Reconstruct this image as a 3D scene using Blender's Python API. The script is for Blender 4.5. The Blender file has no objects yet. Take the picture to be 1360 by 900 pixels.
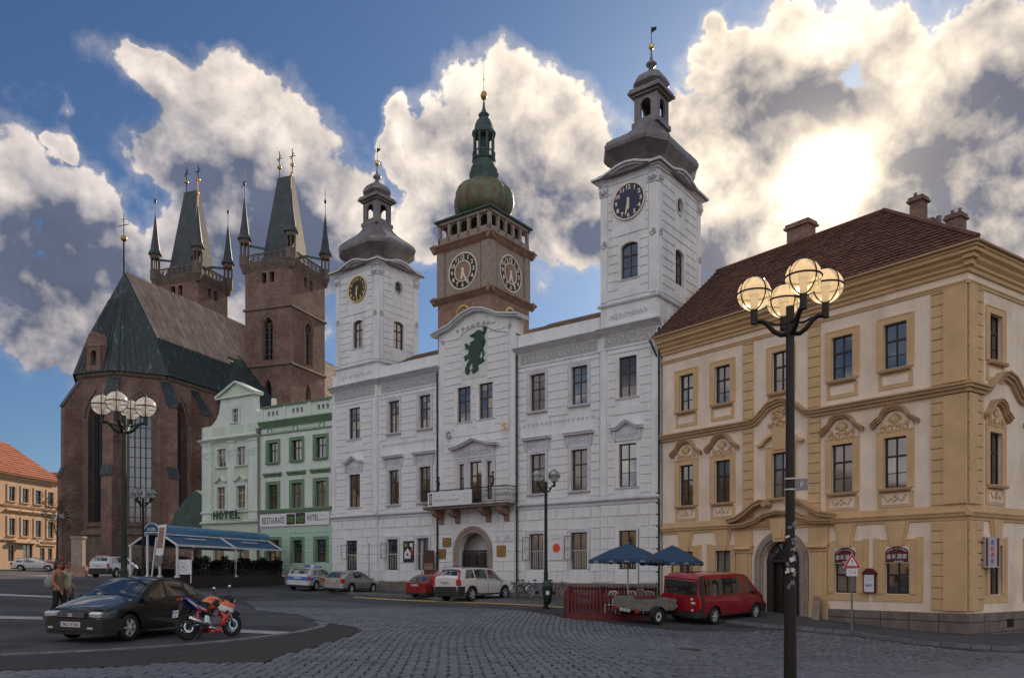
import bpy, math, random
import numpy as np
from math import sin, cos, pi, radians, atan2, hypot, sqrt, floor, ceil, exp
from mathutils import Vector, Matrix
random.seed(7)
SC = bpy.context.scene
COL = SC.collection

# ------------------------------------------------------------------ camera
EYE = 1.6
cam_d = bpy.data.cameras.new('camera'); cam = bpy.data.objects.new('camera', cam_d); COL.objects.link(cam)
cam.location = (0, 0, EYE); cam.rotation_euler = (pi/2, 0, 0)
cam_d.lens = 28.0; cam_d.sensor_width = 36; cam_d.shift_y = 0.2279
cam_d.clip_start = 0.1; cam_d.clip_end = 5000
SC.camera = cam

# ------------------------------------------------------------------ exposure
SC.view_settings.view_transform = 'Standard'; SC.view_settings.look = 'None'
SC.view_settings.exposure = 0.82; SC.view_settings.gamma = 1

# ------------------------------------------------------------------ sun
SUN_AZ = radians(21.8); SUN_EL = radians(24.6)          # azimuth from +Y towards +X
sun_dir = Vector((sin(SUN_AZ)*cos(SUN_EL), cos(SUN_AZ)*cos(SUN_EL), sin(SUN_EL)))
ld = bpy.data.lights.new('sun', 'SUN'); ld.energy = 3.2; ld.angle = radians(0.6); ld.color = (1, .80, .60)
lo = bpy.data.objects.new('sun', ld); COL.objects.link(lo)
lo.rotation_euler = (-sun_dir).to_track_quat('-Z', 'Y').to_euler(); lo.location = (20, 50, 60)

# ------------------------------------------------------------------ world: Nishita sky + procedural clouds
W = bpy.data.worlds.new('World'); SC.world = W; W.use_nodes = True
W.cycles.sampling_method = 'MANUAL'; W.cycles.sample_map_resolution = 512
wt = W.node_tree; wt.nodes.clear()
def wn(t, **k):
    n = wt.nodes.new(t)
    for a, b in k.items(): setattr(n, a, b)
    return n
def setin(tree, sock, v):
    if isinstance(v, bpy.types.NodeSocket): tree.links.new(v, sock)
    else: sock.default_value = v
def wm(op, a, b=None, c=None, clamp=False):
    n = wn('ShaderNodeMath', operation=op, use_clamp=clamp)
    for i, v in enumerate((a, b, c)):
        if v is not None: setin(wt, n.inputs[i], v)
    return n.outputs[0]
def wv(op, a, b=None, out=0):
    n = wn('ShaderNodeVectorMath', operation=op)
    setin(wt, n.inputs[0], a)
    if b is not None: setin(wt, n.inputs[1], b)
    return n.outputs[out]
def wmr(v, a, b, c, d, smooth=True):
    n = wn('ShaderNodeMapRange', interpolation_type='SMOOTHSTEP' if smooth else 'LINEAR')
    setin(wt, n.inputs[0], v)
    for i, x in enumerate((a, b, c, d)): setin(wt, n.inputs[i+1], x)
    return n.outputs[0]
def wmix(f, a, b, mode='MIX'):
    n = wn('ShaderNodeMix', data_type='RGBA', blend_type=mode)
    setin(wt, n.inputs[0], f); setin(wt, n.inputs[6], a); setin(wt, n.inputs[7], b)
    return n.outputs[2]
tc = wn('ShaderNodeTexCoord'); D = wv('NORMALIZE', tc.outputs['Generated'])
sx = wn('ShaderNodeSeparateXYZ'); wt.links.new(D, sx.inputs[0])
AZ = wm('ARCTAN2', sx.outputs[0], sx.outputs[1]); EL = wm('ARCSINE', sx.outputs[2])
cx = wn('ShaderNodeCombineXYZ'); setin(wt, cx.inputs[0], AZ); setin(wt, cx.inputs[1], EL); AE = cx.outputs[0]
def wnoise(vec, scale, detail, rough=.55, dist=0.0, out='Fac'):
    n = wn('ShaderNodeTexNoise'); setin(wt, n.inputs['Vector'], vec); n.inputs['Scale'].default_value = scale
    n.inputs['Detail'].default_value = detail; n.inputs['Roughness'].default_value = rough; n.inputs['Distortion'].default_value = dist
    return n.outputs[out]
# domain warp so the cloud outlines are ragged at several sizes
w1 = wnoise(D, 9, 4, .6, 0, 'Color'); w1 = wv('SUBTRACT', w1, (.5, .5, .5))
sc1 = wv('SCALE', w1); sc1.node.inputs['Scale'].default_value = .14
P = wv('ADD', AE, sc1)
# cloud masses: azimuth/elevation centres (given through the bearing seen from the square) and radii
BL = [ # u, v, ru, rv
 (10,275,120,100),(105,310,95,85),(165,345,55,62),(20,380,150,80),(82,200,24,28),(130,390,90,55),
 (225,95,75,55),(300,135,90,62),(355,200,110,90),(405,275,95,105),(300,290,105,130),(300,400,130,75),(235,215,60,40),(440,330,60,75),(205,62,30,22),
 (530,190,17,36),(541,215,13,22),
 (615,225,72,82),(700,150,52,70),(722,190,60,70),(690,280,110,80),(600,300,60,60),(770,270,70,85),(820,300,70,60),(770,205,40,35),
 (960,40,42,26),(1110,330,160,45),(960,380,60,30),(640,330,90,45),(480,330,40,60),(60,430,130,40),(60,330,60,50),(50,293,80,70),(1000,80,75,50),(1075,45,85,65),(1050,105,60,48),(985,160,62,70),(985,230,75,60),(1085,80,45,50),(905,180,26,60),(930,270,60,70),(900,330,90,45),
 (1085,245,135,75),(1120,165,80,60),(1020,310,140,60),(1150,290,90,80),
 (1205,60,45,75),(1240,130,85,110),(1290,60,75,55),(1340,110,95,100),(1300,210,130,115),(1230,240,85,100),(1400,200,130,150),(1330,300,140,60),(1450,330,180,100),
 (-160,330,170,110),(-330,150,150,80),(1560,90,150,90),(1500,-120,160,80),(-120,-160,170,60),
]
def field(blobs, pos, soft=.12, grow=1.2):
    out = None
    for (u, v, ru, rv) in blobs:
        az = math.atan((u-680)/1058); el = math.atan((760-v)/1058*cos(az))
        ra = ru/1058*cos(az)**2*grow; re = rv/1058*cos(az)*cos(el)**2*grow
        d = wv('SUBTRACT', pos, (az, el, 0)); d = wv('MULTIPLY', d, (1/ra, 1/re, 0)); d = wv('LENGTH', d, out=1)
        d = wm('SUBTRACT', 1.0, d)
        out = d if out is None else (wm('SMOOTH_MAX', out, d, soft) if soft else wm('MAXIMUM', out, d))
    return out
dens = field(BL, P)
dens_up = field([b for b in BL if b[2]*b[3] > 3500 and -100 < b[0] < 1500], wv('ADD', P, (-.012, .050, 0)), 0)
dark = field([(1290,205,175,150),(1120,160,70,50),(80,350,190,80),(1010,110,50,75),(1075,150,55,60),(350,320,110,120),(650,270,70,70),(900,400,120,90),(800,310,80,50)], P, 0)
# generic cloud cover for the rest of the sky (outside the part in view)
back = wnoise(D, 2.3, 6, .55); back = wm('MULTIPLY_ADD', back, 3.2, -1.55)
infront = wm('MULTIPLY', wmr(sx.outputs[1], .45, .62, 0, 1), wmr(sx.outputs[2], .74, .62, 0, 1))
d0 = wn('ShaderNodeMix', data_type='FLOAT'); setin(wt, d0.inputs[0], infront); setin(wt, d0.inputs[2], back); setin(wt, d0.inputs[3], dens)
dens = d0.outputs[0]
n1 = wnoise(D, 12, 10, .60, .15)
nb = wnoise(D, 5.5, 3, .5, 0)                     # broad billows
sd = Vector((.10, .15, .60)).normalized()*.022
D2 = wv('ADD', D, tuple(sd)); n2 = wnoise(D2, 12, 5, .55, .15)
n1b = wnoise(D, 12, 5, .55, .15)
f = wm('MULTIPLY_ADD', n1, 1.9, -.98)          # fbm around 0
f = wm('ADD', f, wm('MULTIPLY_ADD', nb, .8, -.42))
cd = wm('ADD', dens, f)                          # cloud field
mask = wmr(cd, .03, .20, 0, 1)
wisp = wmr(cd, -.26, .10, 0, .22)
mask = wm('MAXIMUM', mask, wisp)
relief = wm('SUBTRACT', n1b, n2)                 # billows lit from above and behind
thin = wmr(cd, .05, .52, 1, 0)                   # edges let the light through
dots = wv('DOT_PRODUCT', D, tuple(sun_dir), out=1); dots = wm('MAXIMUM', dots, 0.0)
near = wm('POWER', dots, 10.0); glow = wm('POWER', dots, 110.0); core = wm('POWER', dots, 1900.0)
lit = wm('MULTIPLY_ADD', relief, 4.2, .10)
thin = wm('MULTIPLY', thin, wmr(wm('SUBTRACT', dens, dens_up), -.45, .25, .25, 1))
lit = wm('ADD', lit, wm('MULTIPLY', thin, wm('MULTIPLY_ADD', near, .22, .50)))
top = wmr(wm('SUBTRACT', dens, dens_up), -.3, .9, -.25, .50)
lit = wm('ADD', lit, top)
lit = wm('ADD', lit, wm('MULTIPLY_ADD', nb, .75, -.375))
lit = wm('ADD', lit, wm('MULTIPLY', near, .14))
lit = wm('ADD', lit, wm('MULTIPLY_ADD', n1, .9, -.42))
lit = wm('SUBTRACT', lit, wmr(dark, -.10, .8, 0, .62))
lit = wmr(lit, -.50, 1.50, 0, 1, False)
shade_c = wmix(near, (.072,.086,.130,1), (.080,.090,.130,1))
bright_c = wmix(near, (.57,.50,.45,1), (.80,.68,.53,1))
back_fill = wmr(sx.outputs[1], -.1, -.7, 0, 1)
bright_c = wmix(back_fill, bright_c, (1.22,1.18,1.14,1)); shade_c = wmix(back_fill, shade_c, (.46,.53,.66,1))  # unseen clouds behind the camera made brighter to fill the shaded facades
cloud = wmix(lit, shade_c, bright_c)
mod = wm('MULTIPLY_ADD', wnoise(wv('MULTIPLY', D, (1, 1, 1.6)), 7.0, 8, .58, .4), 1.5, .25)
cm_ = wv('SCALE', cloud); setin(wt, cm_.node.inputs['Scale'], wmr(mod, .5, 1.5, .72, 1.30, False)); cloud = cm_
sky = wn('ShaderNodeTexSky', sky_type='NISHITA'); sky.sun_disc = False
sky.sun_elevation = SUN_EL; sky.sun_rotation = SUN_AZ; sky.air_density = 1.0; sky.dust_density = .6; sky.ozone_density = 2.2
SKY_STR = .10
skyc = wv('MULTIPLY', sky.outputs[0], (SKY_STR*.25, SKY_STR*.325, SKY_STR*.42))
tot = wmix(mask, skyc, cloud)
gl = wv('SCALE', (1.0, .80, .50)); setin(wt, gl.node.inputs['Scale'], wm('MULTIPLY_ADD', glow, .15, wm('MULTIPLY', core, 2.2)))
tot = wv('ADD', tot, gl)
bg = wn('ShaderNodeBackground'); setin(wt, bg.inputs[0], tot); bg.inputs[1].default_value = 1.0
ow = wn('ShaderNodeOutputWorld'); wt.links.new(bg.outputs[0], ow.inputs[0])

# ------------------------------------------------------------------ materials
MATS = {}
def mat(name, col=(.5,.5,.5), rough=.8, metal=0.0, var=.12, scale=3.0, bump=.0, bscale=40.0, streak=0.0, spec=None,
        emit=None, estr=0.0, trans=0.0, ior=None, coat=0.0, alpha=None, island=0.0, col2=None, c2scale=2.0, c2lo=.5, c2hi=.6, c2st=False, brick=None, wave=None):
    m = bpy.data.materials.new(name); m.use_nodes = True; MATS[name] = m
    nt = m.node_tree; b = nt.nodes['Principled BSDF']
    c = (*col, 1)
    b.inputs['Roughness'].default_value = rough; b.inputs['Metallic'].default_value = metal
    if spec is not None: b.inputs['Specular IOR Level'].default_value = spec
    if ior: b.inputs['IOR'].default_value = ior
    if coat: b.inputs['Coat Weight'].default_value = coat; b.inputs['Coat Roughness'].default_value = .03
    if trans: b.inputs['Transmission Weight'].default_value = trans
    if emit: b.inputs['Emission Color'].default_value = (*emit, 1); b.inputs['Emission Strength'].default_value = estr
    if alpha is not None: b.inputs['Alpha'].default_value = alpha
    N = nt.nodes.new; L = nt.links.new
    tc = N('ShaderNodeTexCoord'); vec = tc.outputs['Object']
    def mixc(fac, a, bb, mode='MIX'):
        x = N('ShaderNodeMix'); x.data_type = 'RGBA'; x.blend_type = mode
        setin(nt, x.inputs[0], fac); setin(nt, x.inputs[6], a); setin(nt, x.inputs[7], bb); return x.outputs[2]
    def mr(v, a, bb, cc, d):
        x = N('ShaderNodeMapRange'); setin(nt, x.inputs[0], v)
        for i, q in enumerate((a, bb, cc, d)): x.inputs[i+1].default_value = q
        return x.outputs[0]
    def noise(s, det=5, v=None, r=.6):
        x = N('ShaderNodeTexNoise'); L(v or vec, x.inputs['Vector']); x.inputs['Scale'].default_value = s
        x.inputs['Detail'].default_value = det; x.inputs['Roughness'].default_value = r; return x.outputs['Fac']
    cur = c; hgt = None
    if brick:   # (width, height, mortar, mortar_colour, colour2)
        sp = N('ShaderNodeSeparateXYZ'); L(vec, sp.inputs[0]); ad = N('ShaderNodeMath'); ad.operation = 'ADD'; L(sp.outputs[0], ad.inputs[0]); L(sp.outputs[1], ad.inputs[1])
        cb = N('ShaderNodeCombineXYZ'); L(ad.outputs[0], cb.inputs[0]); L(sp.outputs[2], cb.inputs[1])
        bt = N('ShaderNodeTexBrick'); L(cb.outputs[0], bt.inputs['Vector']); bt.inputs['Scale'].default_value = 1
        bt.inputs['Brick Width'].default_value = brick[0]; bt.inputs['Row Height'].default_value = brick[1]; bt.inputs['Mortar Size'].default_value = brick[2]
        bt.inputs['Color1'].default_value = c; bt.inputs['Color2'].default_value = (*brick[4], 1); bt.inputs['Mortar'].default_value = (*brick[3], 1)
        cur = bt.outputs['Color']; hgt = bt.outputs['Fac']
    if col2:
        if c2st:
            mp2 = N('ShaderNodeMapping'); L(vec, mp2.inputs[0]); mp2.inputs['Scale'].default_value = (1.5, 1.5, .22); v2 = mp2.outputs[0]
        else: v2 = None
        f2 = mr(noise(c2scale, 7, v2), c2lo, c2hi, 0, 1); cur = mixc(f2, cur, (*col2, 1))
    if island:
        g = N('ShaderNodeNewGeometry'); v = mr(g.outputs['Random Per Island'], 0, 1, 1-island, 1+island)
        cc = N('ShaderNodeCombineColor'); [L(v, cc.inputs[i]) for i in range(3)]; cur = mixc(1.0, cur, cc.outputs[0], 'MULTIPLY')
    if var:
        v = mr(noise(scale), .3, .7, 1-var, 1+var)
        cc = N('ShaderNodeCombineColor'); [L(v, cc.inputs[i]) for i in range(3)]; cur = mixc(1.0, cur, cc.outputs[0], 'MULTIPLY')
    if streak:
        mp = N('ShaderNodeMapping'); L(vec, mp.inputs[0]); mp.inputs['Scale'].default_value = (1.1, 1.1, .20)
        v = mr(noise(1.6, 6, mp.outputs[0]), .48, .75, 1, 1-streak)
        cc = N('ShaderNodeCombineColor'); [L(v, cc.inputs[i]) for i in range(3)]; cur = mixc(1.0, cur, cc.outputs[0], 'MULTIPLY')
    if isinstance(cur, tuple): b.inputs['Base Color'].default_value = cur
    else: L(cur, b.inputs['Base Color'])
    if wave:    # (axis 'X'/'Y'/'Z', scale)
        wv_ = N('ShaderNodeTexWave'); L(vec, wv_.inputs['Vector']); wv_.bands_direction = wave[0]; wv_.inputs['Scale'].default_value = wave[1]
        wv_.inputs['Distortion'].default_value = .6; hgt = wv_.outputs['Fac']
    if bump or hgt is not None:
        bp = N('ShaderNodeBump'); bp.inputs['Strength'].default_value = max(bump, .25); bp.inputs['Distance'].default_value = .02
        if hgt is not None:
            inv = N('ShaderNodeMath'); inv.operation = 'MULTIPLY'; L(hgt, inv.inputs[0]); inv.inputs[1].default_value = -1.0 if brick else 1.0; L(inv.outputs[0], bp.inputs['Height'])
        else: L(noise(bscale, 3), bp.inputs['Height'])
        L(bp.outputs[0], b.inputs['Normal'])
    return m
mat('white_plaster', (.73,.73,.73), .85, var=.09, scale=.9, bump=.3, bscale=60, streak=.20)
mat('white_trim', (.60,.60,.63), .8, var=.10, scale=2, bump=.2, streak=.2)
mat('stucco_relief', (.40,.39,.38), .9, var=.25, scale=9, bump=.4)
mat('cream_plaster', (.82,.69,.56), .88, var=.09, scale=.8, bump=.3, bscale=50, streak=.12, col2=(.66,.50,.38), c2scale=.5, c2lo=.5, c2hi=.75)
mat('ochre_plaster', (.62,.42,.225), .85, var=.11, scale=1.2, bump=.3, bscale=50, streak=.12)
mat('ochre_ledge', (.47,.31,.18), .85, var=.12, scale=2, bump=.25)
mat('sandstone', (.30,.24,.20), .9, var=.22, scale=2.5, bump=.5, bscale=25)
mat('plinth_stone', (.17,.14,.125), .9, var=.3, scale=2, bump=.5, bscale=18)
mat('old_stone', (.33,.205,.15), .9, var=.25, scale=.8, bump=.5, bscale=10, brick=(.9,.45,.012,(.17,.11,.085),(.25,.155,.11)))
mat('church_brick', (.24,.122,.092), .92, var=.28, scale=.35, brick=(.42,.16,.02,(.16,.125,.11),(.12,.066,.055)), col2=(.27,.19,.155), c2scale=.45, c2lo=.5, c2hi=.75)
mat('church_stone', (.15,.11,.09), .9, var=.3, scale=1.5, bump=.4, bscale=8)
mat('copper_roof', (.018,.030,.034), .5, var=.3, scale=.8, col2=(.07,.14,.14), c2scale=1.9, c2lo=.58, c2hi=.66, c2st=True)
mat('copper_green', (.045,.078,.07), .6, var=.3, scale=1.2, streak=.4)
mat('copper_dome', (.115,.135,.065), .5, var=.35, scale=.9, col2=(.15,.07,.04), c2scale=.8, c2lo=.48, c2hi=.62, streak=.5)
mat('church_tiles', (.24,.18,.15), .6, var=.3, scale=.6, island=.25)
mat('dark_sheet_metal', (.19,.175,.18), .42, metal=.3, var=.25, scale=1.2, streak=.3)
mat('red_tiles', (.12,.052,.034), .8, var=.3, scale=1.3, island=.3)
mat('brown_tiles', (.14,.075,.045), .85, var=.35, scale=1.5, island=.3, col2=(.10,.10,.05), c2scale=1.2, c2lo=.5, c2hi=.65)
mat('orange_tiles', (.42,.13,.055), .8, var=.2, scale=.7, brick=(.3,.35,.02,(.2,.06,.03),(.36,.11,.05)))
mat('slate_roof', (.038,.052,.062), .6, var=.3, scale=.9, brick=(.3,.25,.012,(.02,.028,.034),(.05,.066,.075)))
mat('window_glass', (.010,.013,.017), .04, var=0, ior=2.7)
mat('window_glass_curtained', (.16,.145,.13), .06, var=.3, scale=2.5, ior=2.3)
mat('window_glass_dim', (.05,.04,.035), .07, var=.4, scale=2, ior=1.9)
mat('church_glass', (.03,.04,.06), .12, var=0, ior=2.2)
mat('brown_wood', (.075,.032,.02), .5, var=.2, scale=5)
mat('dark_wood', (.028,.020,.018), .5, var=.2, scale=5)
mat('green_wood', (.03,.07,.045), .5, var=.2, scale=5)
mat('pale_wood', (.42,.42,.40), .5, var=.1)
mat('void', (.006,.005,.006), .95, var=0)
mat('black_iron', (.012,.013,.014), .45, metal=.4, var=.2, scale=6)
mat('green_iron', (.012,.028,.022), .45, metal=.3, var=.2, scale=6)
mat('gold', (.75,.52,.18), .3, metal=1, var=.1)
mat('clock_black', (.008,.009,.012), .4, var=0)
mat('clock_navy', (.012,.016,.06), .4, var=0)
mat('lion_green', (.012,.05,.035), .55, var=.25, scale=6)
mat('green_trim', (.16,.26,.16), .8, var=.12, scale=2, streak=.2)
mat('green_wall', (.40,.56,.45), .85, var=.08, scale=1.5, streak=.15, bump=.2)
mat('mint_white', (.60,.66,.60), .85, var=.07, scale=1.5, streak=.15, bump=.2)
mat('mint_field', (.50,.59,.46), .85, var=.07, scale=1.5, streak=.15, bump=.2)
mat('asphalt', (.048,.055,.064), .85, var=.22, scale=.35, bump=.35, bscale=90, col2=(.026,.029,.035), c2scale=.30, c2lo=.50, c2hi=.54)
mat('old_asphalt', (.030,.028,.028), .85, var=.3, scale=1.2, bump=.5, bscale=60)
mat('cobble', (.105,.120,.150), .40, var=.25, scale=.25, island=.32, bump=.3, bscale=45)
mat('cobble_joint', (.010,.010,.013), .95, var=.3, scale=3)
mat('cobble_far', (.085,.102,.132), .6, var=.25, scale=.3, brick=None)
mat('kerb_granite', (.15,.155,.17), .8, var=.25, scale=3, bump=.3, island=.15)
mat('pavement', (.065,.07,.085), .8, var=.2, scale=1, brick=None, bump=.4, bscale=14)
mat('road_paint', (.36,.37,.39), .7, var=.25, scale=4)
mat('yellow_paint', (.45,.33,.10), .7, var=.25, scale=4)
def cobble_far_nodes(m, sc, jd):
    nt = m.node_tree; b = nt.nodes['Principled BSDF']; N = nt.nodes.new; L = nt.links.new
    tc = N('ShaderNodeTexCoord'); v = N('ShaderNodeTexVoronoi'); v.feature = 'DISTANCE_TO_EDGE'; v.inputs['Scale'].default_value = sc; v.inputs['Randomness'].default_value = .45
    L(tc.outputs['Object'], v.inputs['Vector']); r = N('ShaderNodeMapRange'); L(v.outputs['Distance'], r.inputs[0]); r.inputs[2].default_value = .12
    old = b.inputs['Base Color'].links[0].from_socket; x = N('ShaderNodeMix'); x.data_type = 'RGBA'; L(r.outputs[0], x.inputs[0]); x.inputs[6].default_value = jd; L(old, x.inputs[7]); L(x.outputs[2], b.inputs['Base Color'])
    bp = N('ShaderNodeBump'); bp.inputs['Distance'].default_value = .03; bp.inputs['Strength'].default_value = .6; L(r.outputs[0], bp.inputs['Height']); L(bp.outputs[0], b.inputs['Normal'])
cobble_far_nodes(MATS['cobble_far'], 4.8, (.03,.03,.033,1)); cobble_far_nodes(MATS['pavement'], 9, (.05,.05,.052,1))

# ------------------------------------------------------------------ mesh helpers
def resolve(m): return MATS[m] if isinstance(m, str) else m
class MB:
    def __init__(s): s.v = []; s.f = []; s.mi = []; s.m = 0
    def add(s, vs, fs):
        o = len(s.v); s.v += [tuple(p) for p in vs]; s.f += [tuple(i+o for i in f) for f in fs]; s.mi += [s.m]*len(fs); return s
    def box(s, x0, x1, y0, y1, z0, z1):
        return s.add([(x0,y0,z0),(x1,y0,z0),(x1,y1,z0),(x0,y1,z0),(x0,y0,z1),(x1,y0,z1),(x1,y1,z1),(x0,y1,z1)],
              [(0,3,2,1),(4,5,6,7),(0,1,5,4),(1,2,6,5),(2,3,7,6),(3,0,4,7)])
    def block(s, x0, x1, z0, z1, yb, yf, c=.012):     # a face block: proud to yf with chamfered edges
        return s.add([(x0,yb,z0),(x1,yb,z0),(x1,yb,z1),(x0,yb,z1),(x0+c,yf,z0+c),(x1-c,yf,z0+c),(x1-c,yf,z1-c),(x0+c,yf,z1-c)],
              [(4,5,6,7),(0,1,5,4),(1,2,6,5),(2,3,7,6),(3,0,4,7)])
    def poly_xz(s, pts, y0, y1):                       # convex-or-not polygon extruded in y (y0 front)
        n = len(pts); s.add([(x,y0,z) for x,z in pts]+[(x,y1,z) for x,z in pts],
              [tuple(range(n)), tuple(range(2*n-1,n-1,-1))]+[(i,i+n,(i+1)%n+n,(i+1)%n) for i in range(n)]); return s
    def poly_yz(s, pts, x0, x1):
        n = len(pts); s.add([(x0,y,z) for y,z in pts]+[(x1,y,z) for y,z in pts],
              [tuple(range(n)), tuple(range(2*n-1,n-1,-1))]+[(i,i+n,(i+1)%n+n,(i+1)%n) for i in range(n)]); return s
    def poly_xy(s, pts, z0, z1):
        n = len(pts); s.add([(x,y,z0) for x,y in pts]+[(x,y,z1) for x,y in pts],
              [tuple(range(n)), tuple(range(2*n-1,n-1,-1))]+[(i,i+n,(i+1)%n+n,(i+1)%n) for i in range(n)]); return s
    def band(s, pts, th, y0, y1):                      # moulding that follows a line in the xz plane
        n = len(pts); top = []
        for i, (x, z) in enumerate(pts):
            a = pts[max(0,i-1)]; b = pts[min(n-1,i+1)]; dx, dz = b[0]-a[0], b[1]-a[1]; l = hypot(dx,dz) or 1
            top.append((x-dz/l*th, z+dx/l*th))
        for i in range(n-1):
            s.poly_xz([pts[i], pts[i+1], top[i+1], top[i]], y0, y1)
        return s
    def tube(s, pts, r, n=6, caps=True, r2=None):
        pts = [Vector(p) for p in pts]; m = len(pts); o = len(s.v); up = Vector((0,0,1)); vs = []
        for i, p in enumerate(pts):
            t = (pts[min(m-1,i+1)]-pts[max(0,i-1)]).normalized()
            a = t.cross(up) if abs(t.z) < .95 else t.cross(Vector((1,0,0))); a.normalize(); b = t.cross(a)
            rr = r if r2 is None else r+(r2-r)*i/(m-1)
            vs += [tuple(p+a*rr*cos(2*pi*k/n)+b*rr*sin(2*pi*k/n)) for k in range(n)]
        fs = [(i*n+k, i*n+(k+1)%n, (i+1)*n+(k+1)%n, (i+1)*n+k) for i in range(m-1) for k in range(n)]
        if caps: fs += [tuple(range(n))[::-1], tuple((m-1)*n+k for k in range(n))]
        return s.add(vs, fs)
    def lathe(s, prof, n=16, c=(0,0,0), shape=None, caps=True):
        if shape is None: shape = [(cos(2*pi*k/n), sin(2*pi*k/n)) for k in range(n)]
        n = len(shape); vs = [(c[0]+r*a, c[1]+r*b, c[2]+z) for r, z in prof for a, b in shape]
        fs = [(i*n+k, i*n+(k+1)%n, (i+1)*n+(k+1)%n, (i+1)*n+k) for i in range(len(prof)-1) for k in range(n)]
        if caps: fs += [tuple(range(n))[::-1], tuple((len(prof)-1)*n+k for k in range(n))]
        return s.add(vs, fs)
    def sphere(s, c, r, n=12, m=8, sc=(1,1,1)):
        vs = []; fs = []
        for i in range(m+1):
            t = pi*i/m
            vs += [(c[0]+r*sc[0]*sin(t)*cos(2*pi*k/n), c[1]+r*sc[1]*sin(t)*sin(2*pi*k/n), c[2]+r*sc[2]*cos(t)) for k in range(n)]
        fs = [(i*n+k, (i+1)*n+k, (i+1)*n+(k+1)%n, i*n+(k+1)%n) for i in range(m) for k in range(n)]
        return s.add(vs, fs)
    def disc_y(s, cx, cz, r, y0, y1, n=24, r_in=0):    # disc (or ring) facing -y
        if r_in <= 0: return s.poly_xz([(cx+r*cos(2*pi*k/n), cz+r*sin(2*pi*k/n)) for k in range(n)], y0, y1)
        for k in range(n):
            a, b = 2*pi*k/n, 2*pi*(k+1)/n
            s.poly_xz([(cx+r_in*cos(a),cz+r_in*sin(a)),(cx+r*cos(a),cz+r*sin(a)),(cx+r*cos(b),cz+r*sin(b)),(cx+r_in*cos(b),cz+r_in*sin(b))], y0, y1)
        return s
    def xf(s, M, start=0):
        s.v[start:] = [tuple(M @ Vector(p)) for p in s.v[start:]]; return s
    def mesh(s, name, mats, smooth=False):
        me = bpy.data.meshes.new(name); me.from_pydata(s.v, [], s.f)
        for m in (mats if isinstance(mats, (list, tuple)) else [mats]): me.materials.append(resolve(m))
        if isinstance(mats, (list, tuple)) and len(mats) > 1: me.polygons.foreach_set('material_index', s.mi)
        if smooth: me.polygons.foreach_set('use_smooth', [True]*len(me.polygons))
        me.update(); return me
    def build(s, name, mats, parent=None, loc=(0,0,0), rot=(0,0,0), smooth=False, fix=True):
        me = s.mesh(name, mats, smooth)
        if fix: fixn(me)
        return inst(name, me, parent, loc, rot)
import bmesh
def fixn(me):
    bm = bmesh.new(); bm.from_mesh(me); bmesh.ops.recalc_face_normals(bm, faces=bm.faces); bm.to_mesh(me); bm.free()
def inst(name, me, parent=None, loc=(0,0,0), rot=(0,0,0)):
    o = bpy.data.objects.new(name, me); COL.objects.link(o); o.location = loc; o.rotation_euler = rot
    if parent is not None: o.parent = parent
    return o
def thing(name, label, cat, loc=(0,0,0), rotz=0, group=None):
    o = bpy.data.objects.new(name, None); COL.objects.link(o); o.location = loc; o.rotation_euler = (0,0,rotz)
    o['label'] = label; o['category'] = cat
    if group: o['group'] = group
    return o
def tag(o, label, cat, group=None):
    o['label'] = label; o['category'] = cat
    if group: o['group'] = group
    return o
def struct(o): o['kind'] = 'structure'; return o
def stuff(o): o['kind'] = 'stuff'; return o
def copy_tree(o, parent=None):
    c = o.copy(); COL.objects.link(c)
    if parent is not None: c.parent = parent
    for ch in list(o.children): copy_tree(ch, c)
    return c
def text_mesh(s, name, height, mat_, width=None, depth=.01, bold=0.0):
    cu = bpy.data.curves.new('txt', 'FONT'); cu.body = s; cu.size = 1; cu.extrude = .5; cu.offset = bold; cu.resolution_u = 2
    cu.align_x = 'CENTER'
    o = bpy.data.objects.new('txt', cu); COL.objects.link(o)
    dg = bpy.context.evaluated_depsgraph_get(); me = bpy.data.meshes.new_from_object(o.evaluated_get(dg))
    bpy.data.objects.remove(o); bpy.data.curves.remove(cu)
    n = len(me.vertices); co = np.empty(n*3, 'f'); me.vertices.foreach_get('co', co); co = co.reshape(-1,3)
    if n:
        lo, hi = co.min(0), co.max(0); h = max(hi[1]-lo[1], 1e-3); w = max(hi[0]-lo[0], 1e-3)
        k = height/h; kx = (width/w) if width else k
        out = np.stack([(co[:,0]-(lo[0]+hi[0])/2)*kx, co[:,2]*depth-depth*.5, (co[:,1]-(lo[1]+hi[1])/2)*k], 1)
        out[:,1] = np.where(co[:,2] > 0, -depth, 0)
        me.vertices.foreach_set('co', out.ravel().astype('f')); me.update()
    me.materials.clear(); me.materials.append(resolve(mat_)); me.name = name
    return me
def text(s, name, parent, loc, height, mat_, width=None, depth=.01, bold=0.0, rot=(0,0,0)):
    return inst(name, text_mesh(s, name, height, mat_, width, depth, bold), parent, loc, rot)

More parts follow.
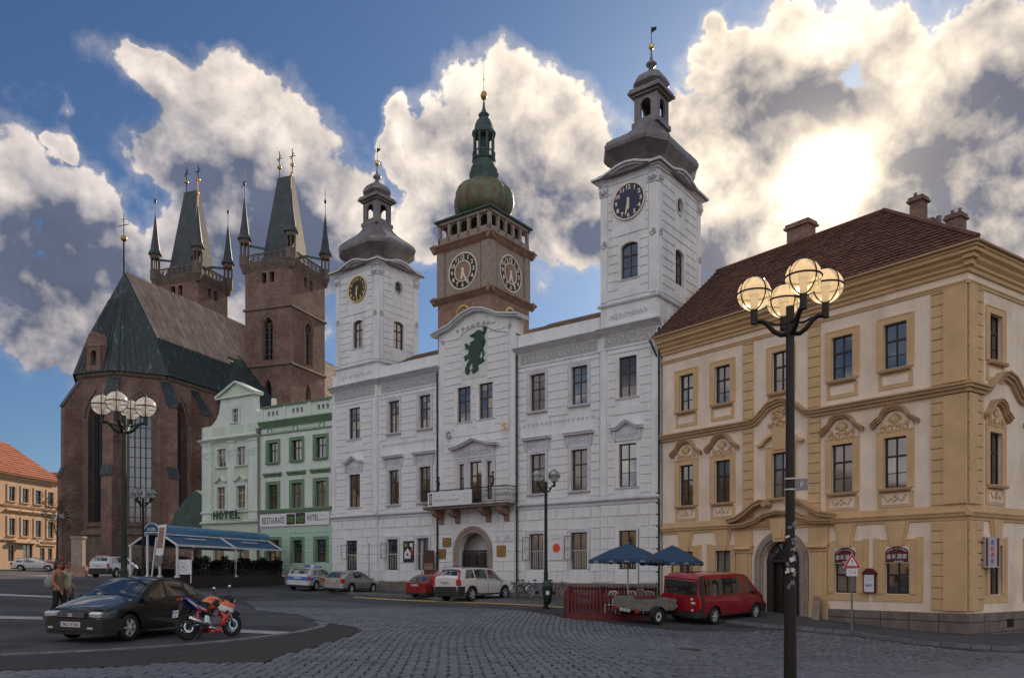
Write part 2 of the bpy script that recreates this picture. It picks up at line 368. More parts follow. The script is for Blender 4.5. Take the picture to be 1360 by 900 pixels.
# ------------------------------------------------------------------ facade frames: points of the place found from bearings
class Facade:
    def __init__(s, a, b=None, d=None, L=None):
        s.a = a
        if b: s.L = hypot(b[0]-a[0], b[1]-a[1]); s.d = ((b[0]-a[0])/s.L, (b[1]-a[1])/s.L)
        else: s.d = d; s.L = L
        s.n = (-s.d[1], s.d[0]); s.rot = atan2(s.d[1], s.d[0])
    def at(s, x, y=0): return (s.a[0]+s.d[0]*x+s.n[0]*y, s.a[1]+s.d[1]*x+s.n[1]*y)
    def s_(s, u, off=0):
        k = (u-680)/1058; ax, ay = s.a[0]+s.n[0]*off, s.a[1]+s.n[1]*off
        return (k*ay-ax)/(s.d[0]-k*s.d[1])
    def z_(s, u, v, off=0):
        t = s.s_(u, off); Y = s.a[1]+s.n[1]*off+s.d[1]*t; return EYE+(760-v)/1058*Y
def gp(u, Y): return ((u-680)/1058*Y, Y)
TH = Facade(gp(443,55.5), gp(879,40.05)); HO = Facade(gp(268,62.6), gp(443,55.5)); YE = Facade(gp(880,40), gp(1285,28.7))
YR = Facade(gp(1285,28.7), d=(.829,.559), L=16)

# ------------------------------------------------------------------ terrain heights
CP = [(0,0,0),(-10,2,0),(10,2,-.35),(-25,10,.1),(25,5,-.7),(gp(155,17.7)+(.05,)),(gp(270,18.6)+(.03,)),(gp(60,22)+(.2,)),(gp(1050,12)+(-.15,)),(gp(630,42.8)+(.10,)),(gp(950,31)+(-.5,)),
 (gp(1285,28.7)+(-.75,)),(gp(1010,35.5)+(-.12,)),(gp(880,40)+(.12,)),(gp(746,43.7)+(.2,)),(gp(444,55.4)+(.4,)),(gp(722,34)+(.12,)),(gp(415,51)+(.5,)),(gp(300,60)+(1.15,)),(gp(200,56)+(1.15,)),
 (gp(140,67)+(1.15,)),(gp(30,95)+(1.9,)),(gp(85,88)+(1.75,)),(-60,110,2.0),(0,20,-.08),(gp(1100,20)+(-.65,)),(gp(1290,24)+(-.8,)),(8,15,-.4),(20,38,-.7),(30,50,-.3),(40,25,-1.2),(0,75,1.0),(30,90,.6),
 (-60,50,1.3),(-40,30,.8),(60,110,.8),(0,120,1.5),(-60,0,.3),(60,0,-1.2),(0,-40,0),(gp(400,30)+(.05,)),(gp(100,40)+(.62,)),(gp(500,40)+(.12,)),(gp(850,27)+(-.42,)),(gp(700,28)+(-.1,)),(gp(1130,24)+(-.68,))]
CPa = np.array([c for c in CP], float)
def tps(r2): return np.where(r2 > 1e-9, r2*np.log(np.maximum(r2, 1e-9)), 0)
_n = len(CPa); _K = np.zeros((_n+3,_n+3)); _d = ((CPa[:,None,:2]-CPa[None,:,:2])**2).sum(-1); _K[:_n,:_n] = tps(_d)+np.eye(_n)*40
_K[:_n,_n] = 1; _K[:_n,_n+1:] = CPa[:,:2]; _K[_n,:_n] = 1; _K[_n+1:,:_n] = CPa[:,:2].T
_w = np.linalg.solve(_K, np.concatenate([CPa[:,2],[0,0,0]]))
GX0, GY0, GS, GNX, GNY = -70.0, -20.0, .5, 260, 300
_gx = GX0+GS*np.arange(GNX+1); _gy = GY0+GS*np.arange(GNY+1); _X, _Y = np.meshgrid(_gx, _gy, indexing='ij')
_Z = np.full(_X.shape, _w[_n])+_w[_n+1]*_X+_w[_n+2]*_Y
for i in range(_n): _Z += _w[i]*tps((_X-CPa[i,0])**2+(_Y-CPa[i,1])**2)
_Z = np.clip(_Z, -1.6, 2.2)
def gz(x, y):
    fx = min(max((x-GX0)/GS, 0), GNX-1e-6); fy = min(max((y-GY0)/GS, 0), GNY-1e-6); i, j = int(fx), int(fy); a, b = fx-i, fy-j
    if a+b <= 1: return float(_Z[i,j]+a*(_Z[i+1,j]-_Z[i,j])+b*(_Z[i,j+1]-_Z[i,j]))
    return float(_Z[i+1,j+1]+(1-a)*(_Z[i,j+1]-_Z[i+1,j+1])+(1-b)*(_Z[i+1,j]-_Z[i+1,j+1]))
def ground_at(u, v):                                   # where the sight line of a bearing meets the ground
    dx, dz = (u-680)/1058, (760-v)/1058; Y = 5.0; last = Y
    while Y < 140:
        if EYE+dz*Y <= gz(dx*Y, Y):
            lo, hi = last, Y
            for _ in range(20):
                m = (lo+hi)/2
                if EYE+dz*m <= gz(dx*m, m): hi = m
                else: lo = m
            return (dx*hi, hi)
        last = Y; Y += .25
    return (dx*140, 140)
g = MB()
for i in range(GNX+1):
    for j in range(GNY+1): g.v.append((_gx[i], _gy[j], _Z[i,j]))
idx = lambda i, j: i*(GNY+1)+j
for i in range(GNX):
    for j in range(GNY):
        g.f.append((idx(i,j), idx(i+1,j), idx(i,j+1))); g.f.append((idx(i+1,j), idx(i+1,j+1), idx(i,j+1)))
# skirt out to the horizon
def ring():
    out = [(i,0) for i in range(GNX)]+[(GNX,j) for j in range(GNY)]+[(i,GNY) for i in range(GNX,0,-1)]+[(0,j) for j in range(GNY,0,-1)]
    return out
R_ = ring(); cxm, cym = GX0+GS*GNX/2, GY0+GS*GNY/2; o = len(g.v)
for (i,j) in R_:
    x, y = _gx[i], _gy[j]; k = 2500/max(abs(x-cxm), abs(y-cym)); g.v.append((cxm+(x-cxm)*k, cym+(y-cym)*k, float(_Z[i,j])*.3+.3))
for k in range(len(R_)):
    k2 = (k+1)%len(R_); g.f.append((idx(*R_[k]), idx(*R_[k2]), o+k2, o+k))
g.mi = [0]*len(g.f)
ground = struct(g.build('road', 'asphalt', smooth=True, fix=False))
# ================================================================== building kit
def wall(mb, x0, x1, z0, z1, ops, y=0.0, depth=.22):
    xs = sorted({x0, x1, *[v for o in ops for v in o[:2] if x0 < v < x1]}); zs = sorted({z0, z1, *[v for o in ops for v in o[2:4] if z0 < v < z1]})
    for i in range(len(xs)-1):
        for j in range(len(zs)-1):
            cx_, cz_ = (xs[i]+xs[i+1])/2, (zs[j]+zs[j+1])/2
            if any(o[0] < cx_ < o[1] and o[2] < cz_ < o[3] for o in ops): continue
            mb.add([(xs[i],y,zs[j]),(xs[i+1],y,zs[j]),(xs[i+1],y,zs[j+1]),(xs[i],y,zs[j+1])], [(0,1,2,3)])
    for o in ops:
        a, b, c, d = o[:4]; Y = y+depth
        mb.add([(a,y,c),(a,Y,c),(a,Y,d),(a,y,d)], [(0,1,2,3)]); mb.add([(b,y,c),(b,Y,c),(b,Y,d),(b,y,d)], [(3,2,1,0)])
        mb.add([(a,y,c),(b,y,c),(b,Y,c),(a,Y,c)], [(0,1,2,3)]); mb.add([(a,y,d),(b,y,d),(b,Y,d),(a,Y,d)], [(3,2,1,0)])
    return mb
def arch_pts(cx_, zs, r, n=12, k=1.0, a0=0, a1=pi): return [(cx_+r*cos(a0+(a1-a0)*i/n), zs+r*k*sin(a0+(a1-a0)*i/n)) for i in range(n+1)]
def arch_fill(mb, x0, x1, zs, ztop, y0, y1, n=12, pointed=False):   # masonry between an arch and the top of its square opening
    cx_, r = (x0+x1)/2, (x1-x0)/2
    if pointed:
        R = 2*r*.95; pts = [(x1-R+R*cos(t), zs+R*sin(t)) for t in [i*math.acos((R-r)/R)/n for i in range(n+1)]]
        k = (ztop-zs)/pts[-1][1:][0] if 0 else (ztop-zs)/(pts[-1][1]-zs); pts = [(a, zs+(b-zs)*k) for a, b in pts]
    else:
        k = (ztop-zs)/r; pts = [(cx_+r*cos(t), zs+k*r*sin(t)) for t in [i*pi/2/n for i in range(n+1)]]
    for i in range(n):
        (xa, za), (xb, zb) = pts[i], pts[i+1]
        for sgn in (1, -1):
            A = cx_+sgn*(xa-cx_); Bx = cx_+sgn*(xb-cx_)
            mb.add([(A,y0,za),(A,y0,ztop),(Bx,y0,ztop),(Bx,y0,zb),(A,y1,za),(Bx,y1,zb)], [(0,1,2,3) if sgn < 0 else (3,2,1,0),(0,3,5,4)])
    return mb
CACHE = {}
def cached(key, fn):
    if key not in CACHE: CACHE[key] = fn()
    return CACHE[key]
def window(B, x0, x1, z0, z1, fm='dark_wood', y=.13, rows=(0,.36,.68,1), cols=2, border=.055, bar=.045, transom=None, sill=None, surround=None, sur_w=.14, sur_y=.05,
           open_leaf=False, arch=False, glass='window_glass', name='window', label=None, pane_name='pane'):
    w, h = round(x1-x0,3), round(z1-z0,3)
    if glass == 'window_glass': glass = 'window_glass' if (z0 > 9 and random.random() < .8) else random.choice(['window_glass','window_glass','window_glass_curtained','window_glass_dim'])
    def fr():
        m = MB(); m.box(0,border,0,.07,0,h); m.box(w-border,w,0,.07,0,h); m.box(border,w-border,0,.07,0,border); m.box(border,w-border,0,.07,h-border,h)
        for i in range(1, cols): m.box(w*i/cols-bar/2, w*i/cols+bar/2, -.005, .065, border, h-border)
        for k, r in enumerate(rows[1:-1]):
            t = .075 if (transom == k) else bar*.6
            for c in range(cols):
                xa = border if c == 0 else w*c/cols+bar/2; xb = w-border if c == cols-1 else w*(c+1)/cols-bar/2
                m.box(xa, xb, -.008 if transom == k else .008, .06, h*r-t/2, h*r+t/2)
        if arch: arch_fill(m, border*.3, w-border*.3, h-w*.22, h-border*.5, -.002, .07, 8)
        me = m.mesh('frame', fm); return me
    o = inst(name, cached(('fr',w,h,fm,rows,cols,border,bar,transom,arch), fr), B, (x0, y, z0))
    if label: o['label'] = label
    for c in range(cols):
        xa = border if c == 0 else w*c/cols+bar/2; xb = w-border if c == cols-1 else w*(c+1)/cols-bar/2
        for r in range(len(rows)-1):
            za = border if r == 0 else h*rows[r]+bar*.3; zb = h-border if r == len(rows)-2 else h*rows[r+1]-bar*.3
            pw, ph = round(xb-xa,3), round(zb-za,3)
            def pn(): return MB().box(0,pw,0,.012,0,ph).mesh('pane', glass)
            p = inst(pane_name, cached(('pn',pw,ph,glass), pn), o, (xa, .035, za), (random.uniform(-.006,.006),0,random.uniform(-.008,.008)))
    if sill:
        sy, sh, sm = sill
        m = MB(); m.poly_yz([(y,-sh),(-sy,-sh),(-sy-.03,-sh*.4),(-sy-.03,0),(y,.02)], -.16, w+.16); m.xf(Matrix.Translation((0,-y,0)))
        m.build('sill', sm, o)
    if surround:
        def su():
            m = MB(); q = sur_w; m.box(-q,0,-sur_y-y,-y-.002,-.0,h+q); m.box(w,w+q,-sur_y-y,-y-.002,0,h+q); m.box(0,w,-sur_y-y,-y-.002,h,h+q)
            m.box(-q*1.0-.03,-q+.02,-sur_y-y-.02,-y-.002,0,h+q+.03); m.box(w+q-.02,w+q+.03,-sur_y-y-.02,-y-.002,0,h+q+.03); m.box(-q+.02,w+q-.02,-sur_y-y-.02,-y-.002,h+q-.02,h+q+.03)
            return m.mesh('surround', surround)
        inst('surround', cached(('su',w,h,surround,sur_w,sur_y,y), su), o)
    return o
def glazing_void(B, ops, depth=1.2, name='interior'):
    m = MB()
    for (a,b,c,d) in ops: m.box(a-.4,b+.4,.30,.32,c-.4,d+.4)
    return m
def courses(B, x0, x1, z0, z1, h, ops, m_, name='plaster_band', proud=.035, gap=.035, block=None, y=0, first=0, dark=None):
    """horizontal rusticated bands (or blocks) with recessed joints, each one a part"""
    z = z0; k = first
    while z < z1-.08:
        zt = min(z+h, z1); iv = [(x0, x1)]
        for (a,b,c,d) in ops:
            if c < zt-.02 and d > z+.02:
                niv = []
                for (p,q) in iv:
                    if b <= p or a >= q: niv.append((p,q)); continue
                    if a > p: niv.append((p,a))
                    if b < q: niv.append((b,q))
                iv = niv
        for (p,q) in iv:
            if q-p < .12: continue
            cuts = [p]
            if block:
                n = max(1, round((q-p)/block)); off = (k % 2)*.5
                inner = [p+(q-p)*(i+off)/n for i in range(n+1)]
                cuts += [c_ for c_ in inner if p+.22 < c_ < q-.22]
            cuts.append(q)
            for a, b in zip(cuts, cuts[1:]):
                key = ('blk', round(b-a,2), round(zt-z,2), round(proud,3), m_)
                w_, h_ = b-a-gap, zt-z-gap
                me = cached(key, lambda: MB().block(-w_/2, w_/2, -h_/2, h_/2, 0, -proud, .014).mesh(name, m_))
                inst(name, me, B, ((a+b)/2, y, (z+zt)/2))
        z = zt; k += 1
def moulding(B, x0, x1, prof, m_, name='cornice', ends=True):
    return MB().poly_yz(prof, x0, x1).build(name, m_, B)
def corn(y0, z0, out, h, steps=4):                     # stepped cornice profile (y outwards is negative), z0 bottom
    pts = [(y0, z0)]
    for i in range(steps):
        a = (i+1)/steps; pts.append((y0-out*(a**1.3)+.02, z0+h*(i+.15)/steps)); pts.append((y0-out*(a**1.3), z0+h*(i+.75)/steps))
    pts.append((y0-out, z0+h)); pts.append((y0, z0+h+.05)); return pts
def scrolls(mb, x0, x1, z0, z1, y, n, seed=1, r=.018):  # raised stucco scrollwork
    rr = random.Random(seed); W_, H_ = x1-x0, z1-z0; step = W_/n
    for i in range(n):
        cx_ = x0+step*(i+.5); cz_ = (z0+z1)/2; R = min(step*.62, H_*.42); s = 1 if i % 2 else -1
        pts = [(cx_+R*(1-t)*cos(s*t*9+.5)+step*.3*(t-.5), y, cz_+R*(1-t*.85)*sin(s*t*9+.5)) for t in [k/11 for k in range(12)]]
        mb.tube(pts, r, 4, caps=False)
        for q in range(3):
            a = rr.uniform(0, 6.3); mb.sphere((cx_+R*.95*cos(a), y, cz_+R*.95*sin(a)), r*1.9, 5, 3, (1,.7,1.3))
    return mb
CH8 = [(1,-.62),(1,.62),(.62,1),(-.62,1),(-1,.62),(-1,-.62),(-.62,-1),(.62,-1)]
SQ4 = [(1,-1),(1,1),(-1,1),(-1,-1)]
def downpipe(B, x, z0, z1, m_='green_iron', y=-.10):
    m = MB(); m.tube([(x,y,z0),(x,y,z1)], .055, 8)
    for k in range(int((z1-z0)/2.2)+1): m.tube([(x,y,z0+.3+k*2.2),(x,y,z0+.36+k*2.2)], .075, 8)
    return m.build('downpipe', m_, B)
def clock(B, cx_, cz_, r, face_m, num_m, y, hh, mm, parent_xf=None, ring2=False, name='clock'):
    m = MB(); m.disc_y(cx_*0, 0, r, -.04, 0, 32)
    o = m.build(name, face_m, B, (cx_, y, cz_))
    MB().disc_y(0,0,r*1.03,-.06,-.0405,32,r*.955).build('rim', num_m, o)
    if ring2: MB().disc_y(0,0,r*.60,-.055,-.0405,24,r*.54).build('inner_ring', num_m, o)
    for k in range(1, 13):
        a = pi/2-k*pi/6; rr_ = r*.77
        text(str(k), 'numeral', o, (rr_*cos(a), -.042, rr_*sin(a)), r*.25, num_m, None, .015, .03)
    for ang, L, w_ in ((hh*pi/6, r*.5, .075), (mm*pi/30, r*.8, .055)):
        h = MB(); h.poly_xz([(-w_*r,-r*.18),(w_*r,-r*.18),(w_*r*.9,L*.8),(0,L),(-w_*r*.9,L*.8)], -.075, -.062)
        h.build('clock_hand', num_m, o, (0,-.01 if L > r*.6 else 0,0), (0, ang, 0))
    return o

# ================================================================== TOWN HALL
th = thing('town_hall', 'white rusticated town hall with two clock towers, green lion gable and balcony', 'town hall', (*TH.a, 0), TH.rot)
FM = 'white_plaster'
bays = [(0,4.55,-.12),(4.55,10.12,0),(10.12,16.1,-.14),(16.1,21.72,0),(21.72,25.22,-.12)]
colx = {0:[(1.75,2.86)],1:[(5.52,6.52),(8.29,9.31)],2:[],3:[(17.03,18.08),(19.81,20.86)],4:[(22.84,23.88)]}
ZT, ZF, ZG = (10.66,12.76), (6.03,8.26), (1.78,3.78)
wins = []          # (x0,x1,z0,z1,bay,row)
for b, cs in colx.items():
    for (a, c) in cs:
        wins += [(a,c,*ZT,b,2),(a,c,*ZF,b,1)]
        gx = {1.75:(1.45,2.55),5.52:(5.37,6.38),8.29:(8.10,9.13),17.03:(16.97,17.97),19.81:(19.78,20.84),22.84:(22.83,23.86)}[a]
        wins.append((*gx,*ZG,b,0))
wins += [(11.63,12.69,*ZT,2,2),(13.35,14.40,*ZT,2,2),(11.76,12.2,5.9,8.15,2,1),(12.6,13.56,5.75,8.2,2,1),(13.92,14.34,5.9,8.15,2,1)]
DOOR = (11.75,14.02,-.5,4.0)
wallm = MB(); voidm = MB()
for i, (a, c, yy) in enumerate(bays):
    ops = [w[:4] for w in wins if w[4] == i]
    if i == 2: ops = ops+[DOOR]
    wall(wallm, a, c, -1.5, 14.2 if i != 2 else 15.3, ops, yy, .30)
    for e, o_ in ((a,-1),(c,1)):
        wallm.add([(e,yy,-1.5),(e,.3,-1.5),(e,.3,15.2),(e,yy,15.2)], [(0,1,2,3)])
    for (p,q,r_,t) in ops: voidm.box(p-.3,q+.3,.9,.95,r_-.3,t+.3) if (p,q,r_,t) != DOOR else None
arch_fill(wallm, DOOR[0], DOOR[1], 2.87, 4.0, -.14, .3, 12)
wallm.box(0,25.2,1.0,9.0,-1.5,15.0)
wallm.build('wall', FM, th)
voidm.build('dark_interior', 'void', th)
# windows
for (a,b,c,d,bay,row) in wins:
    yy = bays[bay][2]
    if row == 2: fm, rows, tr = 'brown_wood', (0,.3,.6,.8,1), 1
    elif row == 1: fm, rows, tr = 'brown_wood', (0,.33,.64,1), 1
    else: fm, rows, tr = 'dark_wood', (0,.52,1), 0
    if (a,b) in ((11.76,12.2),(13.92,14.34)): o = window(th,a,b,c,d,fm,yy+.14,(0,.62,1),1,transom=0)
    elif (a,b) == (12.6,13.56): o = window(th,a,b,c,d,fm,yy+.14,(0,.33,.66,1),2,transom=1)
    else: o = window(th,a,b,c,d,fm,yy+.14,rows,2,transom=tr,sill=(.16-0,.10,'white_trim') if row else None,surround='white_trim' if row < 2 else 'white_trim',sur_w=.13 if row else .16,sur_y=.045)
    if row == 0:  # iron grille bars
        g_ = MB()
        for k in range(1,6): g_.box(.04+k*(b-a-.08)/6-.012,.04+k*(b-a-.08)/6+.012,-.03,-.01,.1,(d-c)*.52)
        g_.box(.05,b-a-.05,-.035,-.012,(d-c)*.5,(d-c)*.53); g_.build('grille','pale_wood',o)
# rusticated bands and ground floor blocks
for i, (a, c, yy) in enumerate(bays):
    # bay edge lesenes
    for (p,q) in ((a+.02,a+.40),(c-.40,c-.02)):
        if i in (0,2,4): MB().block(p,q,5.62,13.3 if i != 2 else 15.4,yy,yy-.05,.015).build('lesene','white_plaster',th)
    ia, ic = (a+.45,c-.45) if i in (0,2,4) else (a+.05,c-.05)
    mg = .17
    ops = [(w[0]-mg,w[1]+mg,w[2]-.12,w[3]+mg) for w in wins if w[4] == i and w[5] > 0]
    if i == 2: ops = [o_ for o_ in ops if o_[3] > 9] + [(11.45,14.65,5.4,9.0),(12.0,14.0,13.15,16.0)]
    else:
        ops += [(w[0]-.38,w[1]+.38,8.4,9.35) for w in wins if w[4] == i and w[5] == 1]
        ops += [(a+.3,c-.3,9.72,10.12)] if i in (1,3) else []
    courses(th, ia, ic, 5.66, 13.25 if i != 2 else 16.2, .456, ops, 'white_plaster', 'plaster_band', .05, .065, None, yy)
    opg = [(w[0]-.2,w[1]+.2,w[2]-.2,w[3]+.2) for w in wins if w[4] == i and w[5] == 0]
    if i == 2: opg += [(11.35,14.42,-1,4.45)]
    courses(th, a+.03, c-.03, 1.06, 5.1, .577, opg, 'white_plaster', 'plaster_block', .055, .06, 1.15, yy, i)
    # plinth of stone slabs
    x = a
    while x < c-.05:
        x2 = min(x+1.35, c)
        if not (i == 2 and x2 > 11.3 and x < 14.45): MB().block(x+.006,x2-.006,-1.2,1.04,yy,yy-.09,.02).build('plinth_slab','plinth_stone',th)
        x = x2
    moulding(th, a-.06, c+.06 if i < 4 else c, [(yy,5.14),(yy-.06,5.16),(yy-.07,5.30),(yy-.16,5.36),(yy-.20,5.40),(yy-.20,5.47),(yy-.09,5.52),(yy,5.60)], 'white_trim', 'string_course')
    if i != 2:
        moulding(th, a-.1, c+.1, corn(yy, 14.02, .42, .34, 4), 'white_trim', 'cornice')
        moulding(th, a, c, [(yy,13.22),(yy-.06,13.24),(yy-.06,13.32),(yy,13.34)], 'white_trim', 'frieze_moulding')
        f_ = MB().box(a+.25,c-.25,yy-.012,yy,13.38,13.98); f_.build('frieze','stucco_relief',th)
        s_ = scrolls(MB(), a+.3, c-.3, 13.40, 13.96, yy-.02, int((c-a)/.33), i, .022); s_.build('frieze_scrollwork','white_trim',th)
        MB().box(a+.02,c-.02,yy+.02,.5,14.42,15.15).build('parapet','white_plaster',th)
    if i in (1,3):
        s_ = scrolls(MB(), a+.4, c-.4, 9.8, 10.03, yy-.02, 16, i+9, .016); s_.build('ornament_strip','white_trim',th)
# hoods over the first floor windows
for w in wins:
    if w[5] == 1 and w[4] != 2:
        yy = bays[w[4]][2]; a, b = w[0]-.30, w[1]+.30; m = MB()
        m.box(a+.08,b-.08,yy-.05,yy,8.42,8.95); scrolls(m, a+.2, b-.2, 8.5, 8.86, yy-.06, 6, 3, .016)
        for e in (a+.02, b-.14): m.poly_yz([(yy,8.35),(yy-.10,8.5),(yy-.16,8.95),(yy,8.95)], e, e+.12)
        if w[4] in (0,4):
            pts = [(a-.14,8.98),(a+.22,8.98),((a+b)/2-.22,9.22),((a+b)/2,9.33),((a+b)/2+.22,9.22),(b-.22,8.98),(b+.14,8.98)]
        else: pts = [(a-.14,9.05),(b+.14,9.05)]
        m.band(pts, .10, yy-.26, yy); m.band([(p,z+.1) for p, z in pts], .06, yy-.32, yy)
        m.build('window_hood','white_trim',th)
# round-arched doorway
m = MB(); yy = -.14
for (r0, r1, pr) in ((1.14,1.32,.05),(1.32,1.50,.10)):
    cxd, zs = 12.885, 2.87
    A = [(cxd+r0*cos(t), zs+r0*sin(t)) for t in [pi*k/16 for k in range(17)]]; B_ = [(cxd+r1*cos(t), zs+r1*sin(t)) for t in [pi*k/16 for k in range(17)]]
    for k in range(16): m.poly_xz([A[k],B_[k],B_[k+1],A[k+1]], yy-pr, yy)
    for s in (-1,1): m.box(min(cxd+s*r0,cxd+s*r1),max(cxd+s*r0,cxd+s*r1),yy-pr,yy,-.6,zs)
m.build('door_arch','sandstone',th)
m = MB(); m.box(11.6,14.2,1.6,1.65,-.5,4.2); m.build('passage','void',th)
d_ = MB(); d_.box(11.75,12.83,.35,.42,0,2.8); d_.box(12.94,14.02,.35,.42,0,2.8); d_.box(11.75,14.02,.33,.44,2.82,2.95)
for x in (11.85,12.4,13.05,13.6):
    for z in (.3,1.2,2.0): d_.box(x,x+.34,.32,.35,z,z+.62)
d_.build('door','dark_wood',th)
# centre gable
m = MB(); yy = -.14
gp_ = [(10.12,15.3),(10.12,16.15),(11.3,16.45),(12.3,16.95),(13.1,17.1),(13.9,16.95),(14.9,16.45),(16.1,16.15),(16.1,15.3)]
m.poly_xz(gp_, yy, .6); m.build('gable','white_plaster',th)
m = MB(); pts = [(9.72,16.1),(11.2,16.42),(12.3,16.93),(13.1,17.08),(13.9,16.93),(15.0,16.42),(16.5,16.1)]
m.band(pts, .12, yy-.30, .6); m.band([(x,z+.12) for x,z in pts], .09, yy-.42, .62); m.build('gable_cornice','white_trim',th)
m = MB(); pts2 = [(10.6,15.35),(11.6,15.62),(12.5,16.12),(13.1,16.2),(13.7,16.12),(14.6,15.62),(15.6,15.35)]
m.band(pts2, .06, yy-.05, yy)
for k in range(14):
    t = k/13; x = 10.5+5.2*t; z = 15.75+.55*sin(pi*t); scrolls(m, x-.18, x+.18, z-.17, z+.17, yy-.02, 1, k, .026)
m.build('gable_ornament','stucco_relief',th)
# green lion relief
lion = [(9,5),(20,12),(22,6),(27,14),(34,10),(38,18),(52,18),(48,26),(56,32),(46,36),(50,46),(64,58),(72,70),(66,78),(72,84),(62,86),(58,96),(70,104),(66,114),(76,120),(84,112),(90,124),(82,128),(88,136),(78,140),
 (84,152),(88,168),(90,186),(84,200),(94,196),(98,210),(88,214),(92,222),(80,220),(76,230),(66,226),(58,236),(46,236),(42,228),(30,230),(24,222),(12,222),(16,212),(8,206),(18,202),(24,192),(20,182),(12,186),(4,176),(-4,182),(-10,172),(-6,160),(-16,166),(-26,160),(-30,170),(-38,166),(-36,176),(-48,176),(-50,166),(-42,158),(-50,150),(-40,146),(-36,152),(-28,142),(-16,138),(-20,124),(-26,112),(-36,116),(-44,108),(-54,112),(-56,100),(-46,96),(-54,86),(-42,84),(-34,92),(-22,92),(-12,88),(-22,76),(-34,64),(-40,50),(-48,42),(-44,30),(-52,24),(-40,22),(-44,12),(-34,14),(-30,4),(-24,14),(-14,10),(-18,20),(-10,26),(-16,36),(-18,48),(-6,62),(4,70),(12,60),(8,46),(14,34),(4,30),(0,22),(10,20)]
m = MB(); lk = 2.58/236
m2 = [((x-20)*lk*.93, z*lk) for x, z in lion]
bm = bmesh.new(); vv = [bm.verts.new((x, 0, z)) for x, z in m2]; f_ = bm.faces.new(vv); r_ = bmesh.ops.extrude_face_region(bm, geom=[f_]); bmesh.ops.translate(bm, verts=[q for q in r_['geom'] if isinstance(q, bmesh.types.BMVert)], vec=(0,-.07,0))
bmesh.ops.triangulate(bm, faces=bm.faces[:]); bmesh.ops.recalc_face_normals(bm, faces=bm.faces)
me = bpy.data.meshes.new('lion_relief'); bm.to_mesh(me); bm.free(); me.materials.append(MATS['lion_green']); li = inst('lion_relief', me, th, (13.02, -.17, 13.38))
MB().block(12.02,14.06,13.17,16.1,-.14,-.165,.01).build('lion_panel','mint_white',th)
m = MB(); m.tube([(.60,-.03,.75),(.74,-.03,1.1),(.62,-.03,1.45),(.82,-.03,1.8),(.70,-.03,2.15),(.86,-.03,2.5)], .07, 6)
for dx in (-.12,0,.12): m.tube([(.84,-.03,2.3),(.84+dx,-.03,2.68)], .05, 5)
m.tube([(.3,-.03,.9),(.5,-.03,.6),(.8,-.03,.72),(.62,-.03,.85)], .06, 6)
for k in range(5): m.sphere((-.25+.09*k,-.05,2.35-.05*(k%2)), .07, 6, 4)
m.build('lion_tail','lion_green',li)
# shields
for (x,z,mt,col) in ((11.0,9.95,'white_trim','clock_black'),(15.35,10.0,'cream_plaster','ochre_ledge')):
    s_ = MB().poly_xz([(-.28,.36),(.28,.36),(.28,-.05),(.18,-.28),(0,-.42),(-.18,-.28),(-.28,-.05)], -.05, 0).build('shield', mt, th, (x,-.18,z))
    text('G' if x < 12 else 'S', 'shield_charge', s_, (0,-.052,0), .42, col, .34, .02)
# pediment of the balcony door
m = MB(); m.box(11.5,14.6,-.19,-.14,8.26,8.42); m.box(11.55,14.55,-.22,-.14,8.42,9.0)
m.poly_xz([(11.55,9.0),(14.55,9.0),(13.1,9.38)], -.22, -.14)
pts = [(11.2,9.0),(11.9,9.05),(13.08,9.42),(14.25,9.05),(14.95,9.0)]; m.band(pts, .10, -.5, -.14); m.band([(x,z+.1) for x,z in pts], .06, -.58, -.14)
for x in (11.5,12.3,13.66,14.44): m.box(x,x+.2,-.2,-.14,5.7,8.26)
scrolls(m, 11.8, 14.3, 8.48, 9.0, -.24, 9, 5, .024); m.build('door_pediment','white_trim',th)
# balcony
x0b, x1b = 9.75, 16.15
bal = MB().box(x0b,x1b,-1.15,-.10,5.40,5.52).box(x0b-.05,x1b+.05,-1.2,-.10,5.52,5.57).build('balcony','plinth_stone',th)
for x in (10.25,11.6,14.0,15.35):
    MB().poly_yz([(-.14,4.55),(-.3,4.6),(-.35,4.9),(-.8,5.0),(-1.0,5.2),(-1.05,5.4),(-.14,5.4)], x, x+.34).build('bracket','old_stone',bal)
r_ = MB()
for (pa, pb) in (((x0b,-1.12),(x1b,-1.12)),((x0b,-1.12),(x0b,-.14)),((x1b,-1.12),(x1b,-.14))):
    r_.tube([(*pa,6.52),(*pb,6.52)], .028, 6); r_.tube([(*pa,5.68),(*pb,5.68)], .02, 6); r_.tube([(*pa,6.32),(*pb,6.32)], .014, 5)
    L_ = hypot(pb[0]-pa[0], pb[1]-pa[1]); n = int(L_/.11)
    for k in range(n+1):
        t = k/n; x, y = pa[0]+(pb[0]-pa[0])*t, pa[1]+(pb[1]-pa[1])*t; bulge = .10
        r_.tube([(x,y,5.68),(x,y-bulge*.6 if pa[1]==pb[1] else y,5.85),(x,y,6.2),(x,y,6.52)], .010, 4, caps=False)
    for k in range(n//2):
        t = (k+.5)/(n//2); x, y = pa[0]+(pb[0]-pa[0])*t, pa[1]+(pb[1]-pa[1])*t
        r_.tube([(x+.07*cos(q),y,6.05+.10*sin(q)) for q in [i*pi/3 for i in range(7)]] if pa[1]==pb[1] else [(x,y+.07*cos(q),6.05+.10*sin(q)) for q in [i*pi/3 for i in range(7)]], .012, 4, caps=False)
r_.build('railing','black_iron',bal)
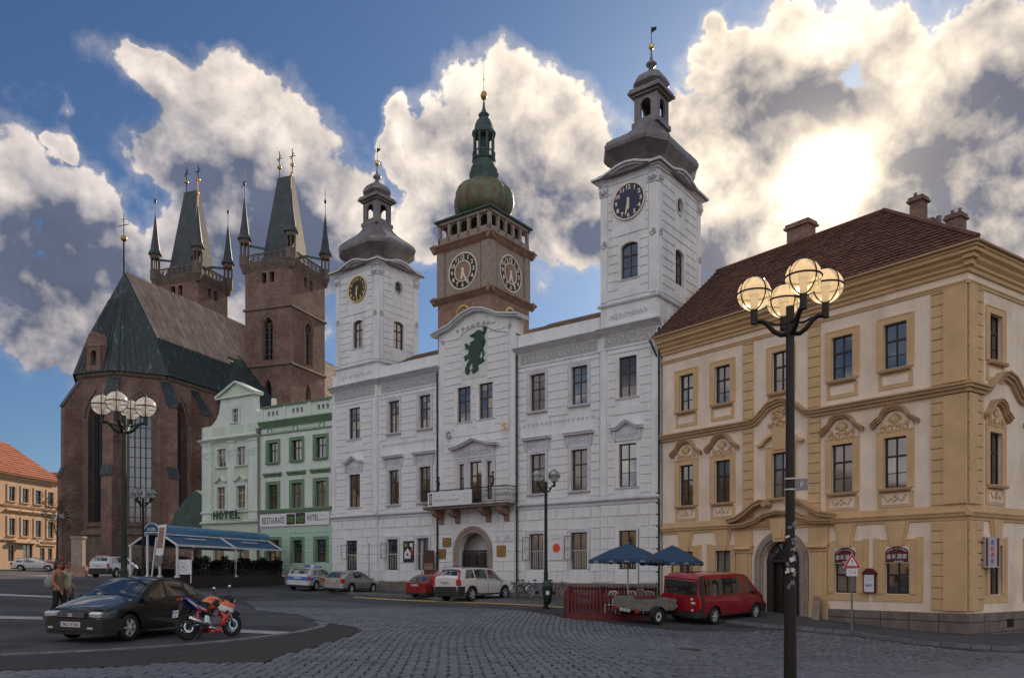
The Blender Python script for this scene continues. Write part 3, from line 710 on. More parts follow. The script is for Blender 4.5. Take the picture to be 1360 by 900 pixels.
for x in (11.0,15.2):   # small iron figures on the rail
    f_ = MB(); f_.sphere((x,-1.12,7.3), .075, 8, 6); f_.tube([(x,-1.12,6.55),(x+.03,-1.12,6.8),(x,-1.12,7.2)], .05, 6); f_.tube([(x,-1.12,7.12),(x-.16,-1.12,7.0),(x-.2,-1.12,7.15)], .025, 5)
    f_.tube([(x,-1.12,7.1),(x+.13,-1.12,6.95),(x+.08,-1.12,6.8)], .025, 5); f_.tube([(x-.02,-1.12,6.8),(x-.1,-1.12,6.55)], .03, 5); f_.build('figurine','black_iron',bal)
# town hall roof
m = MB()
for (a, c) in ((4.6,10.2),(16.0,21.75)):
    n = int((c-a)/.24)
    for k in range(n):
        xa = a+(c-a)*k/n; w_ = (c-a)/n
        for q in range(9):
            y0_, z0_ = .45+q*.33, 15.12+q*.175; y1_, z1_ = y0_+.38, z0_+.20
            m.add([(xa+.01,y0_,z0_+.045),(xa+w_-.01,y0_,z0_+.045),(xa+w_-.01,y1_,z1_+.02),(xa+.01,y1_,z1_+.02),(xa+.01,y0_,z0_),(xa+w_-.01,y0_,z0_)], [(0,1,2,3),(4,5,1,0)])
stuff(m.build('roof_tiles','brown_tiles',th,fix=False))
m = MB(); m.poly_yz([(.3,14.9),(.5,15.1),(3.5,16.68),(8.9,14.6),(8.9,14.4)], 4.6, 21.8); m.build('roof','brown_tiles',th)
# towers
def th_tower(x0, x1, dep, face_m, lbl, hands, seed):
    yf = -.12; xc, yc, hx, hy = (x0+x1)/2, yf+dep/2, (x1-x0)/2, dep/2
    Z0, Z1 = 14.3, 22.15; wz0, wz1 = 16.75, 18.62; ww = 1.0
    T = MB()
    fr = (xc+.12-ww/2, xc+.12+ww/2, wz0, wz1) if seed == 1 else (22.95,23.95,wz0,wz1)
    wall(T, x0, x1, Z0, Z1, [fr], yf, .3); arch_fill(T, fr[0], fr[1], wz1-.22, wz1, yf, yf+.3, 8)
    st = len(T.v)                                  # right-hand side face, built flat then turned
    sd = (yc+.05-ww/2-yf, yc+.05+ww/2-yf, wz0, wz1)
    wall(T, 0, dep, Z0, Z1, [sd, (dep/2-.42,dep/2+.42,20.4,21.4)], 0, .3); arch_fill(T, sd[0], sd[1], wz1-.22, wz1, 0, .3, 8)
    # round opening fill
    for k in range(16):
        a, b = 2*pi*k/16, 2*pi*(k+1)/16; q = lambda t: (max(-.42,min(.42,.7*cos(t))), max(-.5,min(.5,.8*sin(t))))
        (ax, az), (bx, bz) = q(a), q(b); cxx = dep/2
        T.add([(cxx+.36*cos(a),0,20.9+.42*sin(a)),(cxx+.36*cos(b),0,20.9+.42*sin(b)),(cxx+bx,0,20.9+bz),(cxx+ax,0,20.9+az)], [(0,1,2,3)])
        T.add([(cxx+.36*cos(a),0,20.9+.42*sin(a)),(cxx+.36*cos(b),0,20.9+.42*sin(b)),(cxx+.36*cos(b),.3,20.9+.42*sin(b)),(cxx+.36*cos(a),.3,20.9+.42*sin(a))], [(3,2,1,0)])
    R = Matrix.Translation((x1, yf, 0)) @ Matrix.Rotation(pi/2, 4, 'Z'); T.xf(R, st)
    for (a, b, c_, d_) in ((x0,x0,yf,yf+dep),):
        T.add([(x0,yf,Z0),(x0,yf+dep,Z0),(x0,yf+dep,Z1),(x0,yf,Z1)], [(3,2,1,0)])
    wall(T, x0, x1, Z0, Z1, [(xc-.5,xc+.5,wz0,wz1)], yf+dep, .0)
    T.build('tower_wall','white_plaster',th,fix=False)
    # matching opening on the hidden left side is not visible; dome deck
    MB().box(x0+.05,x1-.05,yf+.05,yf+dep-.05,22.1,22.2).build('tower_deck','dark_sheet_metal',th)
    def face(width, Mx, opening, round_=False, ck=False):
        # bands, pilasters, capitals, cornice, bases for one tower face; local x 0..width, -y out
        def put(mb, name, mt):
            mb.xf(Mx); return mb.build(name, mt, th)
        for (p, q) in ((.02,.42),(width-.42,width-.02)):
            put(MB().block(p,q,15.75,21.3,0,-.07,.015),'pilaster','white_plaster')
            c_ = MB(); c_.poly_yz([(0,21.3),(-.1,21.3),(-.16,21.75),(-.2,21.8),(0,21.9)], p-.04, q+.04); scrolls(c_, p, q, 21.25, 21.75, -.17, 2, 4, .035); put(c_,'capital','white_trim')
            e_ = MB(); scrolls(e_, p+.05, q-.05, 18.5, 19.0, -.08, 1, 8, .03); put(e_,'ornament','stucco_relief')
        z = 15.8
        while z < 21.9:
            zt = min(z+.46, 21.95); iv = [(.47, width-.47)]
            for (a,b,c_,d_) in opening:
                if c_ < zt and d_ > z:
                    niv = []
                    for (p,q) in iv:
                        if b <= p or a >= q: niv.append((p,q)); continue
                        if a > p: niv.append((p,a))
                        if b < q: niv.append((b,q))
                    iv = niv
            for (p,q) in iv:
                if q-p > .08: put(MB().block(p+.01,q-.01,z+.032,zt-.032,0,-.05,.014),'plaster_band','white_plaster')
            z = zt
        mid = width/2; bx_ = .85
        base = [(-.32,21.98),(mid-1.5,22.0),(mid-1.0,22.14),(mid-.5,22.32),(mid,22.38),(mid+.5,22.32),(mid+1.0,22.14),(mid+1.5,22.0),(width+.32,21.98)]
        k_ = MB(); k_.poly_xz([(0.02,21.9)]+base[1:-1]+[(width-.02,21.9)], -.05, .0)
        for t, pr in ((0,.12),(.1,.24),(.2,.38)): k_.band([(x if 0 < i < 8 else (-pr if i == 0 else width+pr), z_+t) for i, (x, z_) in enumerate(base)], .1, -pr, .3)
        put(k_,'tower_cornice','white_trim')
        m_ = MB(); m_.poly_yz([(0,15.5),(-.1,15.52),(-.14,15.6),(-.06,15.68),(0,15.72)], -.14, width+.14); put(m_,'tower_ledge','white_trim')
        m_ = MB(); scrolls(m_, .5, width-.5, 14.75, 15.1, -.015, 8, seed, .022); put(m_,'ornament_strip','white_trim')
    I = Matrix.Translation((x0, yf, 0))
    ccx = 2.65 if seed == 1 else 23.44
    face(x1-x0, I, [(fr[0]-x0-.12,fr[1]-x0+.12,wz0-.12,wz1+.1),(ccx-x0-.98,ccx-x0+.98,19.65,21.75)])
    face(dep, R, [(sd[0]-.12,sd[1]+.12,wz0-.12,wz1+.1),(dep/2-.6,dep/2+.6,20.2,21.6)])
    window(th, *fr, 'brown_wood', yf+.16, (0,.34,.66,1), 2, transom=1, arch=True, surround='white_trim', sur_w=.09, sill=(.14,.08,'white_trim'))
    o = window(th, 0, ww, wz0, wz1, 'brown_wood', 0, (0,.34,.66,1), 2, transom=1, arch=True)
    o.location = (R @ Vector((sd[0], .16, wz0))); o.rotation_euler = (0,0,pi/2)
    rw = MB(); rw.disc_y(0,0,.44,-.06,.0,24,.36); rw.disc_y(0,0,.37,.18,.2,20); o2 = rw.build('round_window',['white_trim'],th,tuple(R @ Vector((dep/2,0,20.9))),(0,0,pi/2)); o2.scale = (1,1,1.12)
    MB().disc_y(0,0,.35,.15,.17,20).build('pane','window_glass',o2)
    m_ = MB(); m_.box(-.02,.02,.10,.14,-.35,.35); m_.box(-.35,.35,.10,.14,-.02,.02); m_.build('frame','dark_wood',o2)
    clock(th, ccx, 20.72, .93 if seed == 2 else .86, face_m, 'gold' if seed == 1 else 'cream_plaster', yf-.03, *hands)
    # dome: sheet metal bell with chamfered corners
    ax, ay = hx*1.0, hy*1.0
    def sh(k): return [(a*k*ax, b*k*ay) for a, b in CH8]
    dm = MB(); prof = [(.86,22.15),(.80,22.5),(.78,22.8),(.90,23.15),(1.03,23.38),(1.13,23.58),(1.15,23.75),(1.10,23.98),(.95,24.28),(.76,24.58),(.60,24.85),(.49,25.12),(.42,25.4),(.38,25.62)]
    dm.lathe(prof, c=(xc,yc,0), shape=[(a*ax,b*ay) for a, b in CH8]); dm.build('dome','dark_sheet_metal',th)
    sm = MB()                                       # standing seams
    for (a, b) in CH8:
        sm.tube([(xc+r*a*ax, yc+r*b*ay, z) for r, z in prof[4:]], .03, 5, caps=False)
    sm.build('dome_ridge','dark_sheet_metal',th)
    sk = MB(); sk.lathe([(1.02,22.15),(.97,22.35),(.90,22.55)], c=(xc,yc,0), shape=[(a*(ax+.3),b*(ay+.3)) for a, b in SQ4]); sk.build('tower_roof','dark_sheet_metal',th)
    lt = MB(); h_ = .68
    lt.box(xc-.78,xc+.78,yc-.78,yc+.78,25.5,25.75)
    for sx_ in (-1,1):
        for sy_ in (-1,1): lt.box(xc+sx_*h_-.14*(1 if sx_>0 else 0)-.0*(sx_), xc+sx_*h_+.14*(0 if sx_>0 else 1), yc+sy_*h_-.14*(1 if sy_>0 else 0), yc+sy_*h_+.14*(0 if sy_>0 else 1), 25.75, 27.2)
    for k in range(4):
        s0 = len(lt.v); wall(lt, -h_+.14, h_-.14, 25.75, 27.2, [(-.30,.30,25.95,26.95)], -h_+.02, .12); arch_fill(lt, -.30,.30,26.65,26.95,-h_+.02,-h_+.14,8)
        lt.xf(Matrix.Translation((xc,yc,0)) @ Matrix.Rotation(k*pi/2,4,'Z'), s0)
    for kk, zz in ((.80,27.15),(.95,27.28),(.88,27.42)): lt.box(xc-kk,xc+kk,yc-kk,yc+kk,zz,zz+.13)
    lt.build('lantern','dark_sheet_metal',th,fix=False)
    b_ = MB(); b_.lathe([(.02,.42),(.10,.40),(.14,.2),(.2,.05),(.26,0)], 14, (xc,yc,26.15)); b_.tube([(xc,yc,26.5),(xc,yc,27.2)], .03, 6); b_.build('bell','gold' if 0 else 'black_iron',th,smooth=True)
    p_ = MB(); p_.lathe([(.62,27.5),(.58,27.62),(.76,27.78),(.84,27.88),(.80,28.05),(.66,28.3),(.42,28.5),(.22,28.62),(.14,28.75)], c=(xc,yc,0), shape=[(a,b) for a,b in CH8]); p_.build('lantern_roof','dark_sheet_metal',th)
    f_ = MB(); f_.lathe([(.14,28.7),(.12,28.85),(.26,28.98),(.30,29.06),(.22,29.15),(.09,29.3),(.05,29.6),(.04,29.85)], 12, (xc,yc,0)); f_.build('finial','dark_sheet_metal',th,smooth=True)
    q_ = MB(); q_.lathe([(.03,29.8),(.08,29.85),(.15,29.95),(.16,30.05),(.12,30.15),(.06,30.22),(.03,30.25)], 12, (xc,yc,0)); q_.build('finial_ball','gold',th,smooth=True)
    r_ = MB(); r_.tube([(xc,yc,30.2),(xc,yc,31.1)], .018, 5); r_.poly_xz([(xc-.02,30.75),(xc+.3,30.82),(xc+.3,30.98),(xc-.02,31.05)], yc-.01, yc+.01); r_.build('weather_vane','black_iron',th)
th_tower(.42, 4.6, 3.75, 'clock_black', '', (6.5, 30), 1)
th_tower(21.74, 25.05, 5.05, 'clock_navy', '', (6.0, 32), 2)
for x, zt in ((10.02,14.0),(16.2,14.0),(25.18,13.9)): downpipe(th, x, .3, zt, 'green_iron', -.18)
# things fixed to the town hall front
def on(Fc, x, y, z=0): a = Fc.at(x, y); return (a[0], a[1], z)
def wall_board(name, label, cat, Fc, x, z, w, h, m_, y, group=None, rim=None, depth=.03):
    t = thing(name, label, cat, on(Fc, x, y, z), Fc.rot, group)
    MB().box(-w/2,w/2,-depth,0,-h/2,h/2).build('board', m_, t)
    if rim:
        r = MB(); q = .025
        for (a,b,c,d) in ((-w/2-q,w/2+q,h/2,h/2+q),(-w/2-q,w/2+q,-h/2-q,-h/2),(-w/2-q,-w/2,-h/2,h/2),(w/2,w/2+q,-h/2,h/2)): r.box(a,b,-depth-.012,.0,c,d)
        r.build('rim', rim, t)
    return t
mat('poster_white', (.68,.68,.70), .6, var=.08, scale=6)
mat('sun_red', (.65,.07,.02), .6, var=.05)
mat('sign_blue', (.03,.12,.45), .5, var=.05)
mat('sign_red', (.55,.02,.02), .5, var=.05)
mat('sign_maroon', (.10,.008,.012), .5, var=.05)
mat('brass', (.42,.25,.07), .35, metal=.8, var=.15, scale=8)
mat('ink', (.02,.02,.025), .6, var=0)
mat('ink_grey', (.22,.23,.28), .6, var=0)
mat('green_print', (.1,.3,.05), .6, var=0)
t = wall_board('banner', 'long white cloth banner with faint lettering hung on the town hall balcony railing', 'banner', TH, 12.0, 6.0, 3.5, .85, 'poster_white', -1.24)
MB().box(-1.62,-1.40,-.034,-.031,-.34,.34).build('banner_logo','ink',t)
text('8', 'banner_logo', t, (-1.51,-.036,0), .5, 'poster_white', .14, .003)
for k, c in enumerate('PALÁC'): text(c, 'banner_letter', t, (-1.15+k*.38,-.031,.18), .10, 'ink', None, .003)
text('Galerie výstavy', 'banner_lettering', t, (-.25,-.031,-.1), .22, 'ink_grey', 2.0, .003)
for k in range(3): text('út až ne', 'banner_small_print', t, (1.35,-.031,.22-k*.2), .06, 'ink_grey', .42, .003)
t = wall_board('sun_poster', 'white poster with a red-orange sunburst between two ground floor town hall windows', 'poster', TH, 18.88, 3.05, .95, 1.5, 'poster_white', -.06)
s_ = MB(); pts = []
for k in range(32): r = .29 if k % 2 else .21; pts.append((r*cos(k*pi/16), r*sin(k*pi/16)))
s_.poly_xz(pts, -.036, -.031); s_.build('sunburst','sun_red',t,(0,0,-.1))
text('SLUNEČNO', 'poster_lettering', t, (0,-.031,.42), .09, 'ink', .62, .003); text('v našem městě', 'poster_lettering', t, (0,-.031,.6), .05, 'ink_grey', .6, .003)
t = wall_board('festival_poster', 'black poster with coloured squares and a white house shape between ground floor windows', 'poster', TH, 7.42, 2.95, .95, 1.35, 'ink', -.06)
MB().poly_xz([(-.35,-.45),(.2,-.45),(.2,-.05),(-.08,.2),(-.35,-.05)], -.036, -.031).build('house_print','poster_white',t)
for (x,z,w_,mm) in ((-.25,.42,.3,'green_print'),(.25,.42,.25,'poster_white'),(.33,-.1,.14,'sign_red'),(.33,.18,.12,'yellow_paint')): MB().box(x-w_/2,x+w_/2,-.035,-.031,z-.12,z+.12).build('print_panel',mm,t)
MB().disc_y(-.08,-.2,.1,-.04,-.037,12).build('house_emblem','sign_blue',t)
for (x,z,w_,h_,lb) in ((10.85,3.45,.62,.5,'brown brass plaque high on the wall left of the arched doorway'),(10.45,2.75,.55,.55,'square brass plaque low on the wall left of the arched doorway'),(15.1,2.85,.6,.6,'square brass plaque on the wall right of the arched doorway')):
    t = wall_board('brass_plaque', lb, 'plaque', TH, x, z, w_, h_, 'brass', -.20, 'brass plaques round the town hall door', 'plinth_stone')
    for k in range(3): MB().box(-w_*.33,w_*.33,-.035,-.031,.1-k*.1,.12-k*.1).build('engraved_line','plinth_stone',t)
t = wall_board('notice', 'small white notice with a red figure beside the arched doorway', 'notice', TH, 14.85, 3.6, .38, .38, 'poster_white', -.20); text('2', 'notice_symbol', t, (0,-.031,0), .22, 'sign_red', None, .003, .02)
t = wall_board('info_sign', 'small white sign with blue lettering near the drainpipe right of the doorway', 'sign', TH, 15.6, 3.62, .62, .42, 'poster_white', -.20)
for k, w_ in enumerate(('IC', 'INFORMACE', 'INFORMATION')): text(w_, 'lettering', t, (0,-.031,.12-k*.11), .07, 'sign_blue', .2+.15*k, .003)
for (x, z) in ((1.0,3.0),(4.95,3.05),(16.6,2.95),(19.45,2.95)):   # open shutters with wire frames
    lb = {1.0:'open wire frame shutter beside the leftmost ground floor town hall window',4.95:'open wire frame shutter beside the second ground floor town hall window from the left',16.6:'open wire frame shutter just right of the drainpipe by the bicycles',19.45:'open wire frame shutter right of the sunburst poster'}[x]
    t = thing('window_shutter', lb, 'shutter', on(TH, x, -.17, z), TH.rot+.12, 'open wire shutters on the town hall'); m = MB(); w_, h_ = .48, 1.3 if x > 10 else 1.0
    for (a,b,c,d) in ((0,.03,-h_/2,h_/2),(w_-.03,w_,-h_/2,h_/2),(0,w_,-h_/2,-h_/2+.03),(0,w_,h_/2-.03,h_/2),(0,w_,-.01,.01)): m.box(a,b,-.02,0,c,d)
    m.build('shutter_frame','dark_wood',t)
for k, x in enumerate((7.95, )):
    t = thing('notice_board', 'brown wooden notice board on legs left of the town hall doorway', 'notice board', on(TH, 9.62, -.5, gz(*TH.at(9.62,-.5))), TH.rot)
    MB().box(-.4,.4,-.04,.04,1.15,2.75).build('panel','brown_wood',t); MB().box(-.36,.36,-.05,-.041,1.55,1.95).build('poster','old_stone',t); MB().box(-.38,.38,-.06,-.02,.85,1.12).build('sheet','poster_white',t)
    for s in (-1,1): MB().box(s*.37-.03,s*.37+.03,-.03,.03,0,1.15).build('leg','dark_wood',t)
for (u, lb) in ((9.05,'thin pale flagpole leaning on the wall left of the doorway notice board'),):
    t = thing('wall_pole', lb, 'pole', on(TH, u, -.6, gz(*TH.at(u,-.6))), TH.rot); MB().tube([(0,0,0),(0,.1,3.3)], .05, 8).build('pole_shaft','pale_wood',t)
for (u, lb) in ((4.85,'thin grey signless post on the pavement in front of the left town hall windows'),):
    t = thing('street_post', lb, 'post', on(TH, u, -1.1, gz(*TH.at(u,-1.1))), TH.rot); MB().tube([(0,0,0),(0,0,3.2)], .03, 8).build('post_shaft','dark_sheet_metal',t)
# ================================================================== tiles helper
def tile_slope(parent, bl, br, tl, tr, wt_, ht_, m_, name='roof_tiles', th_=.04, jit=.012, seed=1, off=.03, rib=0):
    bl, br, tl, tr = map(Vector, (bl, br, tl, tr)); rr = random.Random(seed); m = MB()
    n_ = (br-bl).cross(tl-bl).normalized()
    rows = max(1, int(((tl+tr)/2-(bl+br)/2).length/ht_))
    for r in range(rows):
        a0, b0 = bl.lerp(tl, r/rows), br.lerp(tr, r/rows); a1, b1 = bl.lerp(tl, (r+1.12)/rows), br.lerp(tr, (r+1.12)/rows)
        L_ = (b0-a0).length
        if L_ < wt_*.5: continue
        c = max(1, int(L_/wt_)); ux = (b0-a0).normalized(); w_ = L_/c; L1 = (b1-a1).length; ww1 = L1/c if c else 0
        for k in range(c):
            j = rr.uniform(-jit, jit)
            p0 = a0.lerp(b0, (k+.04)/c); p1 = a0.lerp(b0, (k+.96)/c); q0 = a1.lerp(b1, (k+.04)/c); q1 = a1.lerp(b1, (k+.96)/c)
            up = n_*(off+th_+j); lo = n_*(off*.3+j)
            if rib:
                c0, c1 = (p0+p1)/2+n_*(off+rib+.03), (q0+q1)/2+n_*(off+rib); e0, e1 = n_*.01, n_*.01
                a1_, b1_ = p0.lerp(p1,.12), p0.lerp(p1,.88); a2_, b2_ = q0.lerp(q1,.12), q0.lerp(q1,.88)
                m.add([a1_+e0, c0, b1_+e0, b2_+e1, c1, a2_+e1], [(0,1,4,5),(1,2,3,4),(0,2,1)])
            else: m.add([p0+up, p1+up, q1+lo, q0+lo, p0+n_*.005, p1+n_*.005], [(0,1,2,3),(4,5,1,0)])
    return stuff(m.build(name, m_, parent, fix=False))
def turned(B, M, fn):
    old = set(B.children); fn()
    ang = atan2(M[1][0], M[0][0]); 
    for o in B.children:
        if o not in old:
            o.location = M @ o.location; o.rotation_euler.z += ang

# ================================================================== YELLOW CORNER HOUSE
ye = thing('corner_house', 'cream and ochre baroque corner building with wavy window hoods and arched portal', 'building', (*YE.a, 0), YE.rot)
Wc, Oc, Ol = 'cream_plaster', 'ochre_plaster', 'ochre_ledge'
tops = [(1.11,1.97),(3.24,4.10),(6.32,7.20),(9.12,10.03),(11.30,12.2)]
gnd = [(1.05,1.95,.9),(3.26,4.13,.9),(9.25,10.2,.78),(11.36,12.3,.78)]
PO = (5.86,7.66,-1.2,3.0)
ops = [(a,b,9.46,11.23) for a,b in tops]+[(a,b,4.86,6.83) for a,b in tops]+[(a,b,z,2.62) for a,b,z in gnd]
LY = YE.L
m = MB(); wall(m, 0, LY, -2, 13.0, ops+[PO], 0, .28); arch_fill(m, PO[0], PO[1], 2.1, 3.0, 0, .28, 12); m.build('wall', Wc, ye, fix=False)
v = MB()
for (a,b,c,d) in ops: v.box(a-.3,b+.3,.75,.8,c-.3,d+.3)
v.build('dark_interior','void',ye)
def ywin(a, b, row, z0=None, W_=True):
    z0 = {2:9.46,1:4.86,0:z0}[row]; z1 = {2:11.23,1:6.83,0:2.62}[row]; c = (a+b)/2
    window(ye, a, b, z0, z1, 'dark_wood', .10, (0,.30,.63,1) if row else (0,.4,1), 2, transom=1 if row else 0, sill=(.20,.12,Ol) if row else None, surround=Oc, sur_w=.24, sur_y=.06)
    if row == 2:
        k = MB(); k.box(a-.22,b+.22,-.04,0,8.72,9.30); k.build('apron',Oc,ye); MB().block(a-.05,b+.05,8.85,9.22,-.04,-.06).build('apron_panel',Wc,ye)
    if row == 1:
        k = MB(); k.box(a-.26,b+.26,-.04,0,4.12,4.72); k.build('apron',Oc,ye)
        k = MB(); k.block(a-.08,b+.08,4.22,4.66,-.04,-.055); k.build('apron_panel',Wc,ye)
        k = MB(); k.tube([(a,-.06,4.6),(c-.28,-.07,4.36),(c-.12,-.07,4.48),(c,-.07,4.34),(c+.12,-.07,4.48),(c+.28,-.07,4.36),(b,-.06,4.6)], .03, 5); k.sphere((c,-.06,4.56),.07,6,4); k.build('apron_ornament',Oc,ye)
        hw = .90; k = MB(); pts = [(q_*hw/12, 7.24+.24*(1-min(1,max(0,(abs(q_)/12-.55)/.42))**1.6)+.40*sqrt(max(0,1-(q_/6.6)**2))) for q_ in range(-12,13)]
        pts = [(c+x, z) for x, z in pts]
        k.band(pts, .08, -.17, 0); k.band([(x,z+.08) for x,z in pts], .08, -.25, 0); k.band([(x,z+.16) for x,z in pts], .03, -.30, 0)
        k.build('window_hood', Ol, ye)
        k = MB(); k.poly_xz([(a-.22,7.0),(b+.22,7.0),(b+.26,7.3),(c+.45,7.56),(c+.2,7.8),(c-.2,7.8),(c-.45,7.56),(a-.26,7.3)], -.05, 0); k.build('tympanum',Wc,ye)
        k = MB(); scrolls(k, a-.15, b+.15, 7.02, 7.36, -.07, 4, int(a*7), .03); k.sphere((c,-.07,7.5),.17,10,6,(1,.35,1))
        for q in range(9): t = pi*q/8; k.tube([(c+.1*cos(t),-.08,7.48+.1*sin(t)),(c+.27*cos(t),-.07,7.48+.25*sin(t))], .028, 4)
        for s in (-1,1): k.sphere((c+s*.45,-.07,7.35),.10,8,5,(1,.4,1))
        k.build('hood_ornament',Oc,ye)
    if row == 0:
        k = MB(); k.poly_xz([(c-.38,3.56),(c+.38,3.56),(c+.2,2.62),(c-.2,2.62)], -.14, 0); k.poly_xz([(c-.48,3.56),(c+.48,3.56),(c+.28,2.66),(c-.28,2.66)], -.09, 0); k.build('keystone',Oc,ye)
        k = MB(); k.box(a-.5,a-.24,-.03,0,z0-.3,2.95); k.box(b+.24,b+.5,-.03,0,z0-.3,2.95); k.box(a-.24,b+.24,-.03,0,z0-.3,z0-.02); k.build('window_margin',Oc,ye)
for i, (a, b) in enumerate(tops):
    ywin(a, b, 2)
    if i != 2: ywin(a, b, 1)
    else: window(ye, a, b, 4.86, 6.83, 'dark_wood', .10, (0,.30,.63,1), 2, transom=1, sill=(.20,.12,Ol), surround=Oc, sur_w=.26, sur_y=.08)
for a, b, z in gnd: ywin(a, b, 0, z)
def ledges(x0, x1, bump=None, x1b=None):
    e = x1
    moulding(ye, x0, e, [(0,3.5),(-.05,3.52),(-.06,3.60),(-.13,3.66),(-.15,3.74),(-.19,3.78),(-.19,3.83),(-.06,3.86),(-.05,4.05),(0,4.07)], Oc, 'string_course')
    if bump:
        pts = [(x0,8.12),(bump-1.5,8.12),(bump-1.2,8.2),(bump-.9,8.45),(bump-.55,8.75),(bump,8.88),(bump+.55,8.75),(bump+.9,8.45),(bump+1.2,8.2),(bump+1.5,8.12),(e,8.12)]
        k = MB(); k.band(pts, .14, -.14, 0); k.band([(x,z+.13) for x,z in pts], .12, -.24, 0); k.band([(x,z+.24) for x,z in pts], .07, -.32, 0); k.build('waved_cornice',Ol,ye)
    moulding(ye, x0, e, [(0,12.0),(-.05,12.0),(-.07,12.08),(-.1,12.1),(-.1,12.15),(0,12.17)], Oc, 'frieze_moulding')
    moulding(ye, x0, e, [(0,12.42),(-.10,12.44),(-.12,12.56),(-.2,12.6),(-.2,12.7),(-.34,12.8),(-.36,12.9),(-.52,12.96),(-.54,13.08),(-.60,13.1),(-.62,13.22),(0,13.3)], Oc, 'cornice')
ledges(.0, LY, 6.76)
def pil(a, b, z0, z1, hh=.42, nm='pilaster_block'):
    z = z0
    while z < z1-.05:
        zt = min(z+hh, z1); MB().block(a,b,z+.008,zt-.008,0,-.07,.012).build(nm,Oc,ye); z = zt
for a, b in ((4.79,5.36),(8.05,8.62)):
    pil(a, b, 4.08, 8.08); pil(a, b, 8.52, 11.98)
pil(13.09, LY-.0, 4.08, 8.08); pil(13.09, LY, 8.52, 11.98); pil(13.09, LY, .2, 3.48); 
for a,b in ((13.55,LY+.02),): 
    for z0,z1 in ((4.1,8.08),(8.52,11.98),(.2,3.48)): MB().block(a,b,z0,z1,-.07,-.13,.012).build('pilaster_face',Oc,ye)
# centre window crest
k = MB(); pts = [(5.65,7.15),(5.9,7.2),(6.15,7.45),(6.35,7.55)]; k.band(pts,.12,-.25,0); k.band([(13.52-x,z) for x,z in pts][::-1],.12,-.25,0)
k.poly_xz([(6.45,6.95),(7.07,6.95),(7.2,7.9),(6.32,7.9)],-.14,0); scrolls(k,6.35,7.2,8.0,8.6,-.06,2,4,.05); scrolls(k,6.1,7.4,7.9,8.2,-.05,4,9,.03)
for s in range(5): k.sphere((6.4+.18*s,-.1,8.62+.06*(s%2)),.08,6,4)
k.build('crest',Oc,ye)
# portal
k = MB(); cx0, zs = 6.76, 2.1
for r0, r1, pr in ((.90,1.02,.05),(1.02,1.16,.14),(1.16,1.32,.08)):
    n = 16
    for q in range(n):
        t0, t1 = pi*q/n, pi*(q+1)/n; k.poly_xz([(cx0+r0*cos(t0),zs+r0*sin(t0)),(cx0+r1*cos(t0),zs+r1*sin(t0)),(cx0+r1*cos(t1),zs+r1*sin(t1)),(cx0+r0*cos(t1),zs+r0*sin(t1))],-pr,0)
    for s in (-1,1): k.box(min(cx0+s*r0,cx0+s*r1),max(cx0+s*r0,cx0+s*r1),-pr,0,-1.0,zs)
k.build('portal_arch','sandstone',ye)
k = MB(); k.poly_xz([(6.5,2.95),(7.02,2.95),(7.2,3.95),(6.32,3.95)],-.26,0); k.poly_xz([(6.58,3.1),(6.94,3.1),(7.06,3.8),(6.46,3.8)],-.30,-.26); k.build('portal_keystone',Oc,ye)
for a, b in ((4.42,5.32),(8.12,9.0)):
    k = MB(); k.box(a,b,-.12,0,-.9,.35); k.box(a+.06,b-.06,-.10,0,.35,2.5); k.box(a+.2,b-.2,-.15,-.10,.4,2.45); k.box(a-.02,b+.02,-.16,0,2.5,2.62); k.box(a+.02,b-.02,-.14,0,2.62,2.75); k.box(a-.06,b+.06,-.2,0,2.75,2.83); k.box(a,b,-.14,0,2.83,3.5)
    k.tube([(a,-.2,2.68),(b,-.2,2.68)], .07, 8); k.build('portal_pilaster',Oc,ye)
k = MB(); pts = [(4.2,3.62),(5.0,3.64),(5.6,3.78),(6.1,4.05),(6.76,4.15),(7.42,4.05),(7.92,3.78),(8.5,3.64),(9.3,3.62)]; k.band(pts,.10,-.34,0); k.band([(x,z+.10) for x,z in pts],.07,-.42,0); k.build('portal_cornice',Ol,ye)
for s in (-1,1):
    pts = [(2.55,3.84),(2.0,3.95),(1.55,4.2),(1.15,4.48),(.75,4.62),(.55,4.6)]; pts = [(6.76+s*x, z) for x, z in pts]
    if s > 0: pts = pts[::-1]
    k = MB(); k.band(pts,.14,-.5,0); k.band([(x,z+.14) for x,z in pts],.05,-.58,0); e = pts[-1] if s < 0 else pts[0]; k.tube([(e[0],-.55,e[1]),(e[0],0,e[1])], .13, 10); k.build('portal_pediment_scroll',Ol,ye)
k = MB(); k.poly_xz(arch_pts(cx0,2.16,.86,14)+[],.30,.34); k.build('fanlight','window_glass',ye)
k = MB(); k.box(5.86,7.66,.22,.32,2.06,2.18)
for t in (30,60,90,120,150): k.tube([(cx0,.26,2.18),(cx0+.86*cos(radians(t)),.26,2.16+.82*sin(radians(t)))], .025, 5)
k.tube([(cx0+.45*cos(t),.26,2.18+.45*sin(t)) for t in [pi*q/10 for q in range(11)]], .025, 5); k.box(5.86,6.2,.24,.34,-1,2.06); k.box(7.32,7.66,.24,.34,-1,2.06)
k.box(5.9,6.5,.5,.56,-.6,2.0); k.box(6.95,7.05,.6,.68,-.6,2.0); k.build('portal_door','dark_wood',ye)
k = MB(); k.box(5.7,7.8,2.6,2.65,-1,3.2); k.build('passage','void',ye); MB().box(6.5,6.95,2.0,2.1,-.4,1.9).build('inner_pillar','old_stone',ye)
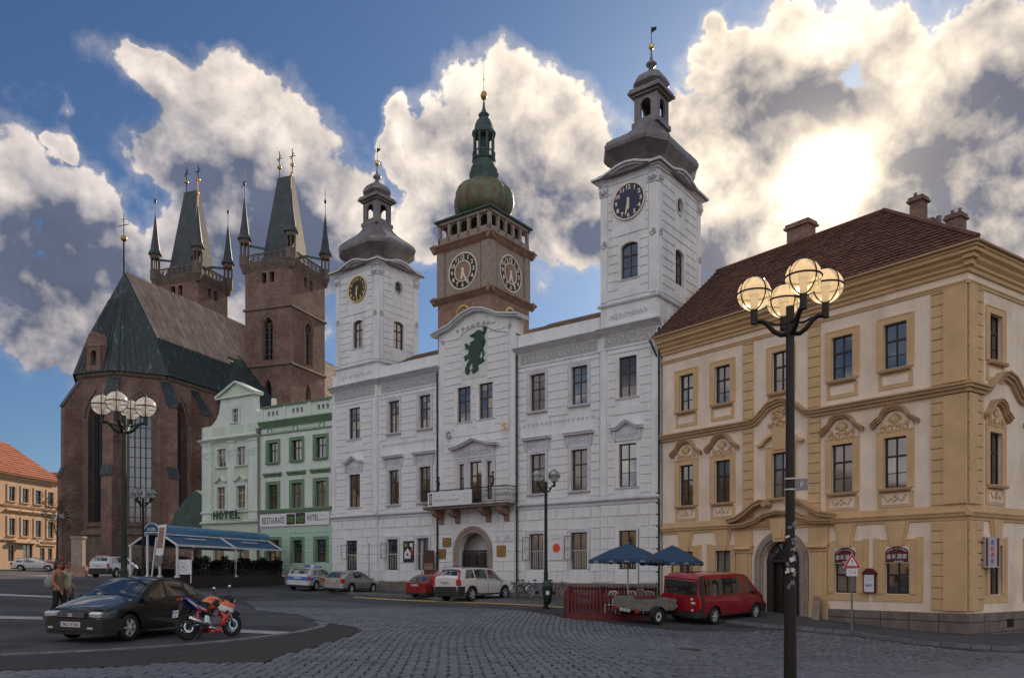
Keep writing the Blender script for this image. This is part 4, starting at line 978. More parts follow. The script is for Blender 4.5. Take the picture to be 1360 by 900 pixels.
# plinth slabs
def plinth(x0, x1, zt):
    x = x0
    while x < x1-.05:
        x2 = min(x+1.1, x1); 
        for (za, zb) in ((-1.8,-.62),(-.62,-.2),(-.2,zt)) if zt < .3 else ((-1.6,0),(0,zt)): MB().block(x+.005,x2-.005,za+.004,zb-.004,0,-.10,.015).build('plinth_slab','plinth_stone',ye)
        x = x2
plinth(0,4.4,.45); plinth(9.0,LY+.08,.12)
# right-hand side of the corner house
MR = Matrix.Rotation(-YE.rot,4,'Z') @ Matrix.Translation((YR.a[0]-YE.a[0], YR.a[1]-YE.a[1], 0)) @ Matrix.Rotation(YR.rot,4,'Z')
def right_side():
    tp = [(1.55,2.48),(4.72,5.65),(7.9,8.83),(11.1,12.03)]
    o_ = [(a,b,9.46,11.23) for a,b in tp]+[(a,b,4.86,6.83) for a,b in tp]+[(a,b,.78,2.62) for a,b in tp]
    m = MB(); wall(m, 0, 16, -2.5, 13.0, o_, 0, .28); m.build('wall', Wc, ye, fix=False)
    v = MB(); [v.box(a-.3,b+.3,.75,.8,c-.3,d+.3) for a,b,c,d in o_]; v.build('dark_interior','void',ye)
    for (a,b) in tp: ywin(a,b,2); ywin(a,b,1); ywin(a,b,0,.78)
    ledges(.0, 16.0, 2.6)
    for z0,z1 in ((4.08,8.08),(8.52,11.98),(.2,3.48)): pil(.0,1.05,z0,z1); MB().block(-.02,.5,z0,z1,-.07,-.13,.012).build('pilaster_face',Oc,ye)
    plinth(-.08,16,.12)
    k = MB(); k.box(2.75,3.2,-.13,-.10,-.45,-.15); k.build('cellar_vent','void',ye)
turned(ye, MR, right_side)
for z, q in ((12.42,.55),):
    pass
# corner joints of the mouldings
k = MB()
for (z0, z1, pr, mm) in ((12.44,12.6,.12,0),(12.6,12.8,.28,0),(12.8,12.96,.42,0),(12.96,13.1,.54,0),(13.1,13.26,.63,0),(12.0,12.15,.10,0),(3.52,3.66,.07,0),(3.66,3.84,.19,0),(8.12,8.26,.14,0),(8.26,8.38,.24,0),(8.37,8.44,.32,0)):
    a = Vector((LY-.02, 0)); e1 = Vector((1,0)); e2 = Vector((cos(YR.rot-YE.rot), sin(YR.rot-YE.rot))); n1 = Vector((0,-1)); n2 = Vector((e2.y,-e2.x))
    mid = (n1+n2); mid = mid/(mid.length)*pr*1.36
    k = MB(); k.poly_xy([(LY-.01,0),(LY-.01,-pr+.004),(LY+mid.x*1.0,mid.y*1.0),(LY+n2.x*(pr-.004)+.0,n2.y*(pr-.004)),(LY+.05,.05)], z0+.003, z1-.003); k.build('cornice_return',Oc,ye)
# roof
def w2l(F, x, y): dx, dy = x-F.a[0], y-F.a[1]; return (dx*F.d[0]+dy*F.d[1], dx*F.n[0]+dy*F.n[1])
e2 = Vector((cos(YR.rot-YE.rot), sin(YR.rot-YE.rot))); n2 = Vector((e2.y,-e2.x))
cor = Vector((LY,0))+ (Vector((0,-1))+n2)/(1+Vector((0,-1)).dot(n2))*.66
PK = Vector((9.0,4.5)); zr, ze = 17.75, 13.27
we = cor+e2*20; wr_ = PK+e2*18
m = MB(); 
m.add([(-.15,-.66,ze),(cor.x,cor.y,ze),(PK.x,PK.y,zr),(-.15,4.5,zr)], [(0,1,2,3)])
m.add([(cor.x,cor.y,ze),(we.x,we.y,ze),(wr_.x,wr_.y,zr),(PK.x,PK.y,zr)], [(0,1,2,3)])
inn = PK-n2*5.4
m.add([(-.15,4.5,zr),(PK.x,PK.y,zr),(PK.x-5,9.6,ze),(-.15,9.6,ze)], [(0,1,2,3)])
m.add([(PK.x,PK.y,zr),(wr_.x,wr_.y,zr),(wr_.x-n2.x*5.4,wr_.y-n2.y*5.4,ze),(PK.x-5,9.6,ze)], [(0,1,2,3)])
m.add([(-.15,-.66,ze-.08),(cor.x,cor.y,ze-.08),(cor.x,cor.y,ze+.02),(-.15,-.66,ze+.02)], [(0,1,2,3)]); m.add([(cor.x,cor.y,ze-.08),(we.x,we.y,ze-.08),(we.x,we.y,ze+.02),(cor.x,cor.y,ze+.02)], [(0,1,2,3)])
m.add([(-.15,-.66,ze),(-.15,4.5,zr),(-.15,9.6,ze)], [(0,1,2)])
rf = m.build('roof','brown_tiles',ye,fix=False)
tile_slope(rf, (-.15,-.66,ze), (cor.x,cor.y,ze), (-.15,4.5,zr), (PK.x,PK.y,zr), .26, .34, 'red_tiles', seed=3)
m = MB(); a_, b_ = Vector((cor.x,cor.y,ze+.08)), Vector((PK.x,PK.y,zr+.08)); m.tube([a_, b_], .10, 6); m.tube([(-.15,4.5,zr+.05),(PK.x,PK.y,zr+.05)], .10, 6); m.tube([b_, (wr_.x,wr_.y,zr+.05)], .10, 6); m.build('ridge_tiles','red_tiles',rf)
gt = MB(); gt.tube([(-.1,-.69,ze-.04),(cor.x,cor.y-.04,ze-.04)], .05, 8); gt.tube([(cor.x+.03,cor.y-.02,ze-.04),(we.x+.03,we.y,ze-.04)], .05, 8); gt.build('gutter','ochre_ledge',ye)
def chim(u, Y, w_, d_, z0, z1, cap=.12, m_='church_brick', pots=0):
    x, y = w2l(YE, *gp(u, Y)); k = MB(); k.box(x-w_/2,x+w_/2,y-d_/2,y+d_/2,z0,z1-.25); k.box(x-w_/2-cap,x+w_/2+cap,y-d_/2-cap,y+d_/2+cap,z1-.25,z1-.14); k.box(x-w_/2-cap*.5,x+w_/2+cap*.5,y-d_/2-cap*.5,y+d_/2+cap*.5,z1-.14,z1)
    for q in range(pots): k.tube([(x-w_*.25+q*w_*.5,y,z1),(x-w_*.25+q*w_*.5,y,z1+.3)], .09, 8)
    k.build('chimney',m_,rf)
zz = lambda v, Y: EYE+(760-v)/1058*Y
chim(1064,39.5,1.15,.7,16.4,zz(297,39.5))
chim(1220,41,.62,.62,15.5,zz(263,41),.12,'church_brick',1); chim(1237,42.5,.32,.4,15,zz(291,42.5),.06); chim(1270,41,.72,.7,14.5,zz(286,41),.1,'church_brick',2); chim(1256,42,.35,.4,15,zz(312,42),.04)
x, y = w2l(YE, *gp(1247, 42)); k = MB(); k.tube([(x,y,15),(x,y,zz(287,42))], .13, 10); k.build('metal_flue','kerb_granite',rf)
k = MB(); k.tube([(-.22,-.72,13.2),(-.22,-.5,12.9),(-.22,-.14,12.4),(-.22,-.14,.4)], .06, 8); k.build('downpipe','copper_green',ye)
m = MB(); m.box(.1,LY-1.2,2.2,8.6,-2,13.0); m.poly_xy([(LY-1.2,2.2),(LY+e2.x*15-1.5,e2.y*15+1.0),(LY+e2.x*15-8,e2.y*15+4),(LY-7,8.6)],-2,13.0); m.build('rear_block','cream_plaster',ye)
for (xa,ya,xb,yb) in ((.02,.02,.1,8.6),): MB().box(xa,xb,ya+.3,yb,-2,13.0).build('party_wall','cream_plaster',ye)
mat('plate_dim', (.42,.40,.42), .5, var=.05)
# signs fixed to it
def restaurant_sign(x, z, lbl):
    t = thing('restaurant_sign', lbl, 'sign', on(YE, x, -.03, z), YE.rot, 'restaurant signs in the ground floor windows')
    MB().box(-.46,.46,-.02,.02,-.33,.33).build('backing','cream_plaster',t)
    k = MB(); k.poly_xz([(-.44,-.3),(.44,-.3)]+[(.44*cos(q),.08+.22*sin(q)) for q in [pi*i/12 for i in range(13)]], -.035, -.021); k.build('sign_panel','sign_maroon',t)
    for i, ch in enumerate('金城酒家'): text(ch, 'character', t, (-.31+i*.205,-.036,-.07), .19, 'poster_white', .18, .006, .01)
    s = 'GUANDA RESTAURANT'
    for i, ch in enumerate(s):
        if ch == ' ': continue
        a = radians(154-128*i/(len(s)-1)); text(ch, 'letter', t, (.40*cos(a),-.036,.02+.21*sin(a)+.0), .055, 'poster_white', None, .005, .0, (0,-(a-pi/2)*.55,0))
    MB().box(-.1,.25,-.04,-.036,-.27,-.245).build('underline','poster_white',t)
restaurant_sign(9.72, 2.30, 'maroon arched restaurant sign behind the warning triangle, left of the two by the menu box')
restaurant_sign(11.83, 2.30, 'maroon arched restaurant sign in the window nearest the building corner')
t = thing('menu_box', 'wall-mounted menu box with a small dark red roof and white menu sheet', 'menu box', on(YE, 10.78, -.06, 1.22), YE.rot)
MB().box(-.24,.24,-.10,0,-.42,.34).build('case','sign_maroon',t); MB().box(-.2,.2,-.115,-.101,-.38,.3).build('menu_sheet','poster_white',t); MB().poly_xz([(-.31,.34),(.31,.34),(.1,.55),(-.1,.55)],-.16,0).build('roof','sign_maroon',t)
text('MENU', 'lettering', t, (0,-.117,-.12), .10, 'sign_blue', .26, .003, .01); text('1.1', 'lettering', t, (0,-.117,.12), .12, 'ink_grey', .16, .003)
t = thing('hanging_sign', 'vertical red and white light box sign projecting from the building corner', 'sign', on(YR, .98, -.15, 2.35), YR.rot-.35); t.scale = (.78,.78,.78)
MB().box(-.12,.75,-.09,.09,-.72,.72).build('light_box','plate_dim',t)
for x in (-.07,.57): MB().box(x,x+.13,-.10,-.091,-.66,.66).build('side_strip','sign_maroon',t)
for i, ch in enumerate('金城酒家'): text(ch, 'character', t, (.31,-.092,.48-i*.3), .24, 'sign_red' if i in (1,2) else 'sign_blue', .22, .006, .01)
for z in (-.35,.45): MB().tube([(-.12,.0,z),(-.4,.1,z)], .03, 6).build('bracket','black_iron',t)
t = thing('sandwich_board', 'reddish advertising board on legs standing beside the arched portal of the corner house', 'board', on(YE, 8.75, -.5, gz(*YE.at(8.75,-.5))+.1), YE.rot); t.scale = (.62,.8,.85)
MB().poly_yz([(-.18,0),(-.14,0),(.02,1.15),(-.02,1.15)],-.27,.27).build('front_panel','sandstone',t); MB().poly_yz([(.14,0),(.18,0),(.02,1.15),(-.02,1.15)],-.27,.27).build('rear_panel','sandstone',t)
for k_, zq in enumerate((.9,.5)): MB().poly_yz([(-.195+.14*zq,zq-.12),(-.19+.14*zq,zq-.12),(-.16+.14*zq,zq+.12),(-.165+.14*zq,zq+.12)],-.2,.2).build('print_panel','sign_red' if k_ == 0 else 'old_stone',t)

# ================================================================== HOTELS
# white hotel with the scrolled gable
wh = thing('white_hotel', 'narrow mint and white hotel with curved gable and green HOTEL lettering', 'hotel', (*HO.a, 0), HO.rot)
wr = [(1.86,2.86,9.72,11.12),(4.05,5.05,9.72,11.12),(1.80,2.74,6.47,8.2),(4.02,5.0,6.47,8.2),(3.55,4.22,13.0,14.05)]
gr = [(1.3,2.6,1.9,4.4),(4.1,5.4,1.2,4.4)]
m = MB(); wall(m,0,6.6,0,12.95,wr[:4]+gr,0,.28); 
m.box(0,6.6,.8,8,0,12.5); m.build('wall','mint_field',wh,fix=False)
m = MB(); wall(m,2.2,5.85,12.95,15.0,[wr[4]],0,.28); m.box(2.2,5.85,.5,.6,12.95,15.0); m.build('gable_wall','mint_white',wh,fix=False)
for s in (-1,1):   # volutes
    pts = [(2.2,12.95),(2.2,14.9),(2.12,14.4),(2.0,13.9),(1.7,13.45),(1.3,13.1),(.9,12.95)] if s < 0 else [(5.85,12.95),(5.85,14.9),(5.93,14.4),(6.05,13.9),(6.3,13.45),(6.55,13.2),(6.6,12.95)]
    MB().poly_xz(pts,0,.5).build('volute','mint_white',wh)
m = MB(); m.poly_xz([(1.95,15.0),(6.1,15.0),(4.02,15.95)],-.06,.6); m.build('gable_field','mint_field',wh)
m = MB(); m.band([(1.8,15.0),(4.02,16.0),(6.25,15.0)],.14,-.25,.6); m.band([(1.8,14.92),(6.25,14.92)],.1,-.2,.6); m.build('gable_moulding','mint_white',wh)
for (x,z,r) in (): pass
moulding(wh,-.12,6.55,corn(0,11.62,.36,.30,3),'mint_white','cornice'); m = MB(); m.box(.3,6.55,-.06,0,12.0,12.95)
m.build('balustrade','mint_white',wh)
for (a,b) in ((1.35,2.9),(3.35,4.75),(5.2,6.2)): MB().block(a,b,12.15,12.75,-.06,-.075).build('balustrade_panel','mint_field',wh)
for (a,b) in ((.2,1.2),(3.05,3.85),(5.4,6.35)):
    m = MB(); m.box(a,b,-.09,0,5.6,11.6); m.box(a-.05,b+.05,-.13,0,10.9,11.05); m.box(a-.05,b+.05,-.15,0,11.5,11.62); scrolls(m,a+.1,b-.1,10.3,10.9,-.10,2,3,.035); m.build('pilaster','mint_white',wh)
for i, w_ in enumerate(wr):
    window(wh,*w_,'pale_wood',.12,(0,.36,.68,1),2,transom=1,surround='mint_white',sur_w=.2,sur_y=.05,sill=(.12,.1,'mint_white'))
    if i in (2,3): 
        c = (w_[0]+w_[1])/2; m = MB(); pts = [(c-.7,8.55),(c-.35,8.62),(c,8.92),(c+.35,8.62),(c+.7,8.55)]; m.band(pts,.12,-.2,0); m.build('window_hood','mint_white',wh)
v = MB(); [v.box(a-.2,b+.2,.6,.65,c-.2,d+.2) for a,b,c,d in wr[:4]+gr]; v.build('dark_interior','void',wh)
for g_ in gr: window(wh,*g_,'pale_wood',.14,(0,.7,1),2,transom=0)
moulding(wh,0,6.5,[(0,6.15),(-.16,6.18),(-.18,6.28),(0,6.34)],'mint_white','string_course'); moulding(wh,0,6.5,[(0,5.35),(-.2,5.38),(-.24,5.5),(0,5.6)],'mint_white','string_course')
for i, ch in enumerate('HOTEL'): text(ch, 'letter', wh, (2.0+i*.62,-.30,5.98), .62, 'lion_green', .48, .06, .03)
m = MB(); m.poly_yz([(.6,12.9),(2.6,14.6),(8.4,12.5),(8.4,12.3)],0,6.5); m.build('roof','red_tiles',wh)
m = MB(); m.box(6.0,6.25,1.6,1.9,13.2,14.9); m.build('flue','mint_white',wh)
# green hotel
gh = thing('green_hotel', 'green and white three storey hotel with a RESTAURACE sign band over the ground floor', 'hotel', (*HO.at(6.62), 0), HO.rot)
O6 = 6.62
tw = [(7.44,8.44),(9.87,10.87),(12.2,13.2)]; tw = [(a-O6,b-O6) for a,b in tw]
ops = [(a,b,9.68,11.13) for a,b in tw]+[(a,b,6.15,8.05) for a,b in tw]+[(9.96-O6,10.91-O6,2.3,3.94),(12.25-O6,13.24-O6,2.34,3.94),(7.3-O6,8.6-O6,.9,4.0)]
L2 = 13.9-O6
m = MB(); wall(m,0,L2,4.8,12.3,ops,0,.28); m.box(0,L2,.8,8,0,13.0); m.build('wall','mint_white',gh,fix=False)
m = MB(); wall(m,0,L2,-.5,4.8,ops,0,.28); m.build('ground_floor_wall','green_wall',gh,fix=False)
v = MB(); [v.box(a-.2,b+.2,.6,.65,c-.2,d+.2) for a,b,c,d in ops]; v.build('dark_interior','void',gh)
for i, o_ in enumerate(ops): 
    window(gh,*o_,'green_wood',.14,(0,.62,1) if i < 6 else (0,.6,1),2,transom=0,surround='green_trim',sur_w=.2,sur_y=.06,sill=(.16,.13,'green_trim') if i < 6 else None)
for (a,b) in tw: moulding(gh,a-.4,b+.4,[(0,8.62),(-.1,8.66),(-.12,8.74),(-.24,8.8),(-.24,8.9),(0,8.95)],'green_trim','window_hood'); MB().box(a-.15,b+.15,-.04,0,8.3,8.6).build('lintel_panel','mint_white',gh)
moulding(gh,0,L2,corn(0,12.2,.34,.5,4),'green_trim','cornice'); moulding(gh,0,L2,[(0,11.72),(-.07,11.74),(-.07,11.84),(0,11.86)],'green_trim','frieze_moulding')
m = MB(); wq = []
for g_ in range(3):
    for q in range(3): x = .7+g_*2.5+q*.42; wq.append((x,x+.24,13.1,13.45))
wall(m,0,L2,12.75,13.75,wq,.04,.2); m.build('attic_wall','mint_white',gh,fix=False); m = MB(); m.box(0,L2,.24,.3,12.7,13.7); m.build('attic_dark','void',gh)
for g_ in range(4): x = [0,2.35,4.85,L2-.25][g_]; MB().box(x,x+.25,-.04,.04,12.75,13.75).build('attic_post','mint_white',gh)
moulding(gh,0,L2,[(.3,13.72),(-.08,13.74),(-.12,13.86),(.3,13.92)],'green_trim','attic_cap')
for q in (1.0,3.6,6.2): 
    MB().disc_y(0,0,.26,-.04,0,16,.19).build('frieze_ring','green_trim',gh,(q,-.01,12.0))
for q in ((1.4,3.2),(4.0,5.8)): 
    m = MB(); m.box(q[0],q[1],-.03,0,11.93,11.95); m.box(q[0],q[1],-.03,0,12.13,12.15); m.build('frieze_panel','green_trim',gh)
moulding(gh,0,L2-.2,[(0,5.95),(-.14,5.98),(-.16,6.1),(-.22,6.14),(-.22,6.2),(0,6.26)],'green_trim','string_course')
courses(gh,.05,L2-.05,1.2,4.85,.46,[(a-.2,b+.2,c-.2,d+.2) for a,b,c,d in ops[6:]],'green_wall','plaster_block',.03,.03,1.1)
t = thing('hotel_sign_band', 'long pale sign band reading RESTAURACE POD VEZI HOTEL above the green ground floor', 'sign', on(HO, O6+.05, -.10, 5.42), HO.rot)
MB().box(0,6.9,-.03,.05,-.45,.45).build('board','poster_white',t)
for i, ch in enumerate('RESTAURACE'): text(ch,'letter',t,(.35+i*.235,-.032,0),.46,'ink',.17,.012,.01)
m = MB(); m.box(2.78,3.62,-.05,-.031,-.34,.4); m.box(3.72,4.62,-.05,-.031,-.32,.46); m.build('dark_panel','dark_wood',t)
text('POD','lettering',t,(3.2,-.052,.0),.42,'green_print',.66,.01,.02); text('VĚŽÍ','lettering',t,(4.16,-.052,.04),.5,'green_print',.72,.01,.02)
for i, ch in enumerate('HOTEL'): text(ch,'letter',t,(4.95+i*.23,-.032,.08),.42,'ink',.17,.012,.01)
text('tel. 495','small_print',t,(6.35,-.032,.22),.07,'ink_grey',.7,.004); text('pension','small_print',t,(6.4,-.032,-.1),.14,'ink',.75,.004)
t = downpipe(wh, 6.52, 1, 11.9, 'dark_sheet_metal', -.12)
m = MB(); m.box(6.38,6.66,-.25,0,11.9,12.3); m.build('rainwater_head','dark_sheet_metal',wh)

# ================================================================== CHURCH
CH_ROT = math.atan2(-.334,.943)
ch = thing('brick_church', 'dark red brick gothic church with tall pointed windows, steep patched copper roof and twin towers', 'church', (-46.3,95,0), CH_ROT)
R0, yc_ = 7.0, 2.5
vt = [(R0*sin(radians(f)), yc_-R0*cos(radians(f))) for f in (-67.5,-22.5,22.5,67.5)]
pl = [(-6.47,44)]+vt+[(6.47,44)]
ZE, ZR, G0 = 24.4, 37.3, 0.0
def chwall(pa, pb, wins_, nm='wall', y1=None):
    """one facet of the choir: local frame along pa->pb, outward to the right-hand side"""
    L_ = hypot(pb[0]-pa[0],pb[1]-pa[1]); an = atan2(pb[1]-pa[1],pb[0]-pa[0]); M = Matrix.Translation((pa[0],pa[1],0)) @ Matrix.Rotation(an,4,'Z')
    m = MB(); wall(m,0,L_,G0,ZE,wins_,0,.9)
    for (a,b,c,d) in wins_: arch_fill(m,a,b,d-2.6,d,0,.9,8,True)
    m.xf(M); m.build(nm,'church_brick',ch,fix=False)
    for (a,b,c,d) in wins_:
        k = MB(); h_ = MB()
        k.box(a,b,.84,.90,c,d); k.xf(M); 
        w_ = MB(); n = 3
        for q in range(1,n+1): x = a+(b-a)*q/(n+1); w_.box(x-.07,x+.07,.66,.84,c,d-1.6)
        for q in range(int((d-c-2)/1.15)): z = c+.6+q*1.15; w_.box(a,b,.76,.80,z-.03,z+.03)
        for s_ in (.3,.7): x = a+(b-a)*s_; w_.tube([(x+.42*cos(t),.74,d-2.0+.42*sin(t)) for t in [2*pi*i/10 for i in range(11)]],.06,4)
        w_.tube([((a+b)/2+.42*cos(t),.74,d-1.15+.42*sin(t)) for t in [2*pi*i/10 for i in range(11)]],.06,4)
        w_.xf(M); o = w_.build('window','dark_wood',ch); k.build('glazing','church_glass',o)
        r_ = MB()
        for s_, e in ((a,-1),(b,1)):
            for pr in range(3): x0_ = s_+e*(.18*pr); r_.box(min(x0_,x0_+e*.14),max(x0_,x0_+e*.14),-.10+.03*pr,.5-.12*pr,c-.2,d-2.4)
        R1 = (b-a)/2+.5; cxx = (a+b)/2
        pts = [(cxx-R1+.04,d-2.5),(cxx-R1*.86,d-1.5),(cxx-R1*.55,d-.45),(cxx,d+.55),(cxx+R1*.55,d-.45),(cxx+R1*.86,d-1.5),(cxx+R1-.04,d-2.5)]
        r_.band(pts,.2,-.14,.1); r_.box(a-.3,b+.3,-.25,.1,c-.5,c-.2); r_.xf(M); r_.build('window_jamb','church_stone',ch)
for i, (pa, pb) in enumerate(zip(pl, pl[1:])):
    L_ = hypot(pb[0]-pa[0],pb[1]-pa[1])
    if i in (1,2,3):
        w_ = 2.3; chwall(pa,pb,[(L_/2-w_/2,L_/2+w_/2,7.4,21.9)])
    elif i == 4: chwall(pa,(6.47,17),[(1.3,3.3,7.4,21.9),(5.8,7.8,14,21.9),(10.2,12.2,14,21.9)])
    else: chwall((pa[0],24),pb,[])
def buttress(px, py, ang, dep, w_, ztop, wmat='church_brick'):
    M = Matrix.Translation((px,py,0)) @ Matrix.Rotation(ang,4,'Z')
    m = MB(); m.poly_yz([(.4,G0),(-dep-.35,G0),(-dep-.35,12.6),(-dep,13.4),(-dep,ztop-3),(-dep*.8,ztop-2.4),(0,ztop),(.4,ztop)],-w_/2,w_/2); m.xf(M); o = m.build('buttress',wmat,ch)
    c = MB(); c.poly_yz([(-dep-.16,ztop-3.05),(-dep-.1,ztop-2.85),(0,ztop+.15),(.0,ztop-.1)],-w_/2-.1,w_/2+.1); c.xf(M); c.build('copper_cap','copper_roof',o); c = MB(); c.poly_yz([(-dep-.5,12.4),(-dep-.45,12.65),(-dep+.02,13.7),(-dep+.02,13.4)],-w_/2-.08,w_/2+.08); c.xf(M); c.build('copper_cap','copper_roof',o)
for f in (-67.5,-22.5,22.5,67.5): buttress((R0)*sin(radians(f)),yc_-R0*cos(radians(f)),radians(f),1.7,1.15,ZE-.8)
for y_ in (4.6,9.2,13.6): buttress(6.47,y_,pi/2,1.7,1.15,ZE-.8)
m = MB()                                                    # base band and eaves band round the choir
for pa, pb in zip(pl[1:5], pl[2:6]):
    pb = pb if pb[1] < 30 else (6.47,17)
    L_ = hypot(pb[0]-pa[0],pb[1]-pa[1]); M = Matrix.Translation((pa[0],pa[1],0)) @ Matrix.Rotation(atan2(pb[1]-pa[1],pb[0]-pa[0]),4,'Z')
    m = MB(); s0 = 0; m.box(0,L_,-.18,0,G0,5.9); m.poly_yz([(0,5.9),(-.4,5.9),(-.4,6.1),(0,6.5)],0,L_); m.poly_yz([(0,23.9),(-.25,24.1),(-.35,24.38),(0,24.38)],0,L_) if 0 else None; m.xf(M,s0); m.build('stone_base','church_stone',ch)
    m = MB(); m.poly_yz([(0,23.9),(-.25,24.1),(-.35,24.38),(0,24.38)],0,L_); m.xf(M); m.build('eaves_band','church_stone',ch)
# roof
ex = [(x*1.09,(y-yc_)*1.09+yc_) for x, y in vt]; AP = (0,0,ZR)
m = MB(); zE = ZE
for a, b in zip(ex, ex[1:]):
    k = .70; A2 = (AP[0]+(a[0]-AP[0])*k,AP[1]+(a[1]-AP[1])*k,ZR+(zE+1.1-ZR)*k); B2 = (AP[0]+(b[0]-AP[0])*k,AP[1]+(b[1]-AP[1])*k,ZR+(zE+1.1-ZR)*k)
    m.add([AP,A2,B2],[(0,1,2)]); m.add([A2,(*a,zE),(*b,zE),B2],[(0,1,2,3)])
xe = 6.47*1.09; k = .70; xm, zm = xe*k, ZR+(zE+1.1-ZR)*k
for s in (1,-1):
    e0 = ex[3] if s > 0 else ex[0]; A2 = (e0[0]*k,e0[1]*k,zm)
    m.add([AP,A2,(s*xm,46,zm),(0,46,ZR)],[(0,1,2,3) if s > 0 else (3,2,1,0)]); m.add([A2,(*e0,zE),(s*xe,46,zE),(s*xm,46,zm)],[(0,1,2,3) if s > 0 else (3,2,1,0)])
rf = m.build('roof','copper_roof',ch,fix=False)
k = MB()                                                    # standing seams on the copper
for a, b in zip(ex, ex[1:]):
    for q in range(1,9):
        t = q/9; e = (a[0]+(b[0]-a[0])*t, a[1]+(b[1]-a[1])*t); k.tube([(e[0]*1.005,e[1]*1.005,zE+.05),(e[0]*.71,e[1]*.71,zm+.06),(AP[0],AP[1]-.02,ZR-.2+.0)] if abs(t-.5) < .06 else [(e[0]*1.005,e[1]*1.005,zE+.05),(e[0]*.71,e[1]*.71,zm+.06),(e[0]*(.30),e[1]*(.30),ZR-(ZR-zm)*.42)],.05,4)
for q in range(34): y_ = .5+q*.5; k.tube([(xe+.02,y_,zE+.05),(xm+.03,y_,zm+.05)],.045,4)
k.build('roof_seams','copper_roof',rf)
# tiled upper slope (right) with rows of tiles
def side(y, t): return (xm*t, y, ZR+(zm-ZR)*t)
e3 = (ex[3][0]*k if 0 else ex[3][0]*.70, ex[3][1]*.70, zm)
tile_slope(rf,(e3[0],e3[1]+.3,e3[2]),(xm,13,zm),(0,.2,ZR),(0,13,ZR),.52,1.6,'church_tiles','roof_tiles',.09,.02,5,rib=.26)
tile_slope(rf,side(13,.85),side(46,.85),(0,13,ZR),(0,46,ZR),.52,1.6,'church_tiles','roof_tiles',.09,.02,6,rib=.26)
m = MB(); A_=(6.9,9.0,24.7); B_=(4.0,16,31.2); C_=(12.2,16.2,21.6); D_=(9.5,11.5,22.2); m.add([A_,D_,C_,B_,(3.3,13.2,30.9)],[(0,1,2,3),(0,3,4)]); m.build('aisle_roof','copper_roof',rf,fix=False)
m = MB(); m.poly_xy([(6.4,9.6),(9.4,11.7),(12,16),(12,22),(6.4,22)],0,21.6); m.build('aisle_wall','church_brick',ch)
m = MB(); m.tube([(0,0,ZR-.3),(0,0,41.3)],.10,6); m.tube([(0,0,41.5),(0,0,44.4)],.045,5); m.tube([(-.75,0,43.0),(.75,0,43.0)],.05,5); m.tube([(-.35,0,43.7),(.35,0,43.7)],.04,5); m.build('roof_cross','black_iron',ch)
m = MB(); m.sphere((0,0,41.4),.36,12,8); m.build('cross_ball','brass',ch,smooth=True)
# brick dormer on the apse roof
M = Matrix.Translation((.1,-3.3,0))
m = MB(); wall(m,-1.3,1.3,24.6,27.3,[(-.45,.45,25.2,26.9)],-1.2,.5); arch_fill(m,-.45,.45,26.4,26.9,-1.2,-.7,6); m.box(-1.3,-1.0,-1.2,2.4,24.6,27.3); m.box(1.0,1.3,-1.2,2.4,24.6,27.3); m.poly_xz([(-1.35,27.3),(1.35,27.3),(.9,28.3),(.5,28.9),(0,29.1),(-.5,28.9),(-.9,28.3)],-1.25,1.6); m.box(-.5,.5,-.6,-.5,25,27); m.xf(M); m.build('dormer','church_brick',ch,fix=False)
